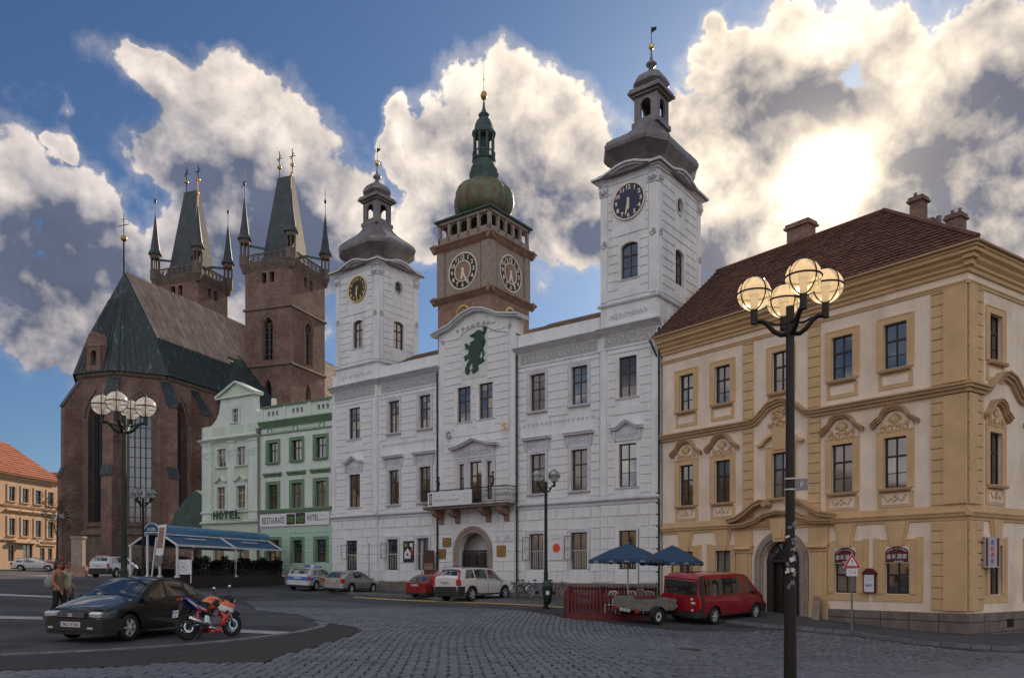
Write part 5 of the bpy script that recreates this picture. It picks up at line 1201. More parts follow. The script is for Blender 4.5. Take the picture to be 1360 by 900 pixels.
# nave beyond the towers
m = MB(); m.box(-12,12,24,45,0,24); m.build('nave_wall','church_brick',ch)
m = MB(); m.poly_xz([(-13,23.4),(13,23.4),(0,ZR+.2)],24,46); nr = m.build('nave_roof','church_tiles',ch)
tile_slope(nr,(13,24,23.4),(13,46,23.4),(0,24,ZR+.2),(0,46,ZR+.2),.4,.6,'church_tiles','roof_tiles',.09,.01,8)
def church_tower(x0, d_):
    w_ = 7.35; x1 = x0+w_; y0 = 16.0; H_ = 43.3; xc, yc2 = (x0+x1)/2, y0+d_/2
    F_ = [Matrix.Translation((x0,y0,0)), Matrix.Translation((x1,y0,0)) @ Matrix.Rotation(pi/2,4,'Z'), Matrix.Translation((x1,y0+d_,0)) @ Matrix.Rotation(pi,4,'Z'), Matrix.Translation((x0,y0+d_,0)) @ Matrix.Rotation(-pi/2,4,'Z')]
    tw_ = MB(); win = []
    for i, M in enumerate(F_):
        W_ = w_ if i % 2 == 0 else d_; s0 = len(tw_.v); c = W_/2
        win = [(c-.85,c+.85,30.2,36.0),(c-.6,c+.6,24.2,27.6),(c-1.0,c-.25,40.6,42.0),(c+.25,c+1.0,40.6,42.0)]
        wall(tw_,0,W_,0,H_,win,0,.7)
        for q in win[:2]: arch_fill(tw_,q[0],q[1],q[3]-1.5,q[3],0,.7,8,True)
        tw_.xf(M,s0)
        v_ = MB(); [v_.box(a-.1,b+.1,.66,.72,c_-.1,d__+.1) for a,b,c_,d__ in win]; v_.xf(M); v_.build('dark_opening','void',ch)
        tr = MB(); tr.box(c-.06,c+.06,.35,.5,30.2,35.2); tr.tube([(c+.4*cos(t),.42,34.9+.4*sin(t)) for t in [2*pi*j/10 for j in range(11)]],.06,4)
        for q in range(4): tr.box(c-.85,c+.85,.42,.46,31+q*1.0,31.07+q*1.0)
        tr.xf(M); tr.build('window_tracery','church_stone',ch)
        for zq in (37.0,29.3,22.5): sc_ = MB(); sc_.poly_yz([(0,zq),(-.22,zq+.05),(-.22,zq+.16),(0,zq+.34)],-.22,W_+.22); sc_.xf(M); sc_.build('string_course','church_stone',ch)
        sc_ = MB()
        sc_.poly_yz([(0,42.3),(-.12,42.6),(-.32,43.1),(-.36,43.35),(.3,43.35)],-.36,W_+.36); sc_.xf(M); sc_.build('corbel','church_stone',ch); sc_ = MB()
        pts = [(c-1.1,34.4),(c-.9,35.3),(c-.5,36.1),(c,36.6),(c+.5,36.1),(c+.9,35.3),(c+1.1,34.4)]; sc_.band(pts,.2,-.12,.1); sc_.box(c-1.1,c-.86,-.1,.1,30.1,34.4); sc_.box(c+.86,c+1.1,-.1,.1,30.1,34.4)
        sc_.xf(M); sc_.build('window_surround','church_stone',ch)
        ga = MB(); ga.box(-.32,W_+.32,-.34,-.16,43.4,43.58); ga.box(-.32,W_+.32,-.34,-.16,44.4,44.58)
        n = 9
        for q in range(n+1): xx = -.3+(W_+.6)*q/n; ga.box(xx-.07,xx+.07,-.32,-.18,43.56,44.42)
        for q in range(n): xx = -.3+(W_+.6)*(q+.5)/n; ga.tube([(xx+.25*cos(t),-.25,43.99+.25*sin(t)) for t in [2*pi*j/8 for j in range(9)]],.06,4)
        ga.xf(M); ga.build('gallery','church_stone',ch)
    tw_.build('tower_wall','church_brick',ch,fix=False)
    MB().box(x0-.2,x1+.2,y0-.2,y0+d_+.2,43.36,43.42).build('tower_deck','church_stone',ch)
    # steep wedge roof
    b = 2.45; r = MB(); bz, tz = 43.4, 56.6; tr_ = (1.15,.30); mdz = 46.5
    lev = [(b+.15,b+.4,bz),(b-.35,b-.2,bz+1.6),(tr_[0],tr_[1],tz)]
    vs = [(xc+sx_*q[0],yc2+sy_*q[1],q[2]) for q in lev for sx_, sy_ in ((-1,-1),(1,-1),(1,1),(-1,1))]
    r.add(vs,[(i*4+j,i*4+(j+1)%4,(i+1)*4+(j+1)%4,(i+1)*4+j) for i in range(2) for j in range(4)]+[(8,9,10,11)]); r.build('spire','slate_roof',ch)
    for q in (-1,1):
        f = MB(); f.tube([(xc+q*1.05,yc2,56.4),(xc+q*1.05,yc2,60.4)],.06,6); f.tube([(xc+q*1.05-.5,yc2,59.4),(xc+q*1.05+.5,yc2,59.4)],.05,5); f.tube([(xc+q*1.05-.3,yc2,59.0),(xc+q*1.05+.3,yc2,59.9)],.05,5); f.build('finial','black_iron',ch)
        g_ = MB(); g_.sphere((xc+q*1.05,yc2,58.2),.30,10,7); g_.build('finial_ball','brass',ch,smooth=True)
    for sx_, sy_ in ((-1,-1),(1,-1),(1,1),(-1,1)):
        px, py = xc+sx_*(w_/2+.05), yc2+sy_*(d_/2+.05); t_ = MB()
        for q in range(6): a = q*pi/3; t_.tube([(px+.56*cos(a),py+.56*sin(a),43.0),(px+.56*cos(a),py+.56*sin(a),46.9)],.10,5)
        t_.lathe([(.3,42.2),(.6,43.0),(.74,43.2),(.74,44.6),(.62,44.7)],6,(px,py,0)); t_.lathe([(.74,46.2),(.78,46.7),(.7,46.9)],6,(px,py,0)); t_.build('corner_turret','church_stone',ch)
        s_ = MB(); s_.lathe([(1.02,46.8),(.70,47.5),(.42,49.4),(.19,51.6),(.06,52.6)],6,(px,py,0)); s_.build('turret_roof','slate_roof',ch)
        f = MB(); f.lathe([(.05,52.5),(.05,54.2),(.18,54.3),(.18,54.6),(.04,54.8),(.03,56.4)],6,(px,py,0)); f.build('turret_finial','brass' if sx_ > 0 and sy_ < 0 else 'black_iron',ch)
        k_ = MB(); k_.tube([(px,py,46.5),(xc+sx_*b*.8,yc2+sy_*b*.8,46.0)],.01,4); k_.poly_xy([(px-.35,py-.35),(px+.35,py+.35),(xc+sx_*b*.7+.3,yc2+sy_*b*.7+.3),(xc+sx_*b*.7-.3,yc2+sy_*b*.7-.3)],46.0,46.3); k_.build('flying_roof','copper_green',ch)
church_tower(4.9,8.1); church_tower(-10.4,6.2)
# low green annexe beside the church
an = thing('church_annexe', 'low annexe with a curved dark green copper roof beside the church wall', 'annexe', (*gp(262,80),gz(*gp(262,80))-.5), CH_ROT)
m = MB(); wall(m,-3,3,0,5.2,[(-.7,.7,1,3.8)],0,.4); arch_fill(m,-.7,.7,3.1,3.8,0,.4,8); m.box(-3,3,.8,4,0,5.2); m.build('wall','church_brick',an,fix=False); MB().poly_xz([(-3.3,5.2),(3.3,5.2),(2.6,6.6),(1.2,8.2),(0,9.0),(-1.2,8.2),(-2.6,6.6)],-.3,4).build('roof','copper_green',an)

# ================================================================== WHITE (stone) TOWER
th_ = radians(54); wtw = 9.5; cw = gp(650.5,110)
WT = Facade((cw[0]-sin(th_)*wtw, cw[1]+cos(th_)*wtw), cw)
wt_ = thing('stone_clock_tower', 'old sandstone clock tower with open gallery and copper onion dome behind the town hall', 'tower', (*WT.a,0), WT.rot)
mpx = 116.6/1058; zc = lambda v: EYE+(760-v)*mpx
Fs = [Matrix.Identity(4), Matrix.Translation((wtw,0,0)) @ Matrix.Rotation(pi/2,4,'Z'), Matrix.Translation((wtw,wtw,0)) @ Matrix.Rotation(pi,4,'Z'), Matrix.Translation((0,wtw,0)) @ Matrix.Rotation(-pi/2,4,'Z')]
MB().box(0,wtw,0,wtw,0,48.0).build('shaft','old_stone',wt_)
for i, M in enumerate(Fs):
    for zq, pr, h_ in ((40.2,.9,.8),(47.7,.9,.9),(33,.5,.5)): p = MB(); p.poly_yz([(0,zq),(-pr*.4,zq+h_*.3),(-pr*.7,zq+h_*.6),(-pr,zq+h_*.75),(-pr,zq+h_),(0,zq+h_+.25)],-pr*.9,wtw+pr*.9); p.xf(M); p.build('cornice','old_stone',wt_)
    for (a,b) in ((0,1.3),(wtw-1.3,wtw),):
        q = MB(); q.block(a-.02,b+.02,41.2,47.7,0,-.22,.03); q.xf(M); q.build('pilaster','sandstone',wt_)
    if i in (0,1):
        q = MB(); q.block(1.6,wtw-1.6,41.2,47.5,0,-.08,.03); q.xf(M); q.build('clock_panel','sandstone',wt_)
        o = clock(wt_,0,0,2.55,'clock_black','cream_plaster',0,6.4,26,ring2=True); o.location = M @ Vector((wtw/2,-.1,44.25)); o.rotation_euler = (0,0,pi/2*i)
        MB().disc_y(0,0,1.35,-.05,-.041,24).build('clock_centre','old_stone',o)
        q = MB(); q.disc_y(wtw/2,38.2,1.3,-.12,0,20,1.0); q.xf(M); q.build('lower_dial','gold',wt_)
    # gallery
    q = MB(); n = 5; zb, zt = 48.9, 52.0
    for k in range(n+1): x = .25+(wtw-.5)*k/n; q.box(x-.2,x+.2,.0,.4,zb,zt)
    q.box(-.1,wtw+.1,-.1,.5,zt-.35,zt); q.box(0,wtw,.0,.3,zb-.1,zb+.9)
    for k in range(n): x = .25+(wtw-.5)*(k+.5)/n; q.tube([(x-.75,.2,zt-.9),(x-.4,.2,zt-.5),(x,.2,zt-.4),(x+.4,.2,zt-.5),(x+.75,.2,zt-.9)],.1,4)
    q.xf(M); q.build('gallery','sandstone',wt_)
m = MB(); m.lathe([(1.0,52.0),(1.09,52.1),(1.09,52.35),(.6,53.3),(.45,53.9)],c=(wtw/2,wtw/2,0),shape=[(a*wtw/2,b*wtw/2) for a,b in SQ4]); m.build('gallery_roof','copper_green',wt_)
MB().box(3.2,6.3,3.2,6.3,48,52.5).build('gallery_core','old_stone',wt_)
O12 = 12
def wl(prof, nm, m_, n=16, sm=True): k = MB(); k.lathe(prof,n,(wtw/2,wtw/2,0)); return k.build(nm,m_,wt_,smooth=sm)
dz = lambda r, v: (r*mpx*.955, zc(v))
k = MB(); ribs = [(cos(2*pi*i/48)*(.93+.13*abs(sin(pi*i/6))) , sin(2*pi*i/48)*(.93+.13*abs(sin(pi*i/6)))) for i in range(48)]
k.lathe([dz(30,290),dz(35,287),dz(39,281),dz(40.5,273),dz(40,264),dz(37,256),dz(31,249),dz(24,245),dz(18,242)],c=(wtw/2,wtw/2,0),shape=ribs); k.build('dome','copper_dome',wt_,smooth=True)
wl([dz(19,243),dz(20,236),dz(21,232),dz(18,231),dz(19,226),dz(16,220),dz(15.5,216),dz(17,214),dz(13,213)],'lantern_base','copper_green',12,False)
k = MB()
for i in range(8):
    a = 2*pi*i/8+.2; x, y = wtw/2+13*mpx*cos(a), wtw/2+13*mpx*sin(a); k.tube([(x,y,zc(214)),(x,y,zc(180))],.20,6)
for v_ in (213,205): k.lathe([(15.5*mpx,zc(v_)),(15.5*mpx,zc(v_)+.18),(14.5*mpx,zc(v_)+.18),(14.5*mpx,zc(v_))],12,(wtw/2,wtw/2,0),caps=False)
for i in range(24): a = 2*pi*i/24; x, y = wtw/2+15*mpx*cos(a), wtw/2+15*mpx*sin(a); k.tube([(x,y,zc(213)),(x,y,zc(205))],.05,4)
k.lathe([dz(5,214),dz(5,180)],8,(wtw/2,wtw/2,0)); k.build('lantern','copper_green',wt_)
wl([dz(14,182),dz(16.5,180),dz(17,177),dz(14,174),dz(13,168),dz(10,161),dz(6,157),dz(7,155),dz(8,153),dz(4,149),dz(2,144),dz(1,134),dz(.8,132)],'lantern_roof','copper_green',12,False)
wl([dz(1,133),dz(3.5,131),dz(4.8,127),dz(3.5,123),dz(1,121)],'finial_ball','brass',12); wl([dz(.5,122),dz(.4,108),dz(1,106),dz(.4,104),dz(.2,84)],'spike','black_iron',6)
# two visitors leaning in the gallery
# ================================================================== FAR LEFT HOUSE
FL = Facade(gp(3,117), gp(76,129.4))
fl = thing('sunlit_house', 'sunlit peach house with orange tiled hip roof at the far left beyond the square', 'house', (*FL.a,0), FL.rot)
LF = FL.L/1.3; fl.scale = (1.3,1.3,1.28); mat('peach_plaster', (.60,.40,.25), .85, var=.07, scale=1, streak=.12, bump=.2); mat('peach_trim', (.68,.50,.35), .85, var=.07, scale=1)
xs_ = [(LF*(.10+.235*i),LF*(.10+.235*i)+1.1) for i in range(4)]
ops = [(a,b,9.6,11.3) for a,b in xs_]+[(a,b,5.6,7.6) for a,b in xs_]+[(.9,1.9,2.6,4.4),(3.4,5.0,1.4,4.6),(6.3,7.2,2.4,4.3),(7.8,8.6,2.4,4.3)]
m = MB(); wall(m,-8,LF,0,12.6,ops,0,.25); m.box(-8,LF,.6,12,0,12.4); m.build('wall','peach_plaster',fl,fix=False)
m = MB(); m.box(-8,LF+.02,.27,.6,0,12.5); m.build('interior_wall','void',fl)
for o_ in ops[:8]: window(fl,*o_,'dark_wood',.14,(0,.4,1),2,transom=0,surround='peach_trim',sur_w=.22,sur_y=.06,sill=(.2,.15,'peach_trim'))
for o_ in ops[8:]: window(fl,*o_,'dark_wood',.14,(0,.6,1),2,transom=0)
for (a,b) in xs_: moulding(fl,a-.35,b+.35,[(0,8.3),(-.3,8.5),(-.3,8.6),(0,8.7)],'peach_trim','window_hood')
for z in (4.9,8.95,12.2): moulding(fl,-8,LF,[(0,z),(-.15,z+.05),(-.22,z+.22),(0,z+.28)],'peach_trim','string_course')
m = MB(); m.box(1.6,5.6,-.5,0,4.75,5.1); m.box(6.0,9.2,-.15,0,4.6,4.75); m.build('shop_fascia','peach_trim',fl)
moulding(fl,-8,LF+.2,corn(0,12.3,.4,.4,3),'peach_trim','cornice')
m = MB(); ev = .5; r0_, r1_ = (1.0,5.8), (LF-.2,5.8)
m.add([(-12,-ev,12.75),(LF+ev,-ev,12.75),(LF-.9,6,17.6),(-12,6,17.6)],[(0,1,2,3)]); m.add([(LF+ev,-ev,12.75),(LF+ev,12.5,12.75),(LF-.9,6,17.6)],[(0,1,2)]); m.add([(-12,12.5,12.75),(LF+ev,12.5,12.75),(LF-.9,6,17.6),(-12,6,17.6)],[(3,2,1,0)]); m.add([(-12,-ev,12.6),(LF+ev,-ev,12.6),(LF+ev,-ev,12.76),(-12,-ev,12.76)],[(0,1,2,3)])
fr_ = m.build('roof','orange_tiles',fl,fix=False); tile_slope(fr_,(-12,-ev,12.75),(LF+ev,-ev,12.75),(-12,6,17.6),(LF-.9,6,17.6),.5,.55,'orange_tiles','roof_tiles',.06,.01,9)
t = thing('street_lantern', 'bright wall lantern on the front of the sunlit peach house', 'lamp', on(FL,6,-1.2,6.6), FL.rot); m = MB(); m.tube([(0,.9,.1),(0,.3,.3),(0,0,.1)],.04,5); m.build('arm','black_iron',t); m = MB(); m.lathe([(.1,-.3),(.25,-.1),(.2,.1),(.05,.2)],8); m.build('shade','poster_white',t)
t = thing('pale_house', 'narrow pale house glimpsed between the peach house and the church', 'house', (*gp(76,142),0), FL.rot); m = MB(); m.box(0,8,0,10,0,17.2); m.build('wall','cream_plaster',t); m = MB(); m.poly_xz([(-.3,17.2),(8.3,17.2),(4,20)],-.3,10.3); m.build('roof','orange_tiles',t)
for i in range(3): MB().box(1+2.4*i,2+2.4*i,-.05,.0,4+0,6).build('window','window_glass',t)
# ================================================================== GROUND SHEETS
from mathutils.geometry import delaunay_2d_cdt
def inside(poly, X, Y):
    X = np.asarray(X); Y = np.asarray(Y); c = np.zeros(X.shape, bool); n = len(poly)
    for i in range(n):
        x1, y1 = poly[i]; x2, y2 = poly[(i+1) % n]
        if y1 == y2: continue
        c ^= ((y1 > Y) != (y2 > Y)) & (X < (x2-x1)*(Y-y1)/(y2-y1)+x1)
    return c
def densify(pl, d=.5, close=True):
    out = []; n = len(pl)
    for i in range(n if close else n-1):
        a, b = pl[i], pl[(i+1) % n]; L = hypot(b[0]-a[0], b[1]-a[1]); k = max(1, int(ceil(L/d)))
        out += [(a[0]+(b[0]-a[0])*j/k, a[1]+(b[1]-a[1])*j/k) for j in range(k)]
    if not close: out.append(pl[-1])
    return out
def sheet(poly, dz, name, m_, parent=None):
    b = densify(poly); n = len(b); xs, ys = [p[0] for p in b], [p[1] for p in b]
    gx = np.arange(floor(min(xs)/.5)*.5, max(xs)+.5, .5); gy = np.arange(floor(min(ys)/.5)*.5, max(ys)+.5, .5)
    XX, YY = np.meshgrid(gx, gy, indexing='ij'); ok = inside(poly, XX, YY); pts = [Vector(p) for p in b]+[Vector((x, y)) for x, y in zip(XX[ok], YY[ok])]
    vs, es, fs, *_ = delaunay_2d_cdt(pts, [(i, (i+1) % n) for i in range(n)], [], 1, 1e-4)
    me = bpy.data.meshes.new(name); me.from_pydata([(v.x, v.y, gz(v.x, v.y)+dz) for v in vs], [], fs); me.materials.append(resolve(m_)); fixn(me)
    me.polygons.foreach_set('use_smooth', [True]*len(me.polygons))
    if len(me.polygons) and me.polygons[0].normal.z < 0: me.flip_normals()
    return inst(name, me, parent)
GA = lambda *uv: [ground_at(u, v) for u, v in uv]
# the cobbled square (its outline in world metres, found from bearings)
cob = GA((345,811),(325,799),(420,797),(560,806),(690,811),(760,823),(900,838.5),(1000,838.5),(1060,839),(1130,846),(1211,857),(1290,866),(1360,868.5),(1500,872))
near_edge = [(22,18),(20,8),(8,5.5),(-2,6)]
cob2 = GA((-200,915),(0,894),(150,887),(250,882),(345,882),(440,853),(481,841),(476,833),(430,827),(400,816))
cobpoly = cob+near_edge+[(-10,7)]+cob2
sq = struct(sheet(cobpoly, .006, 'cobbled_square', 'cobble_joint'))
rr = random.Random(4)
P_ = .190
vars_ = []
for k in range(10):
    w_, d_ = .166+rr.uniform(-.012,.010), .164+rr.uniform(-.018,.012); c = .018; h = .034+rr.uniform(-.004,.006)
    j = lambda: rr.uniform(-.008,.008)
    base = [(-w_/2+j(),-d_/2+j()),(w_/2+j(),-d_/2+j()),(w_/2+j(),d_/2+j()),(-w_/2+j(),d_/2+j())]
    top = [(x*.80,y*.80,h+rr.uniform(-.003,.003)) for x, y in base]; mid = [(x,y,h*.62) for x, y in base]
    m = MB(); m.add([(x,y,0) for x,y in base]+mid+top,[(8,9,10,11)]+[(i,(i+1)%4,(i+1)%4+4,i+4) for i in range(4)]+[(i+4,(i+1)%4+4,(i+1)%4+8,i+8) for i in range(4)]); vars_.append(m)
cx_, cy_ = [], []
for r in range(-20, 155):
    for s in range(-150, 185):
        x = s*P_; y = 6+(r+(.5 if s % 2 else 0))*P_*.99
        X = x+.40*sin(y*.21+.25*x*.3)+.02*sin(x*3.7+r*2); Y = y+.22*sin(x*.33+.6)+.02*sin(r*5.1+x)
        if Y > 33 or Y < 8 or abs(X/Y) > .72: continue
        cx_.append(X); cy_.append(Y)
okc = inside(cobpoly, cx_, cy_); cells = [(x, y) for x, y, o_ in zip(cx_, cy_, okc) if o_]
vis = []
for (x, y) in cells:
    z = gz(x, y); v = 760+(EYE-z)/y*1058; u = 680+x/y*1058
    vis.append((0 if (v < 899 and 0 < u < 1360) else 1, y, x))
order = sorted(range(len(cells)), key=lambda i: (vis[i][0], vis[i][1])); chosen = set(order[:296])
for k, m in enumerate(vars_): m.me = None
big = MB(); V = []; Fc = []
for i, (x, y) in enumerate(cells):
    k = rr.randrange(10); a = rr.uniform(-.06,.06)-.08*cos(y*.21+.075*x); z = gz(x, y)+.004
    e = .25; sx_ = (gz(x+e,y)-gz(x-e,y))/(2*e); sy_ = (gz(x,y+e)-gz(x,y-e))/(2*e)
    dzj = rr.uniform(-.006,.006); ca, sa = cos(a), sin(a)
    if i in chosen:
        m = vars_[k]
        if m.me is None: m.me = m.mesh('cobble', 'cobble'); fixn(m.me)
        o = inst('cobble', m.me, sq, (x, y, z+dzj), (math.atan(sy_), -math.atan(sx_), a)); continue
    o0 = len(V)
    for (px, py, pz) in vars_[k].v:
        qx, qy = px*ca-py*sa, px*sa+py*ca; V.append((x+qx, y+qy, z+dzj+pz+sx_*qx+sy_*qy))
    Fc += [tuple(q+o0 for q in f) for f in vars_[k].f]
me = bpy.data.meshes.new('cobbles'); me.from_pydata(V, [], Fc); me.materials.append(MATS['cobble']); me.update(); stuff(inst('cobbles', me, sq))
# beyond the modelled stones the square goes on
farc = [p for p in cobpoly]
fy = [(x, y) for x, y in cobpoly]
def clip_y(poly, ymin):
    out = []; n = len(poly)
    for i in range(n):
        a, b = poly[i], poly[(i+1) % n]
        if a[1] >= ymin: out.append(a)
        if (a[1] >= ymin) != (b[1] >= ymin): t = (ymin-a[1])/(b[1]-a[1]); out.append((a[0]+(b[0]-a[0])*t, ymin))
    return out
struct(sheet(clip_y(cobpoly, 32.8), .030, 'cobbled_road', 'cobble_far'))
# old asphalt strip with its kerb stones in the lower left, and the parking bay
strip = GA((-300,882),(0,872.5),(200,862),(350,849),(430,834),(438,829),(472,833),(481,840),(440,852.5),(345,881.5),(250,881.5),(0,893.5),(-200,914.5),(-500,930))
struct(sheet(strip, .018, 'asphalt_strip', 'old_asphalt'))
kl = GA((-200,880),(0,871),(100,866.5),(200,861),(290,853.5),(350,847),(400,840),(430,833.5),(437,829),(425,826)) 
kd = densify(kl, .9, False)
kp = struct(sheet([*kl]+[(x+.02,y+.22) for x,y in kl[::-1]], .008, 'kerb_bed', 'old_asphalt'))
def kerb(line, parent, h, w_=.16, m_='kerb_granite', nm='kerb_stone', L_=.95):
    pts = densify(line, L_, False)
    for a, b in zip(pts, pts[1:]):
        dx, dy = b[0]-a[0], b[1]-a[1]; l = hypot(dx, dy)
        if l < .05: continue
        nx, ny = -dy/l*w_, dx/l*w_; g_ = .012/l; A = (a[0]+dx*g_, a[1]+dy*g_); B = (b[0]-dx*g_, b[1]-dy*g_); j = rr.uniform(-.006,.006)
        q = [A, B, (B[0]+nx,B[1]+ny), (A[0]+nx,A[1]+ny)]; m = MB()
        zs_ = [gz(*p) for p in q]; c = .012
        cxq, cyq = sum(p[0] for p in q)/4, sum(p[1] for p in q)/4
        top = [(p[0]+(cxq-p[0])*.03, p[1]+(cyq-p[1])*.12, z_+h+j) for p, z_ in zip(q, zs_)]; mid = [(p[0],p[1],z_+h-c+j) for p, z_ in zip(q, zs_)]
        m.add([(p[0],p[1],z_-.2) for p, z_ in zip(q, zs_)]+mid+top,[(8,9,10,11)]+[(i,(i+1)%4,(i+1)%4+4,i+4) for i in range(4)]+[(i+4,(i+1)%4+4,(i+1)%4+8,i+8) for i in range(4)])
        m.build(nm, m_, parent)
kerb(kl, kp, .035, .22)
# pavement along the buildings
pk = GA((436,787),(520,791),(600,797),(690,800.5),(760,805.5),(820,811),(880,818),(960,826),(1010,832),(1060,836),(1130,842.5),(1211,854),(1290,861),(1345,864))
pk_out = pk+[(YR.at(9,-2.2)), YR.at(16,-2.2), YR.at(16,.1), YR.at(0,.1), YE.at(0,.1), TH.at(25.2,.1), TH.at(0,.1)]
pv = struct(sheet(pk_out, .11, 'pavement', 'pavement'))
kerb(pk, pv, .12); kerb([pk[-1], YR.at(5,-2.25), YR.at(9,-2.25), YR.at(16,-2.25)], pv, .12)
struct(sheet(GA((470,793),(600,799.5),(690,803),(760,808))+[(x,y+.0) for x,y in GA((760,806.5),(690,801.6),(600,798),(470,791.8))], .006, 'kerb_line', 'yellow_paint'))
struct(sheet(GA((1180,903),(1225,899),(1290,893),(1360,888.5),(1460,884))+[(18,13),(11,10)], .045, 'corner_pavement', 'kerb_granite'))
# painted lines
for pl_ in (((-60,786),(75,791.5),(75,793.5),(-60,788.6)),((-80,816.5),(56,819),(57,822.5),(-80,820.5)),((288,834.2),(395,839.5),(398,843.5),(290,838.6)),((470,822),(560,829),(556,831),(468,823.6)),((360,771.5),(390,773),(390,774),(360,772.6))):
    struct(sheet(GA(*pl_), .012, 'road_marking', 'road_paint'))
struct(sheet(GA((-100,757.5),(40,758.5),(110,762),(112,766),(40,764.5),(-100,763)), .012, 'painted_sun_strip', 'sandstone'))  # band of sunlight on the far ground, painted as a warm pale sheet

# ================================================================== LAMPS
mat('globe_lit', (.95,.85,.68), .12, var=0, emit=(1,.70,.36), estr=.20, trans=.85, ior=1.06)
mat('globe_pale', (.9,.86,.8), .15, var=0, emit=(1,.80,.62), estr=.05, trans=.65, ior=1.2)
mat('globe_clear', (.75,.8,.8), .08, var=0, trans=.85, ior=1.2)
mat('lamp_core', (.5,.45,.4), .5, var=0)
mat('lamp_brown', (.014,.010,.010), .5, metal=.2, var=.3, scale=4)
def globe_lamp(lbl, x, y, arms, gm, group='black street lamps with glass globes', pm='black_iron', gr=.25, H=5.85, post=.075, stickers=False):
    z0 = gz(x, y); t = thing('street_lamp', lbl, 'street lamp', (x, y, z0), 0, group)
    H = EYE+(H-EYE)-z0
    m = MB(); m.lathe([(post*1.9,-.1),(post*1.9,.06),(post*1.3,.12),(post*1.2,1.55),(post*1.02,1.6),(post,1.7),(post*.85,H-.62),(post*.85,H-.25),(post*.6,H-.24)],14); m.build('post', pm, t, smooth=False)
    for (ax, ay) in arms:
        l = hypot(ax, ay); dx, dy = ax/l, ay/l
        a = MB(); pts = [(dx*.0,dy*.0,H-.66),(dx*.14,dy*.14,H-.66),(dx*(l*.45),dy*(l*.45),H-.60),(dx*(l*.66),dy*(l*.66),H-.47),(dx*(l*.78),dy*(l*.78),H-.43),(dx*l,dy*l,H-.42)]; a.tube(pts,.038,6); a.tube([(ax,ay,H-.46),(ax,ay,H-gr*.86)],.055,8); a.tube([(dx*.0,dy*.0,H-.50),(dx*.2,dy*.2,H-.50),(dx*(l*.66),dy*(l*.66),H-.44)],.02,5); a.build('arm', pm, t)
        g = MB(); g.sphere((0,0,0), gr, 24, 14); go = g.build('globe', gm, t, (ax, ay, H), smooth=True)
        c = MB()
        for q in range(2): c.tube([(gr*1.02*cos(s)*cos(q*pi/2+.4), gr*1.02*cos(s)*sin(q*pi/2+.4), gr*1.02*sin(s)) for s in [2*pi*i/24 for i in range(25)]],.011,5,caps=False)
        c.tube([(gr*1.02*cos(s), gr*1.02*sin(s), 0) for s in [2*pi*i/24 for i in range(25)]],.015,5,caps=False); c.tube([(0,0,gr),(0,0,gr+.06)],.02,6); c.build('cage', pm, go)
        k = MB(); k.lathe([(.055,-gr*.95),(.055,-.02),(.075,-.02),(.075,.08),(.05,.09)],10); k.build('lamp_holder', 'lamp_core', go)
    if stickers:
        for k in range(26):
            a = rr.uniform(-2.6,-.6); z = rr.uniform(1.5,2.5)-z0*0; r_ = post*1.0+.004 if z > 1.65 else post*1.2; w_, h_ = rr.uniform(.03,.07), rr.uniform(.03,.09)
            s = MB().box(-w_/2,w_/2,-.003,0,-h_/2,h_/2); s.build('sticker', rr.choice(['poster_white','ink_grey','kerb_granite','sandstone']), t, (r_*cos(a), r_*sin(a), z), (0,rr.uniform(-.4,.4),a+pi/2))
        s = MB().box(0,.17,-.02,.02,-.085,.085); so = s.build('plate', 'ink_grey', t, (.07,-.03,2.92-z0*1), (0,0,-.25))
        for zz_ in (2.84,3.0): MB().lathe([(post+.012,0),(post+.012,.02)],12).build('clamp','poster_white',t,(0,0,zz_-z0))
        text('F', 'plate_symbol', so, (.09,-.022,0), .08, 'poster_white', None, .003)
    return t
globe_lamp('tall street lamp with four glowing amber globes and a sticker-covered post', *gp(1049.5,12), [(-.49,.17),(.47,-.16),(.005,-.53),(.07,.50)], 'globe_lit', pm='lamp_brown', stickers=True, post=.072)
globe_lamp('tall black street lamp with four pale globes behind the dark sedan', *gp(164.5,20.2), [(-.49,-.13),(.49,.13),(.076,-.52),(-.076,.52)], 'globe_pale', H=5.82, pm='green_iron')
globe_lamp('black street lamp with two clear globes in front of the town hall', *gp(725,34), [(-.36,-.02),(.36,.02)], 'globe_clear', H=5.72, gr=.25)
globe_lamp('distant street lamp with clustered clear globes in front of the church', *gp(190,44), [(-.45,.1),(.48,0),(-.12,-.4),(.2,.42)], 'globe_clear', H=5.95, gr=.25)
globe_lamp('far street lamp with clear globes between the peach house and the church', *gp(76,80), [(-.4,0),(.4,0)], 'globe_clear', H=7.3, gr=.25)
x, y = gp(727, 33.7); t = thing('waste_bin', 'dark litter bin with a green rim fixed to the town hall lamp post', 'bin', (x-.0, y, gz(x,y)), 0)
MB().lathe([(.10,.22),(.16,.3),(.2,.55),(.22,.92),(.2,.95)],12).build('bin_body','green_iron',t); MB().lathe([(.19,.95),(.23,.97),(.22,1.12),(.12,1.2),(.0,1.22)],12).build('rim','copper_green',t); MB().tube([(0,0,0),(0,0,.3)],.04,6).build('bin_foot','black_iron',t); MB().box(-.07,.07,-.228,-.215,.62,.78).build('sticker','poster_white',t)

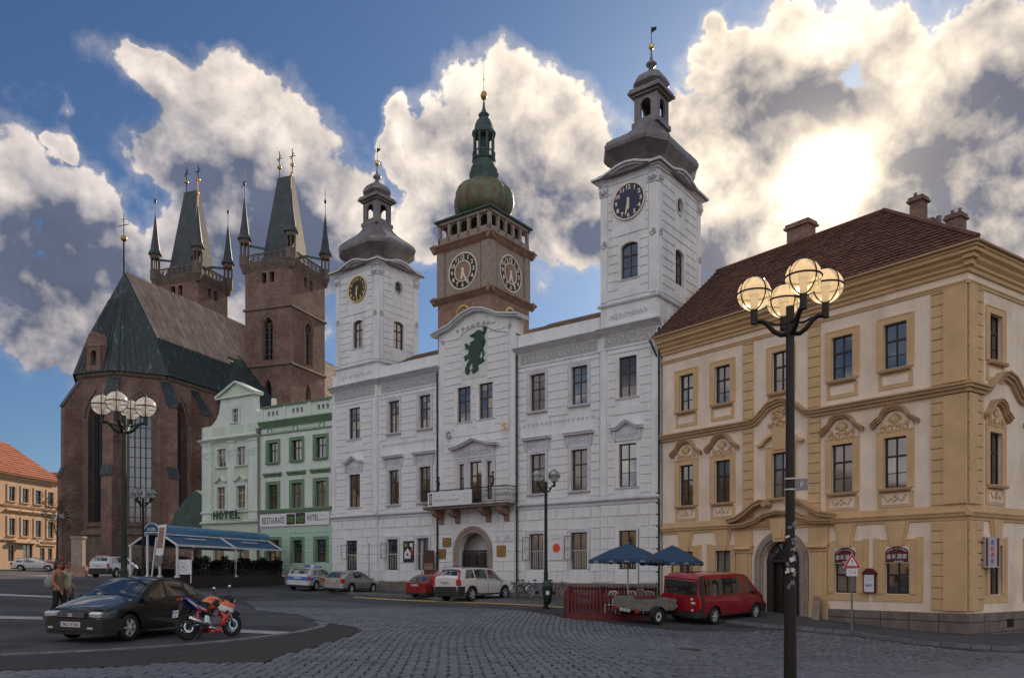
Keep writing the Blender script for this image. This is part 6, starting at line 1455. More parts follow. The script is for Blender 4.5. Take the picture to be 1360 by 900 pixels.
# ================================================================== CARS
def paint(n, c, metal=0.0, r=.28): mat(n, c, r, metal=metal, var=.03, scale=2, coat=.9)
paint('paint_black_green', (.004,.011,.008), .0, .3); paint('paint_silver', (.42,.42,.42), .7, .35); paint('paint_white', (.68,.67,.64), .0, .3); paint('paint_red', (.26,.008,.010)); paint('paint_crimson', (.25,.004,.018)); paint('paint_police', (.52,.53,.56), .2, .35); paint('paint_suv', (.60,.62,.68)); paint('paint_beige', (.58,.56,.52))
mat('car_glass', (.012,.018,.02), .04, var=0, ior=2.6); mat('tyre', (.014,.014,.015), .8, var=.2, scale=9); mat('rim_alloy', (.72,.72,.73), .35, metal=.35, var=0); mat('black_plastic', (.02,.02,.021), .6, var=.1)
mat('tail_red', (.45,.01,.008), .2, var=0, coat=.6); mat('lamp_clear', (.7,.72,.75), .1, metal=.3, var=0, coat=1); mat('amber', (.75,.22,.02), .2, var=0, coat=.5); mat('plate_white', (.62,.62,.6), .5, var=0); mat('police_blue', (.02,.10,.42), .35, var=0, coat=.5); mat('reflective_yellow', (.6,.42,.03), .4, var=0); mat('underbody', (.008,.008,.008), .9, var=0)
def interp(pts, x):
    if x <= pts[0][0]: return pts[0][1]
    for (a, za), (b, zb) in zip(pts, pts[1:]):
        if x <= b:
            t = (x-a)/(b-a); return za+(zb-za)*t
    return pts[-1][1]
def smoothpts(pts, it=2):
    for _ in range(it):
        o = [pts[0]]
        for a, b in zip(pts, pts[1:]): o += [(a[0]*.8+b[0]*.2, a[1]*.8+b[1]*.2), (a[0]*.2+b[0]*.8, a[1]*.2+b[1]*.8)]
        o.append(pts[-1]); pts = o
    return pts
class Car:
    def __init__(s, name, label, cat, loc, rotz, P, group=None):
        s.P = P; s.t = thing(name, label, cat, loc, rotz, group); L, W_ = P['L'], P['W']; s.L, s.W = L, W_
        s.top = smoothpts(P['top']); s.belt = smoothpts(P['belt'], 1); s.body()
    def hw(s, x):
        e = abs(2*x/s.L); return s.W/2*(1-s.P.get('taper',.10)*e**5-.03*e**2)
    def zl(s, x):
        z = s.P['sill']+(.06*max(0,abs(2*x/s.L)-.85)/.15); R = s.P['wr']+.075
        for xa in s.P['axles']:
            d = abs(x-xa)
            if d < R: z = max(z, s.P['wr']+sqrt(R*R-d*d)*.98)
        return z
    def side(s, x, t):            # lower side surface, t 0 sill .. 1 belt
        zb = interp(s.belt, x); zl_ = s.zl(x); z = zl_+(zb-zl_)*t; zs = (z-s.P['sill'])/max(.1,zb-s.P['sill'])
        return s.hw(x)*(1-.07*(1-zs)**2-.05*zs**3), z
    def ghs(s, x, t):             # greenhouse side, t 0 belt .. 1 roof edge
        y0, zb = s.side(x, 1); zt = max(interp(s.top, x)-.05, zb+.01); g = min(1, max(0,(zt-zb)/.45)); y1 = y0*(1-s.P.get('tumble',.2)*g-.02)
        return y0+(y1-y0)*(t*.85+.15*t*t), zb+(zt-zb)*t
    def topc(s, x, q):            # roof / bonnet surface, q 1 edge .. 0 centre
        y1, z1 = s.ghs(x, 1); return y1*q, z1+(.05+.0)*(1-q*q)
    def body(s):
        P, L = s.P, s.L; n = 64; xs = sorted({round(-L/2+L*i/n,4) for i in range(n+1)})
        xs = [x for x in xs]; secs = []
        for x in xs:
            r = [(x, *s.side(x, t)) for t in (0,.2,.45,.7,.88,1)]+[(x, *s.ghs(x, t)) for t in (.33,.66,1)]+[(x, *s.topc(x, q)) for q in (.85,.55,.25,0)]
            secs.append(r)
        e = .05; m = MB(); k = len(secs[0]); V = []
        for r in secs: V += [(a,-b,c) for a,b,c in r]+[(a,b,c) for a,b,c in r[-2::-1]]
        kk = 2*k-1; F_ = [(i*kk+j, i*kk+j+1, (i+1)*kk+j+1, (i+1)*kk+j) for i in range(len(secs)-1) for j in range(kk-1)]
        for st in (0, len(secs)-1):            # rounded nose and tail caps
            sg = -1 if st == 0 else 1; x0_ = secs[st][0][0]; half = []
            base = [V[st*kk+j] for j in range(kk)]; zc_ = .5*(P['sill']+interp(s.top, x0_))
            off = len(V); ring1 = [(x0_+sg*.06, y*.93, zc_+(z-zc_)*.90) for (_, y, z) in base]; V += ring1
            F_ += [((st*kk+j), (st*kk+j+1), off+j+1, off+j) for j in range(kk-1)]+[tuple(off+j for j in range(kk))]
        m.add(V, F_); b = m.build('body', P['paint'], s.t, smooth=True)
        md = b.modifiers.new('edge', 'EDGE_SPLIT'); md.split_angle = radians(38); s.bodyo = b
        u = MB(); u.box(-L/2+.12, L/2-.12, -s.W/2+.22, s.W/2-.22, P['sill']-.02, P['sill']+.52); u.box(-L/2+.5,L/2-.5,-s.W/2+.1,s.W/2-.1,P['sill']+.005,P['sill']+.03); u.build('underbody','underbody',s.t)
        for xa in P['axles']:
            for sd in (-1,1): s.wheel(xa, sd)
    def panel(s, fn, x0, x1, t0, t1, name, m_, parent=None, nx=8, nt=3, off=.006, sides=(-1,1), slant=(0,0), round_=0, label=None):
        outs = []
        for sd in sides:
            m = MB(); V = []
            for i in range(nx+1):
                for j in range(nt+1):
                    t = t0+(t1-t0)*j/nt; x = x0+(x1-x0)*i/nx; fx = (i/nx); x += (slant[0]*(1-fx)+slant[1]*fx)*(j/nt)
                    y, z = fn(x, t); V.append((x, sd*(y+off), z+(off*.5 if fn == s.ghs else 0)))
            F_ = [(i*(nt+1)+j, (i+1)*(nt+1)+j, (i+1)*(nt+1)+j+1, i*(nt+1)+j+1) for i in range(nx) for j in range(nt)]
            m.add(V, F_); o = m.build(name, m_, parent or s.t, smooth=True, fix=False)
            if sd > 0: o.data.flip_normals()
            outs.append(o)
        return outs
    def screen(s, x0, x1, name, w0=.86, w1=.86, off=.008, m_='car_glass'):
        m = MB(); V = []; n = 8
        for i in range(n+1):
            x = x0+(x1-x0)*i/n; w_ = w0+(w1-w0)*i/n
            for q in range(-4,5):
                y, z = s.topc(x, abs(q)/4*w_); V.append((x+(off if x1 > 0 else -off)*.6, y*(1 if q > 0 else -1), z+off))
        m.add(V, [(i*9+j,(i+1)*9+j,(i+1)*9+j+1,i*9+j+1) for i in range(n) for j in range(8)]); return m.build(name, m_, s.t, smooth=True)
    def wheel(s, xa, sd):
        P = s.P; r = P['wr']; key = ('wheel', r, P.get('rim',5))
        def tyre(): m = MB(); m.lathe([(r*.66,-.09),(r*.9,-.10),(r*.985,-.075),(r,-.03),(r,.03),(r*.985,.075),(r*.9,.10),(r*.66,.09)],28,caps=False); m.xf(Matrix.Rotation(pi/2,4,'X')); return m.mesh('tyre','tyre',True)
        def rim():
            m = MB(); sp = P.get('rim',5); m.disc_y(0,0,r*.69,.02,.06,24,r*.60) ; m.disc_y(0,0,r*.16,-.02,.05,12)
            for k in range(sp):
                a = 2*pi*k/sp; d = .36*2*pi/sp*.5; i_, o_ = r*.12, r*.62
                m.poly_xz([(i_*cos(a-d*1.4),i_*sin(a-d*1.4)),(o_*cos(a-d*.6),o_*sin(a-d*.6)),(o_*cos(a+d*.6),o_*sin(a+d*.6)),(i_*cos(a+d*1.4),i_*sin(a+d*1.4))],-.0,.05)
            return m.mesh('rim','rim_alloy')
        y = sd*(s.hw(xa)-.10); o = inst('wheel', cached(key+('t',), tyre), s.t, (xa, y, r), (0,0,0 if sd < 0 else pi))
        inst('rim', cached(key+('r',), rim), o, (0,-.085,0)); MB().disc_y(0,0,r*.66,-.02,.0,20).build('brake_disc','black_plastic',o)
    def box(s, x0,x1,y0,y1,z0,z1,name,m_,parent=None,both=False,rot=(0,0,0)):
        for sd in ((1,-1) if both else (1,)):
            ya, yb = sorted((sd*y0, sd*y1)); m = MB(); c = min(.02,(x1-x0)/3,(yb-ya)/3,(z1-z0)/3)
            xm_, ym_, zm_ = (x0+x1)/2,(ya+yb)/2,(z0+z1)/2; hx_,hy_,hz_ = (x1-x0)/2,(yb-ya)/2,(z1-z0)/2
            V = []; 
            for (sx_,sy_) in ((-1,-1),(1,-1),(1,1),(-1,1)):
                V += [(sx_*(hx_-c),sy_*(hy_-c),-hz_),(sx_*hx_,sy_*(hy_-c),-hz_+c),(sx_*(hx_-c),sy_*hy_,-hz_+c)]
            bm_ = bmesh.new(); bmesh.ops.create_cube(bm_, size=2); bmesh.ops.scale(bm_, vec=(hx_,hy_,hz_), verts=bm_.verts); bmesh.ops.bevel(bm_, geom=bm_.edges[:], offset=c*.8, segments=1, affect='EDGES')
            me = bpy.data.meshes.new(name); bm_.to_mesh(me); bm_.free(); me.materials.append(resolve(m_)); o = inst(name, me, parent or s.t, (xm_,ym_,zm_), rot)
        return o
    def bumper(s, end, z0, z1, depth=.45, m_=None, out=.04, name='bumper'):
        sg = 1 if end == 'f' else -1; xs = [s.L/2-depth+depth*i/8 for i in range(9)]
        pts = [(sg*x, s.hw(x)+out*.5) for x in xs]+[(sg*(s.L/2+.06+out), s.hw(s.L/2)*.80)]; full = pts+[(x,-y) for x,y in pts[::-1]]
        m = MB(); m.poly_xy(full, z0, z1) if sg > 0 else m.poly_xy(full, z0, z1); return m.build(name, m_ or s.P['paint'], s.t)
    def plate(s, end, z, txt, y=0):
        sg = 1 if end == 'f' else -1; x = sg*(s.L/2+.075+s.P.get('px',.03)); m = MB(); m.box(-.26,.26,-.012,0,-.055,.055); o = m.build('number_plate','plate_white',s.t,(x,y,z),(0,0,pi/2 if sg > 0 else -pi/2))
        MB().box(-.26,-.22,-.014,-.0125,-.053,.053).build('plate_strip','police_blue',o); text(txt,'plate_text',o,(.02,-.0125,0),.075,'ink',.40,.003,.01)
    def mirrors(s, x, m_=None):
        y, z = s.side(x, 1); s.box(x-.06,x+.06,y-.0,y+.17,z+.0,z+.13,'wing_mirror',m_ or s.P['paint'],both=True)
# ---- black-green sedan in the foreground
def place(u, Y, f, L, W_, corner):     # heading f (unit), a known lower corner of the car seen at bearing u, depth Y
    X = (u-680)/1058*Y; left = (-f[1], f[0]); cx__ = X+f[0]*corner[0]*L/2+left[0]*corner[1]*W_/2; cy__ = Y+f[1]*corner[0]*L/2+left[1]*corner[1]*W_/2
    return cx__, cy__, atan2(f[1], f[0])
def settle(x, y, a, L, car):           # stand the vehicle on the sloping ground
    f = (cos(a), sin(a)); zf, zb = gz(x+f[0]*L*.3, y+f[1]*L*.3), gz(x-f[0]*L*.3, y-f[1]*L*.3); l = (-f[1], f[0]); z1, z2 = gz(x+l[0]*.7,y+l[1]*.7), gz(x-l[0]*.7,y-l[1]*.7)
    car.t.location = (x, y, (zf+zb)/2+.012); car.t.rotation_euler = (math.atan2(z1-z2,1.4), -math.atan2(zf-zb, L*.6), a)
P = dict(L=4.14,W=1.66,sill=.20,wr=.30,axles=(1.28,-1.16),paint='paint_black_green',rim=6,taper=.13,
  top=[(-2.07,.98),(-2.0,1.02),(-1.45,1.05),(-.95,1.33),(-.55,1.41),(.0,1.43),(.30,1.38),(.98,.99),(1.3,.93),(1.85,.78),(2.0,.70),(2.07,.60)],
  belt=[(-2.07,.86),(-1.3,.93),(0,.90),(1.0,.84),(1.8,.70),(2.07,.56)])
f_ = (-.22,-.9755); x, y, a = place(141, 17.2, f_, P['L'], P['W'], (-1,-1))
c = Car('parked_car','dark green-black sedan parked in the left foreground facing the camera','car',(x,y,0),a,P); settle(x,y,a,P['L'],c)
c.screen(.98,.34,'windscreen',.90,.88); c.screen(-1.42,-.98,'rear_window',.84,.84)
c.panel(c.ghs,.72,.02,.10,.90,'front_side_window','car_glass',slant=(-.30,0)); c.panel(c.ghs,-.05,-.72,.10,.90,'rear_side_window','car_glass'); c.panel(c.ghs,-.80,-1.28,.12,.86,'quarter_window','car_glass',slant=(0,.28))
c.panel(c.side,.83,-.81,.10,1.0,'door_seal','black_plastic',nx=16,off=.003); d = c.panel(c.side,.81,-.005,.12,.975,'front_door',P['paint'],off=.009); d2 = c.panel(c.side,-.035,-.79,.12,.975,'rear_door',P['paint'],off=.009)
c.panel(c.ghs,.86,-1.40,.03,.97,'window_rubber','black_plastic',nx=20,off=.002,slant=(-.36,.34))
c.panel(c.side,1.95,-1.95,.40,.50,'rubbing_strip','black_plastic',nx=30,off=.016)
for q, xh in ((0,.12),(1,-.68)):
    for sd in (1,-1): yh, zh = c.side(xh,.82); c.box(xh-.09,xh+.09,sd*yh+.005,sd*yh+.03,zh-.02,zh+.02,'door_handle','black_plastic')
c.bumper('f',.26,.52,.5,'black_plastic',.05); c.bumper('r',.28,.56,.5,'black_plastic',.05); c.bumper('f',.18,.27,.4,'black_plastic',.02,'spoiler')
c.box(2.06,2.16,-.36,.36,.535,.665,'grille','black_plastic')
for k in range(3): c.box(2.155,2.17,-.34,.34,.56+.035*k,.572+.035*k,'grille_bar','ink_grey')
for sd in (1,-1): c.box(2.0,2.125,sd*.56-.15,sd*.56+.15,.56,.665,'headlight','lamp_clear',rot=(0,.25,-sd*.12)); c.box(1.93,2.085,sd*.735-.025,sd*.735+.025,.56,.66,'indicator','kerb_granite',rot=(0,.25,-sd*.3))
for sd in (1,-1): c.box(2.155,2.185,sd*.50-.07,sd*.50+.07,.30,.35,'fog_lamp','lamp_clear')
m = MB()
for z, y0_ in ((.62,.0),(.60,.0),(.58,0)): pass
m.poly_xz([(-.055,.03),(.055,.03),(.055,.012),(-.035,.012),(-.035,.004),(.055,.004),(.055,-.032),(-.055,-.032),(-.055,-.014),(.03,-.014),(.03,-.006),(-.055,-.006)],-.012,0)
m.build('badge','lamp_clear',c.t,(2.175,0,.60),(0,0,pi/2)); c.plate('f',.40,'9K2 9156',0); c.mirrors(.78,'black_plastic')
m = MB(); [m.tube([c_ for c_ in ((1.02,y0_,.985),(.86,y0_-.30,1.065),(.80,y0_-.5,1.09))],.012,4) for y0_ in (.45,-.08)]; m.build('wiper','black_plastic',c.t)
# ---- silver hatchback, police estate, red hatch, white suv, others
def hatch(name, label, cat, u, Y, ang, L, W_, H, paint_, wr_, corner=(1,1), estate=False, group='cars parked in front of the town hall', rails=False, suv=False):
    s = H/1.42; h = lambda z: z*s
    hl = L/2
    if suv: top = [(-hl,1.02*s*1.0),(-hl+.05,h(1.05)),(-hl+.42,h(1.36)),(-hl+.9,h(1.42)),(0,h(1.42)),(.28*hl,h(1.36)),(.60*hl,h(.96)),(.80*hl,h(.88)),(.95*hl,h(.76)),(hl,h(.62))]
    elif estate: top = [(-hl,h(.95)),(-hl+.08,h(1.0)),(-hl+.5,h(1.36)),(-.4,h(1.42)),(.1,h(1.40)),(.60*hl,h(.93)),(.82*hl,h(.84)),(hl,h(.60))]
    else: top = [(-hl,h(.92)),(-hl+.1,h(.97)),(-hl+.62,h(1.33)),(-.35,h(1.42)),(.15,h(1.38)),(.62*hl,h(.92)),(.85*hl,h(.80)),(hl,h(.56))]
    belt = [(-hl,h(.88)),(-hl*.5,h(.92)),(.5*hl,h(.84)),(.85*hl,h(.70)),(hl,h(.52))]
    P = dict(L=L,W=W_,sill=.30 if suv else .22,wr=wr_,axles=(hl*.64,-hl*.58),paint=paint_,rim=5,top=top,belt=belt,taper=.10,tumble=.17)
    f = (cos(radians(ang)), sin(radians(ang))); x, y, a = place(u, Y, f, L, W_, corner); c = Car(name,label,cat,(x,y,0),a,P,group); settle(x,y,a,L,c)
    xr = -hl+.06; c.screen(-hl+(.42 if suv else .56),-hl+.09,'rear_window',.84,.88); c.screen(.58*hl,.12*hl+.05,'windscreen',.9,.88)
    c.panel(c.ghs,.52*hl,.02,.08,.88,'front_side_window','car_glass',slant=(-.26*hl,0)); c.panel(c.ghs,-.05,-.45*hl,.08,.88,'rear_side_window','car_glass')
    if estate or suv: c.panel(c.ghs,-.49*hl,-.80*hl,.10,.86,'quarter_window','car_glass',slant=(0,.10*hl))
    c.panel(c.side,.48*hl,-.44*hl,.08,1.0,'door_seal','black_plastic',nx=16,off=.002); c.panel(c.side,.46*hl,-.005,.10,.97,'front_door',paint_,off=.008); c.panel(c.side,-.04,-.42*hl,.10,.97,'rear_door',paint_,off=.008)
    c.panel(c.side,.9*hl,-.9*hl,.02,.12,'sill_trim','black_plastic',nx=26,off=.014)
    c.bumper('r',h(.34),h(.62),.4,paint_ if not suv else 'black_plastic',.04); c.bumper('r',h(.24),h(.36),.4,'black_plastic',.03,'valance'); c.bumper('f',h(.28),h(.55),.4,paint_,.03)
    for sd in (1,-1):
        c.box(-hl-.075,-hl+.14,sd*(W_/2-.16)-.09,sd*(W_/2-.16)+.09,h(.66),h(.90),'tail_light','tail_red'); c.box(hl-.2,hl+.06,sd*(W_/2-.28)-.13,sd*(W_/2-.28)+.13,h(.50),h(.62),'headlight','lamp_clear')
        for xh in (.08*hl,-.36*hl): yh, zh = c.side(xh,.84); c.box(xh-.09,xh+.09,sd*yh,sd*yh+sd*.0+.02,zh-.015,zh+.02,'door_handle',paint_)
    c.plate('r',h(.76) if not suv else h(.80),{'paint_silver':'2H7 4310','paint_red':'3H1 2245'}.get(paint_,'4H5 1872')); c.mirrors(.50*hl)
    if rails:
        m = MB()
        for sd in (1,-1):
            pts = [(x_, sd*(c.ghs(x_,1)[0]-.04), c.ghs(x_,1)[1]+.09) for x_ in (-hl*.72,-hl*.3,0,.12*hl)]; m.tube([(pts[0][0]-.1,pts[0][1],pts[0][2]-.1)]+pts+[(pts[-1][0]+.12,pts[-1][1],pts[-1][2]-.12)],.018,5)
        m.build('roof_rail','black_plastic',c.t)
    return c
c = hatch('police_car','silver estate police car with blue and yellow stripe and roof light bar','police car',412,49.3,79,4.45,1.72,1.46,'paint_police',.31,(1,1),True)
c.panel(c.side,.9*2.2,-2.1,.62,.86,'blue_stripe','police_blue',nx=26,off=.016); c.panel(c.side,-.4,-1.1,.48,.66,'yellow_stripe','reflective_yellow',off=.017)
c.box(-2.315,-2.29,-.7,.7,.62,.86,'blue_tail_stripe','police_blue'); c.box(-.25,.05,-.55,.55,1.475,1.58,'light_bar','police_blue'); c.box(-.27,.07,-.12,.12,1.47,1.6,'light_bar_centre','plate_white')
for sd in (-1,): text('POLICIE','lettering',c.t,(.7,-.86,.86),.16,'plate_white',.9,.004)
hatch('parked_car','silver-grey hatchback parked nose to the wall beside the police car','car',457,47.3,67,3.9,1.62,1.42,'paint_silver',.30)
hatch('parked_car','small red hatchback half hidden behind the white SUV','car',567,43.6,56,3.7,1.60,1.40,'paint_red',.28)
c = hatch('parked_car','white SUV with roof rails parked in front of the arched town hall doorway','car',612,39.9,55,4.75,1.88,1.76,'paint_white',.36,(1,1),False,rails=True,suv=True)
for sd in (1,-1):   # tall tail lamps up the rear pillars
    m = MB(); pts = [(-2.42,.84,1.12),(-2.33,.80,1.3),(-2.12,.70,1.58)]; m.tube([(x_,sd*y_,z_) for x_,y_,z_ in pts],.05,5); m.build('pillar_light','tail_red',c.t)
hatch('parked_car','white SUV with a dark rear window parked by the church beside the lamp post','car',146,61.5,86,4.55,1.85,1.70,'paint_suv',.36,(1,1),False,'cars parked near the church',True,True)
hatch('parked_car','pale beige estate car parked in front of the peach house','car',14,88,20,4.4,1.7,1.45,'paint_beige',.31,(1,1),True,'cars parked near the church',True)
hatch('parked_car','red car parked beside the pale estate near the peach house','car',55,89,25,3.8,1.65,1.38,'paint_red',.29,(1,1),False,'cars parked near the church')
# ---- red van
L, W_ = 4.78, 1.9; hl = L/2
P = dict(L=L,W=W_,sill=.30,wr=.33,axles=(hl-.83,-hl+.98),paint='paint_crimson',rim=6,taper=.07,tumble=.11,
  top=[(-hl,1.80),(-hl+.03,1.90),(-hl+.2,1.97),(0,1.98),(hl-1.75,1.95),(hl-1.45,1.86),(hl-.62,1.22),(hl-.3,1.06),(hl-.05,.86),(hl,.74)],belt=[(-hl,1.12),(hl-1.4,1.12),(hl-.8,1.04),(hl-.3,.88),(hl,.66)])
x, y, a = place(930.5,30.3,(cos(radians(42)),sin(radians(42))),L,W_,(1,1)); c = Car('parked_van','crimson red passenger van parked by the corner house with a trailer behind it','van',(x,y,0),a,P); settle(x,y,a,L,c)
c.panel(c.ghs,hl-1.02,hl-1.72,.06,.84,'cab_window','car_glass',slant=(-.42,0)); c.panel(c.ghs,hl-1.95,-hl+.32,.04,.80,'side_window','car_glass',nx=12); c.screen(hl-.68,hl-1.4,'windscreen',.9,.9)
c.panel(c.side,hl-.93,hl-2.98,.04,1.0,'door_seal','black_plastic',nx=20,off=.002); c.panel(c.side,hl-.95,hl-1.8,.06,.975,'cab_door','paint_crimson',off=.008); c.panel(c.side,hl-1.84,hl-2.95,.06,.975,'sliding_door','paint_crimson',off=.008); c.panel(c.side,-hl+.30,-hl+.02,.0,1,'rear_corner_guard','black_plastic',off=.010); c.panel(c.ghs,-hl+.26,-hl+.02,.0,.96,'rear_pillar','black_plastic',off=.010); c.panel(c.side,hl-.1,-hl+.1,.0,.08,'sill_trim','black_plastic',nx=30,off=.014)
for sd in (1,-1):
    for xh in (hl-1.72,hl-1.98): yh, zh = c.side(xh,.88); c.box(xh-.04,xh+.04,sd*yh,sd*yh+.02,zh-.10,zh+.05,'door_handle','black_plastic')
c.box(-hl-.085,-hl-.04,-.80,.80,.50,1.80,'tailgate','paint_crimson'); c.box(-hl-.098,-hl-.07,-.72,.72,1.16,1.70,'rear_window','car_glass')
c.box(-hl-.11,-hl-.08,-.09,-.05,.88,1.06,'rear_door_handle','black_plastic'); c.box(-hl-.10,-hl-.08,.3,.36,1.1,1.4,'rear_wiper','black_plastic'); c.bumper('r',.30,.50,.35,'black_plastic',.06); c.bumper('f',.30,.62,.5,'black_plastic',.05)
for sd in (1,-1): c.box(-hl-.07,-hl+.05,sd*.87-.06,sd*.87+.06,.62,1.10,'tail_light','tail_red'); c.box(hl-.25,hl+.05,sd*.68-.14,sd*.68+.14,.66,.84,'headlight','lamp_clear')
c.plate('r',.66,'1H8 6604',.35); c.mirrors(hl-1.1,'black_plastic')
for (yy_, z_, w_) in ((-.55,1.0,.05),(-.62,.86,.09),(-.6,.58,.05)): c.box(-hl-.098,-hl-.08,yy_-w_,yy_+w_,z_-.04,z_+.04,'sticker','plate_white')
# ---- trailer
x, y, a = place(847,29.4,(cos(radians(40)),sin(radians(40))),2.1,1.25,(1,1)); t = thing('trailer','small grey flatbed trailer with low metal sides hitched behind the red van','trailer',(x,y,0),a)
class T_: pass
tt = T_(); tt.t = t; settle(x,y,a,2.1,tt); mat('galvanised', (.20,.20,.18), .55, metal=.2, var=.25, scale=3, streak=.2)
MB().box(-1.05,1.05,-.62,.62,.50,.56).build('floor','galvanised',t)
for sd in (-1,1):
    for k in range(3): MB().box(-1.05,1.05,min(sd*.60,sd*.64),max(sd*.60,sd*.64),.56+k*.13,.56+k*.13+.12).build('side_board','galvanised',t)
    m = MB(); m.lathe([(.18,-.08),(.29,-.09),(.30,0),(.29,.09),(.18,.08)],20,caps=False); m.xf(Matrix.Rotation(pi/2,4,'X')); w_ = m.build('wheel','tyre',t,(-.1,sd*.74,.30),smooth=True); MB().disc_y(0,0,.19,-.05*1,.05,16,.0).build('rim','rim_alloy',w_); MB().disc_y(0,0,.07,-.07,.07,10).build('hub','black_plastic',w_)
    m = MB(); m.band([(-.1+.36*cos(q),.30+.36*sin(q)) for q in [pi*i/10 for i in range(11)][::-1]],.02,min(sd*.64,sd*.86),max(sd*.64,sd*.86)); m.build('mudguard','black_plastic',t)
    for xs__, mm in ((-.92,'amber'),(.75,'amber')): MB().box(xs__-.04,xs__+.04,sd*.66-.01,sd*.66+.01,.64,.70).build('side_marker',mm,t)
    MB().box(-1.10,-1.06,sd*.56-.07,sd*.56+.07,.42,.54).build('tail_light','tail_red',t)
for k in range(3): MB().box(-1.09,-1.05,-.64,.64,.56+k*.13,.56+k*.13+.12).build('tail_board','poster_white' if 0 else 'galvanised',t); MB().box(1.05,1.09,-.64,.64,.56+k*.13,.56+k*.13+.12).build('front_board','galvanised',t)
o = MB().box(-.26,.26,-.012,0,-.055,.055).build('number_plate','plate_white',t,(-1.10,0,.48),(0,0,-pi/2)); text('1H2 3308','plate_text',o,(0,-.0125,0),.075,'ink',.42,.003)
MB().tube([(1.05,-.4,.46),(1.75,0,.44),(2.0,0,.46)],.035,6).tube([(1.05,.4,.46),(1.75,0,.44)],.035,6).build('drawbar','black_iron',t); MB().tube([(-.1,-.66,.3),(-.1,.66,.3)],.035,6).build('axle','black_iron',t)
# ================================================================== CAFE TENT
mat('awning_blue', (.012,.075,.17), .55, var=.12, scale=2, bump=.2, bscale=9); mat('vault_blue', (.03,.14,.30), .25, var=.15, scale=1, coat=.4)
mat('white_steel', (.62,.63,.65), .4, var=.06); mat('umbrella_blue', (.014,.055,.115), .7, var=.1, scale=4, bump=.15, bscale=30)
mat('hedge_leaf', (.008,.018,.008), .6, var=.5, scale=8, island=.5)
A_ = gp(168,46); B_ = gp(240,46); Cc = gp(378,57)
d_ = ((Cc[0]-B_[0]), (Cc[1]-B_[1])); Lc = hypot(*d_); d_ = (d_[0]/Lc, d_[1]/Lc)     # long axis (going back)
mid = ((A_[0]+B_[0])/2, (A_[1]+B_[1])/2); zb = gz(*mid)+.12; wd = 3.15
# local frame: y along the tent, x across to the right
rz = atan2(d_[1], d_[0])-pi/2
ct = thing('cafe_tent', 'long blue cafe awning tent with white posts and a barrel-vault roof beside the hotels', 'cafe tent', (mid[0], mid[1], 0), rz)
ZB = EYE-5.0*46/1058; ZE_, ZC, ZV = 3.18, 3.85, 4.42
nb_ = 3; bl_ = Lc/2
def gzl(x, y): c_, s_ = cos(rz), sin(rz); return gz(mid[0]+x*c_-y*s_, mid[1]+x*s_+y*c_)
dk = MB(); dk.box(-wd/2-.1,wd/2+.1,-.1,Lc+.1,-.3,ZB-.05); 
dk.build('deck','dark_wood',ct)
for i in range(3):
    y = min(i*bl_, Lc)
    for x, zt in ((-wd/2,ZE_),(wd/2,ZE_),(-.42,ZC),(.42,ZC)):
        if abs(x) < 1 and i == 1: continue
        MB().box(x-.05,x+.05,y-.05,y+.05,min(ZB,gzl(x,y))-.25,zt).box(x-.11,x+.11,y-.11,y+.11,ZB-.06,ZB+.05).build('post','white_steel',ct)
    m = MB()
    for s in (-1,1): m.tube([(s*wd/2,y,ZE_),(s*.42,y,ZC)],.06,6)
    m.tube([(-.48,y,ZC),(.48,y,ZC)],.05,6); m.build('rafter','white_steel',ct)
for s in (-1,1):
    MB().box(s*wd/2-.06,s*wd/2+.06,-.1,Lc+.1,ZE_-.07,ZE_+.05).build('eaves_beam','white_steel',ct); MB().box(s*.48-.04,s*.48+.04,-.15,Lc+.15,ZC-.05,ZC+.03).build('ridge_beam','white_steel',ct)
    for i in range(2):
        m = MB(); y0, y1 = i*bl_+.12, (i+1)*bl_-.12; x0, x1 = s*.5, s*wd/2*1.0
        V = []
        for k in range(9):
            for q in range(5):
                t = q/4; sag = .05*sin(pi*t)*sin(pi*k/8); V.append((x0+(x1-x0)*t, y0+(y1-y0)*k/8, ZC-.08+(ZE_+.02-ZC+.08)*t-sag))
        m.add(V,[(k*5+q,(k+1)*5+q,(k+1)*5+q+1,k*5+q+1) for k in range(8) for q in range(4)]); aw = m.build('awning','awning_blue',ct,smooth=True)
        if s > 0:
            sl = atan2(ZC-ZE_-.1, wd/2-.5); me = text_mesh('PILSNER URQUELL' if 0 else 'restaurant', 'awning_lettering', .17, 'poster_white', 1.9, .006, .01)
            o = inst('awning_lettering', me, aw, (.5+.45, (y0+y1)/2-.3, ZC-.08-.42*(ZC-.1-ZE_)/(wd/2-.5)+.07)); o.rotation_euler = Matrix.Rotation(pi/2,4,'Z').to_euler(); o.rotation_euler = (Matrix.Rotation(sl,4,'Y') @ Matrix.Rotation(pi/2,4,'Z') @ Matrix.Rotation(-pi/2,4,'X')).to_euler()
m = MB(); n = 10; arc = [(.52*cos(pi*k/n), ZC+.05+(ZV-ZC-.05)*sin(pi*k/n)) for k in range(n+1)]
m.add([(x,-.15,z) for x,z in arc]+[(x,Lc+.15,z) for x,z in arc],[(i,i+1,i+n+2,i+n+1) for i in range(n)]); m.build('vault_roof','vault_blue',ct,smooth=True)
m = MB(); m.poly_xz(arc,-.15,-.12); g_ = m.build('vault_end','awning_blue',ct); m = MB(); m.band(arc[::-1],.05,-.19,-.14); m.tube([(-.52,-.17,ZC+.05),(.52,-.17,ZC+.05)],.035,5); m.build('vault_rim','white_steel',ct)
text('KOZEL', 'vault_sign', g_, (0,-.155,ZC+.25), .17, 'poster_white', .55, .006, .01)
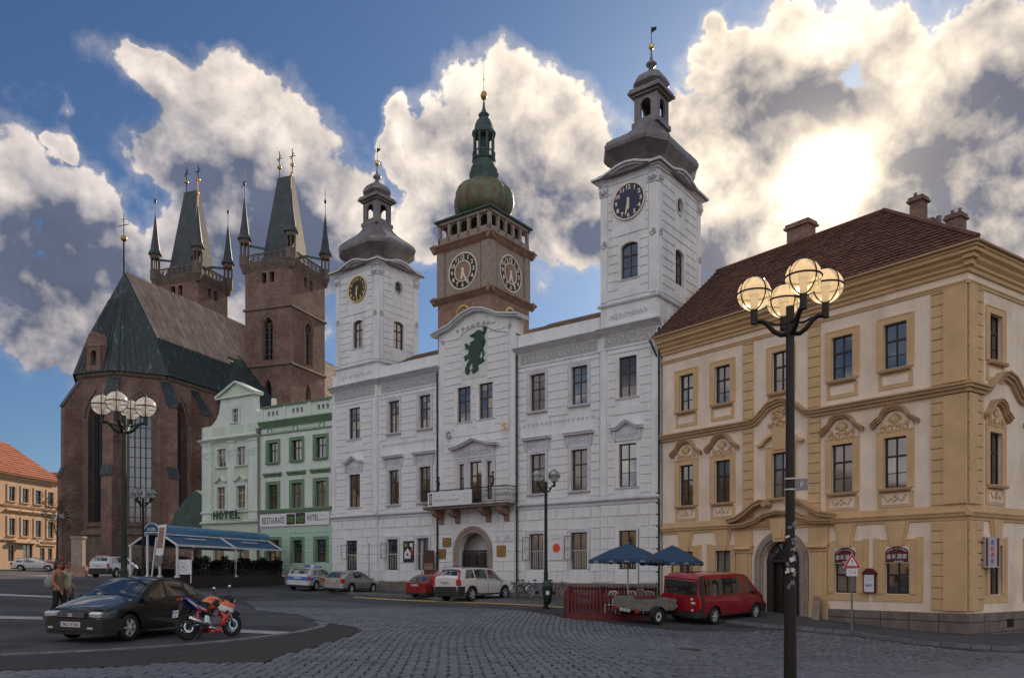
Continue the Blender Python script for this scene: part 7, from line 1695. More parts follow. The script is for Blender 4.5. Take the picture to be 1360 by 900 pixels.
# dark planting round the tent
h = MB(); rl = random.Random(3)
for k in range(14000):
    side_ = rl.random()
    if side_ < .72: x, y = wd/2+rl.uniform(-.34,.08), rl.uniform(.2,Lc)
    elif side_ < .86: x, y = rl.uniform(-wd/2,wd/2), Lc+rl.uniform(-.2,.1)
    else: x, y = -wd/2+rl.uniform(-.1,.2), rl.uniform(.2,Lc)
    z = ZB+.05+rl.random()**.7*(1.0+.15*sin(y*3)+.1*sin(y*7.1)); a, b = rl.uniform(0,6.3), rl.uniform(-.7,.7); w_ = rl.uniform(.05,.11)
    u_ = Vector((cos(a)*cos(b), sin(a)*cos(b), sin(b)))*w_; v_ = Vector((-sin(a),cos(a),rl.uniform(-.4,.6)))*w_*.6; p = Vector((x,y,z)); h.add([p-u_, p+v_*.8, p+u_, p-v_*.8],[(0,1,2,3)])
hd = h.build('planter_hedge','hedge_leaf',ct,fix=False); stuff(hd)
m = MB(); m.box(wd/2-.35,wd/2+.0,.2,Lc,ZB-.05,ZB+.45); m.box(-wd/2,-wd/2+.3,.2,Lc,ZB-.05,ZB+.45); m.box(-wd/2+.31,wd/2-.36,Lc-.3,Lc,ZB-.05,ZB+.45); m.build('planter_box','dark_wood',ct)
t = thing('board_sign', 'square white board with a small round emblem on the near corner of the cafe tent', 'sign', (*gp(244,45.7),0), rz*0)
MB().box(-.45,.45,-.03,.03,1.5,2.35).build('board','poster_white',t); MB().disc_y(0,1.92,.24,-.035,-.031,20,.22).build('emblem_ring','ink_grey',t); text('Xx', 'emblem', t, (0,-.032,1.92), .13, 'ink', .2, .003, .02)
for s in (-1,1): MB().box(s*.4-.02,s*.4+.02,.0,.06,1.0,1.5).build('leg','white_steel',t)
x, y = gp(207,40); z0 = gz(x,y); t = thing('leaning_sign', 'tall leaning frame sign with faded panels on two poles left of the cafe tent', 'sign', (x,y,z0), -.2)
for q in (-.16,.12): MB().tube([(q-.2*(q<0),0,0),(q+.18,0,2.9)],.035,6).build('pole','white_steel',t)
MB().poly_xz([(.0,2.0),(.42,2.0),(.62,3.55),(.2,3.5)],-.05,.0).build('upper_panel','poster_white',t); MB().poly_xz([(.07,2.35),(.40,2.35),(.53,3.4),(.24,3.38)],-.058,-.052).build('picture','old_stone',t); MB().poly_xz([(-.08,1.45),(.32,1.45),(.40,1.95),(.0,1.95)],-.05,.0).build('lower_panel','kerb_granite',t)
x, y = gp(171,44); t = thing('utility_box', 'small pale green utility box behind the street lamp near the cafe tent', 'utility box', (x,y,gz(x,y)), 0); MB().box(-.28,.28,-.18,.18,0,.75).build('cabinet','mint_white',t); MB().box(-.31,.31,-.21,.21,.75,.80).build('lid','kerb_granite',t)
x, y = gp(104,72); t = thing('stone_pillar', 'pale stone pedestal pillar standing in front of the dark church wall', 'pillar', (x,y,gz(x,y)), 0); MB().box(-.85,.85,-.4,.4,0,.9).build('base','old_stone',t); MB().box(-.5,.5,-.3,.3,.9,3.4).build('shaft','sandstone',t); MB().box(-.6,.6,-.36,.36,3.4,3.6).build('cap','sandstone',t)

# ================================================================== TERRACE: FENCE AND PARASOLS
mat('red_paint_wood', (.12,.010,.014), .5, var=.2, scale=6)
def fence(pa, pb, lbl, n, tall=1.02, pales=True):
    an = atan2(pb[1]-pa[1], pb[0]-pa[0]); Lf = hypot(pb[0]-pa[0], pb[1]-pa[1]); t = thing('picket_fence', lbl, 'fence', (*pa,0), an, 'dark red terrace fence')
    zf = lambda s: gz(pa[0]+(pb[0]-pa[0])*s/Lf, pa[1]+(pb[1]-pa[1])*s/Lf)
    for z in (.16,.84): 
        m = MB(); m.add([(0,-.03,zf(0)+z),(Lf,-.03,zf(Lf)+z),(Lf,.03,zf(Lf)+z),(0,.03,zf(0)+z),(0,-.03,zf(0)+z+.09),(Lf,-.03,zf(Lf)+z+.09),(Lf,.03,zf(Lf)+z+.09),(0,.03,zf(0)+z+.09)],[(0,3,2,1),(4,5,6,7),(0,1,5,4),(1,2,6,5),(2,3,7,6),(3,0,4,7)]); m.build('rail','red_paint_wood',t)
    m = MB(); m.add([(0,-.09,zf(0)-.02),(Lf,-.09,zf(Lf)-.02),(Lf,-.04,zf(Lf)-.02),(0,-.04,zf(0)-.02),(0,-.09,zf(0)+.22),(Lf,-.09,zf(Lf)+.22),(Lf,-.04,zf(Lf)+.22),(0,-.04,zf(0)+.22)],[(0,3,2,1),(4,5,6,7),(0,1,5,4),(1,2,6,5),(2,3,7,6),(3,0,4,7)]); m.build('base_board','red_paint_wood',t)
    def pm(): m = MB(); m.poly_xz([(-.035,.12),(.035,.12),(.035,tall-.05),(.0,tall),(-.035,tall-.05)],-.065,-.04); return m.mesh('picket','red_paint_wood')
    me = cached(('picket',tall), pm)
    for k in range(n):
        s = Lf*(k+.5)/n; inst('picket', me, t, (s,0,zf(s)))
    for k in range(int(Lf/1.45)+1): s = min(k*1.45+.03, Lf-.03); MB().box(s-.05,s+.05,-.05,.05,zf(s)-.1,zf(s)+tall-.02).build('fence_post','red_paint_wood',t)
    return t
fa, fb, fc = gp(751,29.9), gp(884,31.6), gp(757,34.2)
fence(fa, fb, 'dark red picket fence along the street side of the parasol terrace', 29); fence(fc, fa, 'dark red picket fence closing the left end of the parasol terrace', 20); fence((fc[0]+.05,fc[1]), gp(872,35.6), 'dark red picket fence along the wall side of the parasol terrace', 28)
for k, (u, Y) in enumerate(((812,32.2),(835,32.8),(862,33.2),(848,34.2))):   # garden chairs seen over the fence
    x, y = gp(u, Y); z0 = gz(x, y); t = thing('garden_chair', ['white garden chair nearest the trailer behind the red fence','white garden chair in the middle of the parasol terrace','white garden chair at the right end of the terrace','white garden chair at the back of the terrace'][k], 'chair', (x,y,z0), rr.uniform(-.6,.6), 'white chairs on the terrace')
    MB().box(-.24,.24,-.24,.24,.42,.46).build('seat','white_steel',t)
    for a_ in (-.21,.21):
        for b_ in (-.21,.21): MB().tube([(a_,b_,0),(a_,b_,.43)],.018,5).build('leg','white_steel',t)
    m = MB(); m.tube([(-.22,.22,.45),(-.22,.28,.8),(-.12,.3,.98),(.12,.3,.98),(.22,.28,.8),(.22,.22,.45)],.02,5)
    for q in (-.1,0,.1): m.tube([(q,.23,.46),(q,.29,.97)],.012,4)
    m.build('backrest','white_steel',t)
def parasol(u, Y, zap, zed, half, lbl):
    x, y = gp(u, Y); z0 = gz(x,y); t = thing('parasol', lbl, 'parasol', (x,y,0), YE.rot*0-.42, 'blue parasols over the terrace')
    MB().tube([(0,0,z0+.05),(0,0,zap+.03)],.03,8).build('pole','pale_wood',t); MB().box(-.3,.3,-.3,.3,z0,z0+.1).build('base','kerb_granite',t)
    cn = [(-half,-half),(0,-half*1.02),(half,-half),(half*1.02,0),(half,half),(0,half*1.02),(-half,half),(-half*1.02,0)]
    m = MB(); V = [(0,0,zap)]; R1 = [(a*.5,b*.5,zap-(zap-zed)*.44) for a,b in cn]; R2 = [(a,b,zed+(.03 if (a == 0 or b == 0) else 0)) for a,b in cn]; V += R1+R2
    m.add(V,[(0,1+i,1+(i+1)%8) for i in range(8)]+[(1+i,9+i,9+(i+1)%8,1+(i+1)%8) for i in range(8)]); cpy = m.build('canopy','umbrella_blue',t)
    m = MB()
    for i in range(8):
        a, b = R2[i], R2[(i+1)%8]
        for q in range(4):
            p0 = [a[j]+(b[j]-a[j])*q/4 for j in range(3)]; p1 = [a[j]+(b[j]-a[j])*(q+1)/4 for j in range(3)]; pm_ = [(p0[j]+p1[j])/2 for j in range(3)]
            m.add([tuple(p0),tuple(p1),(p1[0],p1[1],p1[2]-.12),(pm_[0],pm_[1],pm_[2]-.17),(p0[0],p0[1],p0[2]-.12)],[(0,1,2,3,4)])
    m.build('valance','umbrella_blue',cpy,fix=False)
    for sd, rot_ in (((0,-1),0),((-1,0),-pi/2),((1,0),pi/2)):
        for q in range(4):
            tt_ = (-.75+.5*q)*half; px, py = (tt_, -half*1.025) if sd[0] == 0 else (sd[0]*half*1.025, tt_)
            k = MB(); n = 12; k.poly_xz([(.11*cos(w),.045*sin(w)) for w in [2*pi*i/n for i in range(n)]],-.008,-.002); k.disc_y(0,0,.035,-.012,-.003,8); k.build('emblem','ink_grey',cpy,(px,py,zed-.07),(0,0,rot_))
    m = MB()
    for (a,b,c_) in R2: m.tube([(0,0,zap-.06),(a*.5,b*.5,zap-(zap-zed)*.44-.03),(a,b,c_-.02)],.012,4); m.tube([(0,0,zed-.1),(a*.5,b*.5,zap-(zap-zed)*.44-.03)],.01,4)
    m.build('ribs','pale_wood',t)
parasol(834,33.0,2.82,2.12,1.28,'large blue parasol in front of the town hall window on the left of the terrace')
parasol(893,34.2,2.78,2.05,1.12,'blue parasol on the right of the terrace above the red van')
t = thing('street_post', 'thin pole standing behind the left parasol on the terrace', 'post', (*gp(848,36.5),gz(*gp(848,36.5))), 0); MB().tube([(0,0,0),(0,0,3.6)],.03,6).build('post_shaft','ink_grey',t)

# ================================================================== WARNING SIGN
x, y = ground_at(1131.5,842); z0 = gz(x,y)+.1; t = thing('warning_sign', 'grey pole with a red and white triangular exclamation warning sign and plate below', 'road sign', (x,y,z0), -.25)
kS = y/1058; hz = lambda v: EYE+(760-v)*kS-z0
MB().tube([(0,0,0),(0,0,hz(764)+.02)],.035,8).build('pole','kerb_granite',t)
r_ = 10.5*kS; zc_ = hz(747)
def tri(r): return [(r*cos(a), zc_+r*sin(a)) for a in (pi/2, pi/2+2*pi/3, pi/2-2*pi/3)]
MB().poly_xz(tri(r_*1.18),-.055,-.035).build('border','sign_red',t); MB().poly_xz(tri(r_*1.3),-.034,-.03).build('edge','poster_white',t); MB().poly_xz(tri(r_*.74),-.06,-.0555).build('face','poster_white',t)
MB().box(-.014,.014,-.064,-.0605,zc_-r_*.02,zc_+r_*.38).disc_y(0,zc_-r_*.16,.016,-.064,-.0605,10).build('exclamation_mark','ink',t)
zp = hz(759.5); pl_ = MB().box(-7*kS,7*kS,-.05,-.03,zp-5*kS,zp+5*kS).build('plate','poster_white',t); text('POZOR', 'lettering', pl_, (-.06,-.051,zp+.04), .03, 'sign_blue', .12, .003); text('VÝJEZD', 'lettering', pl_, (-.06,-.051,zp-.03), .03, 'sign_blue', .12, .003)
MB().poly_xz([(.05,zp-.06),(.13,zp-.06),(.09,zp+.07)],-.054,-.0505).build('cone_symbol','amber',pl_)

# ================================================================== BICYCLES
def bicycle(u, Y, ang, lbl, col, lean=.1):
    x, y = gp(u, Y); t = thing('bicycle', lbl, 'bicycle', (x,y,gz(x,y)+.11), ang, 'bicycles in the rack by the town hall'); t.rotation_euler = (lean,0,ang)
    for xw in (-.52,.52):
        m = MB(); m.tube([(xw+.32*cos(a),0,.33+.32*sin(a)) for a in [2*pi*i/20 for i in range(21)]],.017,5,caps=False); w_ = m.build('wheel','tyre',t)
        m = MB(); [m.tube([(xw,0,.33),(xw+.31*cos(a),0,.33+.31*sin(a))],.003,3,caps=False) for a in [2*pi*i/12 for i in range(12)]]; m.tube([(xw+.295*cos(a),0,.33+.295*sin(a)) for a in [2*pi*i/20 for i in range(21)]],.008,4,caps=False); m.build('spokes','rim_alloy',w_)
    m = MB(); m.tube([(-.52,0,.33),(-.05,0,.28),(-.2,0,.85),(-.52,0,.33)],.015,5); m.tube([(-.05,0,.28),(.38,0,.78),(-.18,0,.78)],.017,5); m.tube([(.36,0,.92),(.42,0,.66),(.52,0,.33)],.015,5); m.build('frame',col,t)
    m = MB(); m.tube([(.30,-.26,1.0),(.40,-.1,1.0),(.38,0,.95),(.40,.1,1.0),(.30,.26,1.0)],.013,5); m.build('handlebar','rim_alloy',t)
    m = MB(); m.sphere((-.24,0,.93),.12,8,5,(1.2,.6,.35)); m.build('saddle','black_plastic',t); m = MB(); m.tube([(-.05,-.08,.28),(-.05,.08,.28)],.02,5); m.disc_y(-.05,.28,.09,-.06,-.05,12); m.build('crank','black_iron',t)
    m = MB(); m.band([(-.52+.35*cos(a),.33+.35*sin(a)) for a in [pi*i/8+.1 for i in range(8)][::-1]],.01,-.03,.03); m.build('mudguard','rim_alloy' if lean > 0 else col,t)
bicycle(690,43.0,.9,'silver framed bicycle nearest the nose of the white SUV','rim_alloy'); bicycle(699,42.6,1.0,'dark bicycle beside the silver one by the drainpipe','black_iron',-.1)
bicycle(713,42.2,.75,'dark blue bicycle just left of the town hall lamp post','police_blue'); bicycle(737,41.2,-.05,'black bicycle parked side-on right of the town hall lamp post','black_iron',.08)

# ================================================================== MOTORBIKE
mat('bike_orange', (.75,.13,.012), .25, var=0, coat=1); mat('bike_red', (.55,.01,.012), .25, var=0, coat=1); mat('bike_blue', (.03,.05,.30), .25, var=0, coat=1); mat('bike_white', (.65,.65,.65), .25, var=0, coat=1); mat('chrome', (.7,.7,.7), .15, metal=1, var=0); mat('seat_black', (.015,.015,.016), .55, var=.1); mat('mirror_glass', (.6,.75,.95), .05, metal=1, var=0)
p0 = ground_at(250,850.5); p1 = ground_at(303,848.5); fv = (.50,.866); wb = 1.24
x, y = p0[0]+fv[0]*wb/2, p0[1]+fv[1]*wb/2
mb_ = thing('motorcycle', 'orange, red and white sports motorcycle parked on its side stand behind the dark sedan', 'motorcycle', (x,y,gz(x,y)+.015), atan2(fv[1],fv[0])); mb_.rotation_euler = (-.10, 0, atan2(fv[1],fv[0])); mb_.scale = (1.02,1.02,1.02)
def bw(xc, nm, r=.30, tw=.06):
    m = MB(); m.lathe([(r*.72,-tw*.7),(r*.9,-tw),(r*.98,-tw*.6),(r,0),(r*.98,tw*.6),(r*.9,tw),(r*.72,tw*.7)],28,caps=False); m.xf(Matrix.Translation((xc,0,r)) @ Matrix.Rotation(pi/2,4,'X')); w_ = m.build('wheel','tyre',mb_,smooth=True)
    m = MB(); m.disc_y(xc,r,r*.74,-.03,.03,24,r*.64); m.disc_y(xc,r,.05,-.06,.06,12)
    for k in range(6): a = k*pi/3; m.tube([(xc+.03*cos(a),0,r+.03*sin(a)),(xc+r*.68*cos(a+.2),0,r+r*.68*sin(a+.2))],.014,5)
    m.build('rim','seat_black',w_); m = MB(); m.disc_y(xc,r,.13,-.062,-.056,20,.09); m.disc_y(xc,r,.13,.056,.062,20,.09); m.build('brake_disc','chrome',w_)
bw(-.62,'rear'); bw(.62,'front',.29,.045)
m = MB(); m.tube([(-.62,-.09,.30),(-.1,-.10,.38)],.025,6); m.tube([(-.62,.09,.30),(-.1,.10,.38)],.025,6); m.build('swingarm','chrome',mb_)
for s in (-1,1):
    MB().tube([(.62,s*.085,.29),(.42,s*.085,.78)],.024,8).tube([(.55,s*.085,.46),(.38,s*.085,.88)],.030,8).build('fork_leg','gold' if 0 else 'chrome',mb_)
MB().box(-.18,.22,-.13,.13,.24,.50).sphere((.05,-.13,.36),.09,10,6).sphere((.1,.13,.38),.09,10,6).tube([(.1,-.05,.5),(.22,-.05,.66)],.07,8).build('engine','kerb_granite',mb_)
m = MB(); m.tube([(.2,-.12,.30),(.0,-.17,.22),(-.25,-.18,.27)],.03,8); m.tube([(-.2,-.19,.29),(-.72,-.22,.50)],.052,12); m.build('exhaust','chrome',mb_,smooth=True)
def shell(pts, y0, y1, nm, m_, par=None, bulge=.04):          # side panel with some bulge and thickness
    cx_ = sum(p[0] for p in pts)/len(pts); cz_ = sum(p[1] for p in pts)/len(pts); n = len(pts); m = MB()
    for s in (-1,1):
        V = [(x,s*y0,z) for x,z in pts]+[(cx_+(x-cx_)*.8,s*(y1),cz_+(z-cz_)*.8) for x,z in pts]+[(cx_,s*(y1+bulge*.3),cz_)]
        m.add(V,[(i,(i+1)%n,n+(i+1)%n,n+i) for i in range(n)]+[(n+i,n+(i+1)%n,2*n) for i in range(n)]); m.add([(x,s*y0,z) for x,z in pts],[tuple(range(n))])
    return m.build(nm, m_, par or mb_, smooth=False)
m = MB(); m.sphere((.10,0,.82),.2,16,10,(1.35,.72,.78)); tk = m.build('fuel_tank','bike_orange',mb_,smooth=True)
shell([(-.02,.80),(.10,.90),(.22,.86),(.14,.78),(.26,.74),(.10,.72)],.135,.150,'tank_wing_print','ink',tk)
shell([(.16,.80),(.45,.86),(.66,.74),(.60,.62),(.42,.60),(.24,.66)],.12,.17,'upper_fairing','bike_orange'); shell([(.12,.70),(.22,.78),(.56,.66),(.56,.56),(.34,.56),(.16,.62)],.165,.185,'fairing_stripe','bike_white'); shell([(.16,.62),(.52,.60),(.42,.42),(.28,.26),(.16,.28),(.24,.46)],.13,.165,'lower_fairing','bike_red')
shell([(.28,.58),(.38,.64),(.42,.58),(.34,.52)],.187,.195,'fairing_print','ink')
shell([(-.16,.24),(.28,.24),(.24,.14),(-.1,.12)],.10,.14,'belly_pan','bike_red')
m = MB(); m.sphere((.60,0,.88),.15,14,8,(.9,.75,.8)); m.build('front_cowl','seat_black',mb_,smooth=True); m = MB(); m.sphere((.68,0,.84),.09,12,8,(.7,1,.7)); m.build('headlight','lamp_clear',mb_,smooth=True)
m = MB(); m.band([(.62+.33*cos(a),.29+.33*sin(a)) for a in [radians(q) for q in range(160,30,-10)]],.012,-.055,.055); m.build('front_mudguard','bike_blue',mb_)
MB().poly_xz([(-.30,.74),(-.08,.72),(.0,.78),(-.10,.83),(-.32,.86)],-.12,.12).build('rider_seat','seat_black',mb_); MB().poly_xz([(-.68,.98),(-.40,.82),(-.30,.84),(-.42,.92),(-.66,1.03)],-.09,.09).build('pillion_seat','seat_black',mb_)
shell([(-.10,.70),(-.30,.78),(-.66,.98),(-.74,.95),(-.40,.68),(-.16,.60)],.07,.115,'tail_fairing','bike_blue'); shell([(-.14,.66),(-.34,.73),(-.66,.93),(-.62,.87),(-.34,.66),(-.18,.61)],.116,.125,'tail_stripe','bike_white'); shell([(-.14,.64),(-.30,.69),(-.50,.81),(-.34,.66),(-.18,.60)],.126,.130,'tail_accent','bike_red')
MB().box(-.79,-.73,-.07,.07,.90,.96).build('tail_light','tail_red',mb_)
m = MB(); m.poly_xz([(-.70,.88),(-.66,.88),(-.86,.52),(-.90,.52)],-.06,.06); m.build('rear_fender','seat_black',mb_)
o = MB().box(-.10,.10,-.006,0,-.08,.08).build('number_plate','plate_white',mb_,(-.90,0,.60),(-.25,0,-pi/2)); MB().box(-.10,-.07,-.008,-.0065,-.078,.078).build('plate_strip','police_blue',o); text('1H 04','plate_text',o,(.01,-.007,.03),.05,'ink',.13,.003); text('23','plate_text',o,(.01,-.007,-.04),.05,'ink',.08,.003)
m = MB(); m.tube([(.36,-.30,.92),(.42,-.14,.96),(.44,0,.95),(.42,.14,.96),(.36,.30,.92)],.014,6); m.build('handlebar','seat_black',mb_)
for s in (-1,1):
    MB().tube([(.34,s*.31,.915),(.37,s*.22,.925)],.021,6).build('grip','seat_black',mb_); m = MB(); m.tube([(.42,s*.20,.96),(.40,s*.26,1.12)],.008,5); m.build('mirror_stalk','seat_black',mb_)
    m = MB(); m.sphere((.40,s*.27,1.17),.055,10,8,(.35,1.1,.75)); m.build('mirror','mirror_glass',mb_,smooth=True)
MB().tube([(-.05,.10,.25),(-.1,.34,.02)],.014,5).build('side_stand','black_iron',mb_); m = MB(); m.tube([(-.30,.0,.66),(-.36,0,.36)],.03,8); m.build('shock_absorber','bike_red',mb_)
MB().tube([(-.2,-.16,.36),(-.2,-.26,.36)],.018,6).tube([(-.2,.16,.36),(-.2,.26,.36)],.018,6).poly_xz([(-.28,.34),(-.1,.34),(-.12,.52),(-.22,.54)],-.135,-.12).build('foot_peg','chrome',mb_)

# ================================================================== PEOPLE
mat('skin', (.36,.17,.11), .5, var=.06); mat('hair_auburn', (.05,.012,.010), .5, var=.2); mat('hair_brown', (.045,.026,.018), .5, var=.2); mat('cloth_olive', (.16,.13,.075), .8, var=.15, scale=8, bump=.2); mat('cloth_pale', (.40,.42,.30), .8, var=.2, scale=6, bump=.2); mat('denim', (.035,.06,.11), .8, var=.2, scale=8); mat('black_cloth', (.012,.012,.014), .8, var=.1); mat('bag_grey', (.26,.25,.25), .7, var=.15)
def skinmesh(name, verts, edges, radii, m_, parent, sub=2, root=0):
    me = bpy.data.meshes.new(name); me.from_pydata(verts, edges, []); o = bpy.data.objects.new(name, me); COL.objects.link(o)
    o.modifiers.new('skin','SKIN'); s_ = o.modifiers.new('sub','SUBSURF'); s_.levels = sub; s_.render_levels = sub
    for i, r in enumerate(radii):
        sv = me.skin_vertices[0].data[i]; sv.radius = r if isinstance(r, tuple) else (r, r); sv.use_root = (i == root)
    dg = bpy.context.evaluated_depsgraph_get(); m2 = bpy.data.meshes.new_from_object(o.evaluated_get(dg)); bpy.data.objects.remove(o); m2.name = name; m2.materials.clear(); m2.materials.append(resolve(m_)); m2.polygons.foreach_set('use_smooth',[True]*len(m2.polygons))
    return inst(name, m2, parent)
def person(lbl, u, Y, hscale, ang, look, hair, top_m, bottom_m, long_top, glasses=True, sleeve=False):
    x, y = gp(u, Y); t = thing('person', lbl, 'person', (x,y,gz(x,y)), ang, 'couple walking behind the sedan'); t.scale = (hscale,)*3
    # local: faces +x, z up, height 1.70
    V = [(0,0,.94),(0,0,1.10),(0,0,1.28),(-.01,0,1.42),(.0,0,1.50),(.01,0,1.55),   # pelvis, waist, chest, shoulders, neck, neck top
         (-.01,.17,1.41),(-.04,.21,1.14),(.10,.20,.92),(.13,.20,.84),                  # left arm
         (-.01,-.17,1.41),(-.02,-.22,1.13),(.13,-.18,.96),(.19,-.17,.90),             # right arm
         (.02,.09,.88),(.12,.10,.50),(.0,.10,.10),(.10,.11,.04),                       # left leg (forward)
         (.0,-.09,.88),(-.02,-.10,.48),(-.20,-.10,.14),(-.10,-.11,.05)]
    E_ = [(0,1),(1,2),(2,3),(3,4),(4,5),(3,6),(6,7),(7,8),(8,9),(3,10),(10,11),(11,12),(12,13),(0,14),(14,15),(15,16),(16,17),(0,18),(18,19),(19,20),(20,21)]
    R_ = [(.13,.10),(.115,.085),(.14,.10),(.10,.075),.052,.05,.058,.044,.032,.026,.058,.044,.032,.026,.085,.062,.042,.036,.085,.062,.042,.036]
    b = skinmesh('body', V, E_, R_, 'skin', t)
    # head with face
    m = MB(); m.sphere((.025,0,1.645),.102,20,14,(.98,.78,1.16)); hd_ = m.build('head','skin',b,smooth=True)
    m = MB(); m.sphere((.125,0,1.635),.018,8,6,(1.1,.75,1.5)); m.sphere((.03,.082,1.64),.022,8,6,(.8,.4,1.4)); m.sphere((.03,-.082,1.64),.022,8,6,(.8,.4,1.4)); m.sphere((.10,0,1.575),.03,8,6,(.8,1.1,.7)); m.build('face_features','skin',b,smooth=True)
    MB().sphere((.118,0,1.597),.012,8,5,(.5,1.7,.5)).build('mouth','bike_red' if hair == 'hair_auburn' else 'sandstone',b)
    m = MB(); m.sphere((.0,0,1.675),.112,20,12,(1.0,.84,1.05))
    if hair == 'hair_auburn': m.sphere((-.06,0,1.60),.095,14,10,(.8,1.0,1.25))
    m.build('hair',hair,b,smooth=True)
    for s in (-1,1): MB().sphere((.108,s*.034,1.655),.012,8,6).build('eye','poster_white',b)
    if glasses: m = MB(); m.sphere((.118,.034,1.655),.027,10,6,(.4,1,.8)); m.sphere((.118,-.034,1.655),.027,10,6,(.4,1,.8)); m.tube([(.12,-.06,1.66),(.03,-.083,1.66)],.005,4); m.tube([(.12,.06,1.66),(.03,.083,1.66)],.005,4); m.build('sunglasses','black_plastic',b)
    # hands: palm and five fingers
    for (hx, hy, hz_, dxx, sgn) in ((.14,.20,.80,.05,1),(.21,-.165,.875,.07,-1)):
        hv = [(hx-.01,hy,hz_+.03),(hx+dxx*.3,hy,hz_-.035)]; he = [(0,1)]; hr = [(.024,.016),(.030,.014)]; base_n = 1
        for k, L_ in enumerate((.055,.065,.060,.048)):
            yy_ = hy+(k-1.5)*.016; i0 = len(hv); hv += [(hx+dxx*.38,yy_,hz_-.055),(hx+dxx*.6+.01,yy_,hz_-.055-L_*.55),(hx+dxx*.6-.005,yy_,hz_-.055-L_)]; he += [(1,i0),(i0,i0+1),(i0+1,i0+2)]; hr += [.0085,.0078,.0065]
        i0 = len(hv); hv += [(hx+.02,hy-sgn*.03,hz_-.01),(hx+.035,hy-sgn*.04,hz_-.045)]; he += [(0,i0),(i0,i0+1)]; hr += [.010,.008]
        skinmesh('hand', hv, he, hr, 'skin', b, 1)
    # clothes
    tv = [(0,0,.90 if not long_top else .78),(0,0,1.10),(0,0,1.28),(-.01,0,1.41),(0,0,1.46)]; te = [(0,1),(1,2),(2,3),(3,4)]; tr_ = [(.165,.135) if long_top else (.15,.12),(.135,.105),(.158,.118),(.125,.09),(.07,.06)]
    if sleeve: tv += [(-.01,.18,1.40),(-.03,.215,1.22),(-.01,-.18,1.40),(-.02,-.22,1.22)]; te += [(3,5),(5,6),(3,7),(7,8)]; tr_ += [.075,.068,.075,.068]
    skinmesh('top', tv, te, tr_, top_m, b)
    skinmesh('trousers', [(0,0,.96),(.02,.09,.86),(.12,.10,.50),(.0,.10,.14),(.0,-.09,.86),(-.02,-.10,.48),(-.20,-.10,.18)], [(0,1),(1,2),(2,3),(0,4),(4,5),(5,6)], [(.145,.115),.105,.078,.06,.105,.078,.06], bottom_m, b)
    for (fx, fy, fz) in ((.06,.11,.04),(-.13,-.11,.06)): m = MB(); m.sphere((fx,fy,fz),.06,10,6,(2.1,.8,.75)); m.build('shoe','black_cloth',b,smooth=True)
    return t
w_ = person('woman with auburn hair and sunglasses walking right in a sleeveless olive top', 77.5, 23, 1.0, -.15, 0, 'hair_auburn', 'cloth_olive', 'black_cloth', True)
person('man in a pale yellow-green short sleeved shirt and jeans beside the woman', 88.5, 23.6, 1.0, -.15, 0, 'hair_brown', 'cloth_pale', 'denim', False, True, True)
x, y = gp(69, 23.1); t = thing('shoulder_bag', 'large grey shoulder bag hanging behind the walking woman', 'bag', (x,y,gz(x,y)), -.15); m = MB(); m.sphere((0,-.1,1.12),.17,12,8,(1.0,.5,1.15)); m.build('bag_body','bag_grey',t,smooth=True); m = MB(); m.tube([(-.12,-.1,1.22),(.05,-.12,1.40),(.2,-.12,1.46),(.24,-.1,1.3),(.13,-.1,1.16)],.014,5); m.build('strap','bag_grey',t)
# ================================================================== TREE by the pale house
x, y = gp(75, 84); tr = thing('small_tree', 'small sparse leafy tree between the peach house and the church', 'tree', (x,y,gz(x,y)), 0)
mat('leaf_green', (.05,.075,.035), .6, var=.3, scale=4, island=.5); mat('bark', (.06,.045,.035), .9, var=.3)
m = MB(); m.tube([(0,0,0),(.05,0,2),(.0,.1,4.2),(.1,0,6)],.13,7,r2=.04)
for k in range(7): a = k*2.4; m.tube([(0,.05,3.4+.35*k),(.7*cos(a),.7*sin(a),4.2+.4*k),(1.1*cos(a),1.1*sin(a),4.9+.4*k)],.045,5,r2=.012)
m.build('trunk','bark',tr); m = MB(); rl = random.Random(5)
for k in range(900):
    c_ = rl.randrange(9); cx0, cy0, cz0 = 1.0*cos(c_*2.4), 1.0*sin(c_*2.4), 4.8+.36*c_; p = Vector((cx0+rl.gauss(0,.38), cy0+rl.gauss(0,.38), cz0+rl.gauss(0,.36))); a = rl.uniform(0,6.3); u_ = Vector((cos(a),sin(a),rl.uniform(-.5,.5)))*.12; v_ = Vector((-sin(a),cos(a),rl.uniform(-.5,.5)))*.08; m.add([p-u_,p+v_,p+u_,p-v_],[(0,1,2,3)])
m.build('crown','leaf_green',tr,fix=False)

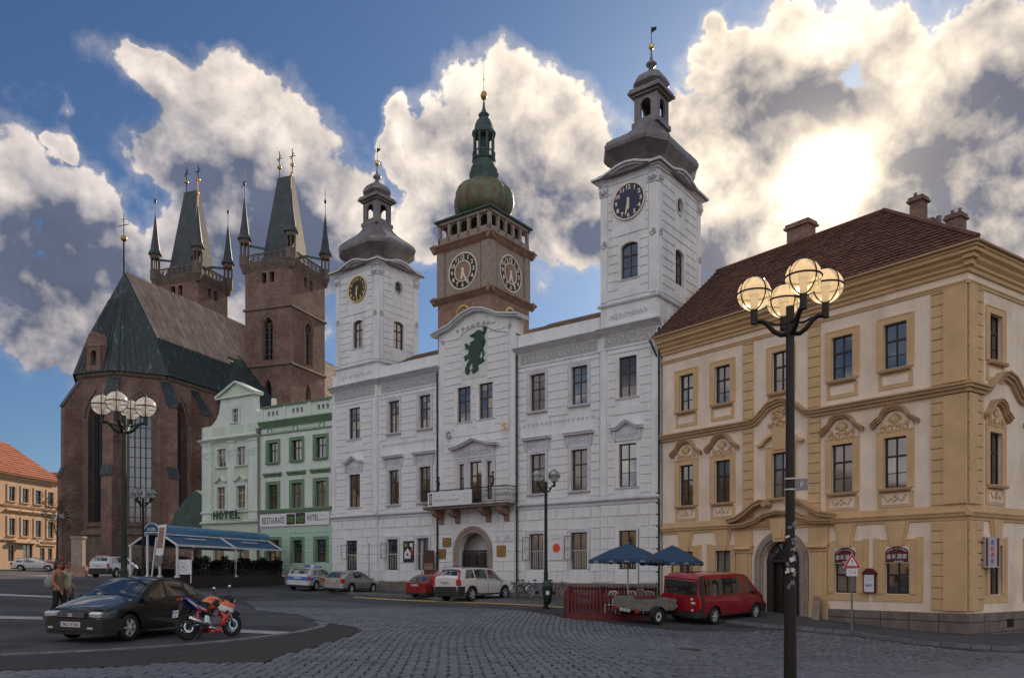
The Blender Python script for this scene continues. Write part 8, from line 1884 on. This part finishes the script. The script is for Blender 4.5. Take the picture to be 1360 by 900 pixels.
# ================================================================== the other side of the square (lit by the sun, mirrored in the windows)
mat('far_side_wall', (.50,.36,.24), .85, var=.08, scale=.6, streak=.1)
for k, (x0, w_, h_, col) in enumerate(((-62,17,12.5,'peach_plaster'),(-45,14,14,'far_side_wall'),(-31,15,12,'cream_plaster'),(-16,13,13.5,'far_side_wall'),(-3,16,12.2,'peach_plaster'),(13,14,14.2,'mint_field'),(27,17,12.8,'cream_plaster'),(44,16,13.6,'far_side_wall'))):
    t = thing('row_house', ['peach house','ochre house','cream house','tall ochre house','broad peach house','green house','broad cream house','end ochre house'][k]+' across the square behind the viewer', 'house', (x0,-30,-.5), 0, 'houses across the square')
    MB().box(0,w_-.2,-8,0,0,h_).build('wall',col,t); MB().poly_yz([(.5,h_),(-8.5,h_),(-4,h_+4)],-.1,w_-.1).build('roof','brown_tiles',t)
    n = int(w_/2.8)
    def wm_(): return MB().box(-.55,.55,0,.06,0,1.8).mesh('window','void')
    for i in range(n):
        for z in (1.5,5.4,9.2): inst('window', cached('rowwin', wm_), t, (w_*(i+.5)/n, 0, z))

for k, (y0, w_, h_, col) in enumerate(((-28,15,13,'cream_plaster'),(-13,14,14.5,'peach_plaster'),(1,16,12.5,'far_side_wall'),(17,13,14,'cream_plaster'),(30,17,13,'peach_plaster'),(47,14,14.8,'far_side_wall'),(61,16,13,'mint_field'),(77,15,14,'peach_plaster'))):
    t = thing('row_house', ['first cream','first peach','wide ochre','narrow cream','wide peach','tall ochre','green','last peach'][k]+' house of the row along the left side of the square', 'house', (-80,y0,-.5), pi/2, 'houses along the left side of the square')
    MB().box(0,w_-.2,0,8,0,h_).build('wall',col,t); MB().poly_yz([(-.5,h_),(8.5,h_),(4,h_+4)],-.1,w_-.1).build('roof','brown_tiles',t)
    n = int(w_/2.8)
    for i in range(n):
        for z in (1.5,5.4,9.2): inst('window', cached('rowwin', wm_), t, (w_*(i+.5)/n, -.04, z))

x, y = ground_at(912,864); t = thing('manhole_cover', 'round rusty iron manhole cover set in the cobbles near the foreground lamp', 'manhole cover', (x,y,gz(x,y)+.03), .3)
MB().lathe([(.36,-.03),(.36,.012),(.31,.012)],24).build('rim','black_iron',t); MB().lathe([(.30,-.02),(.30,.008)],24).build('lid','plinth_stone',t)
x, y = ground_at(938,868); t = thing('drain_grate', 'small square dark drain grate in the cobbles right of the manhole', 'drain', (x,y,gz(x,y)+.03), .2)
MB().box(-.2,.2,-.2,.2,-.02,.0).build('frame','black_iron',t)
for k in range(5): MB().box(-.17+k*.075,-.13+k*.075,-.17,.17,.001,.012).build('bar','kerb_granite',t)
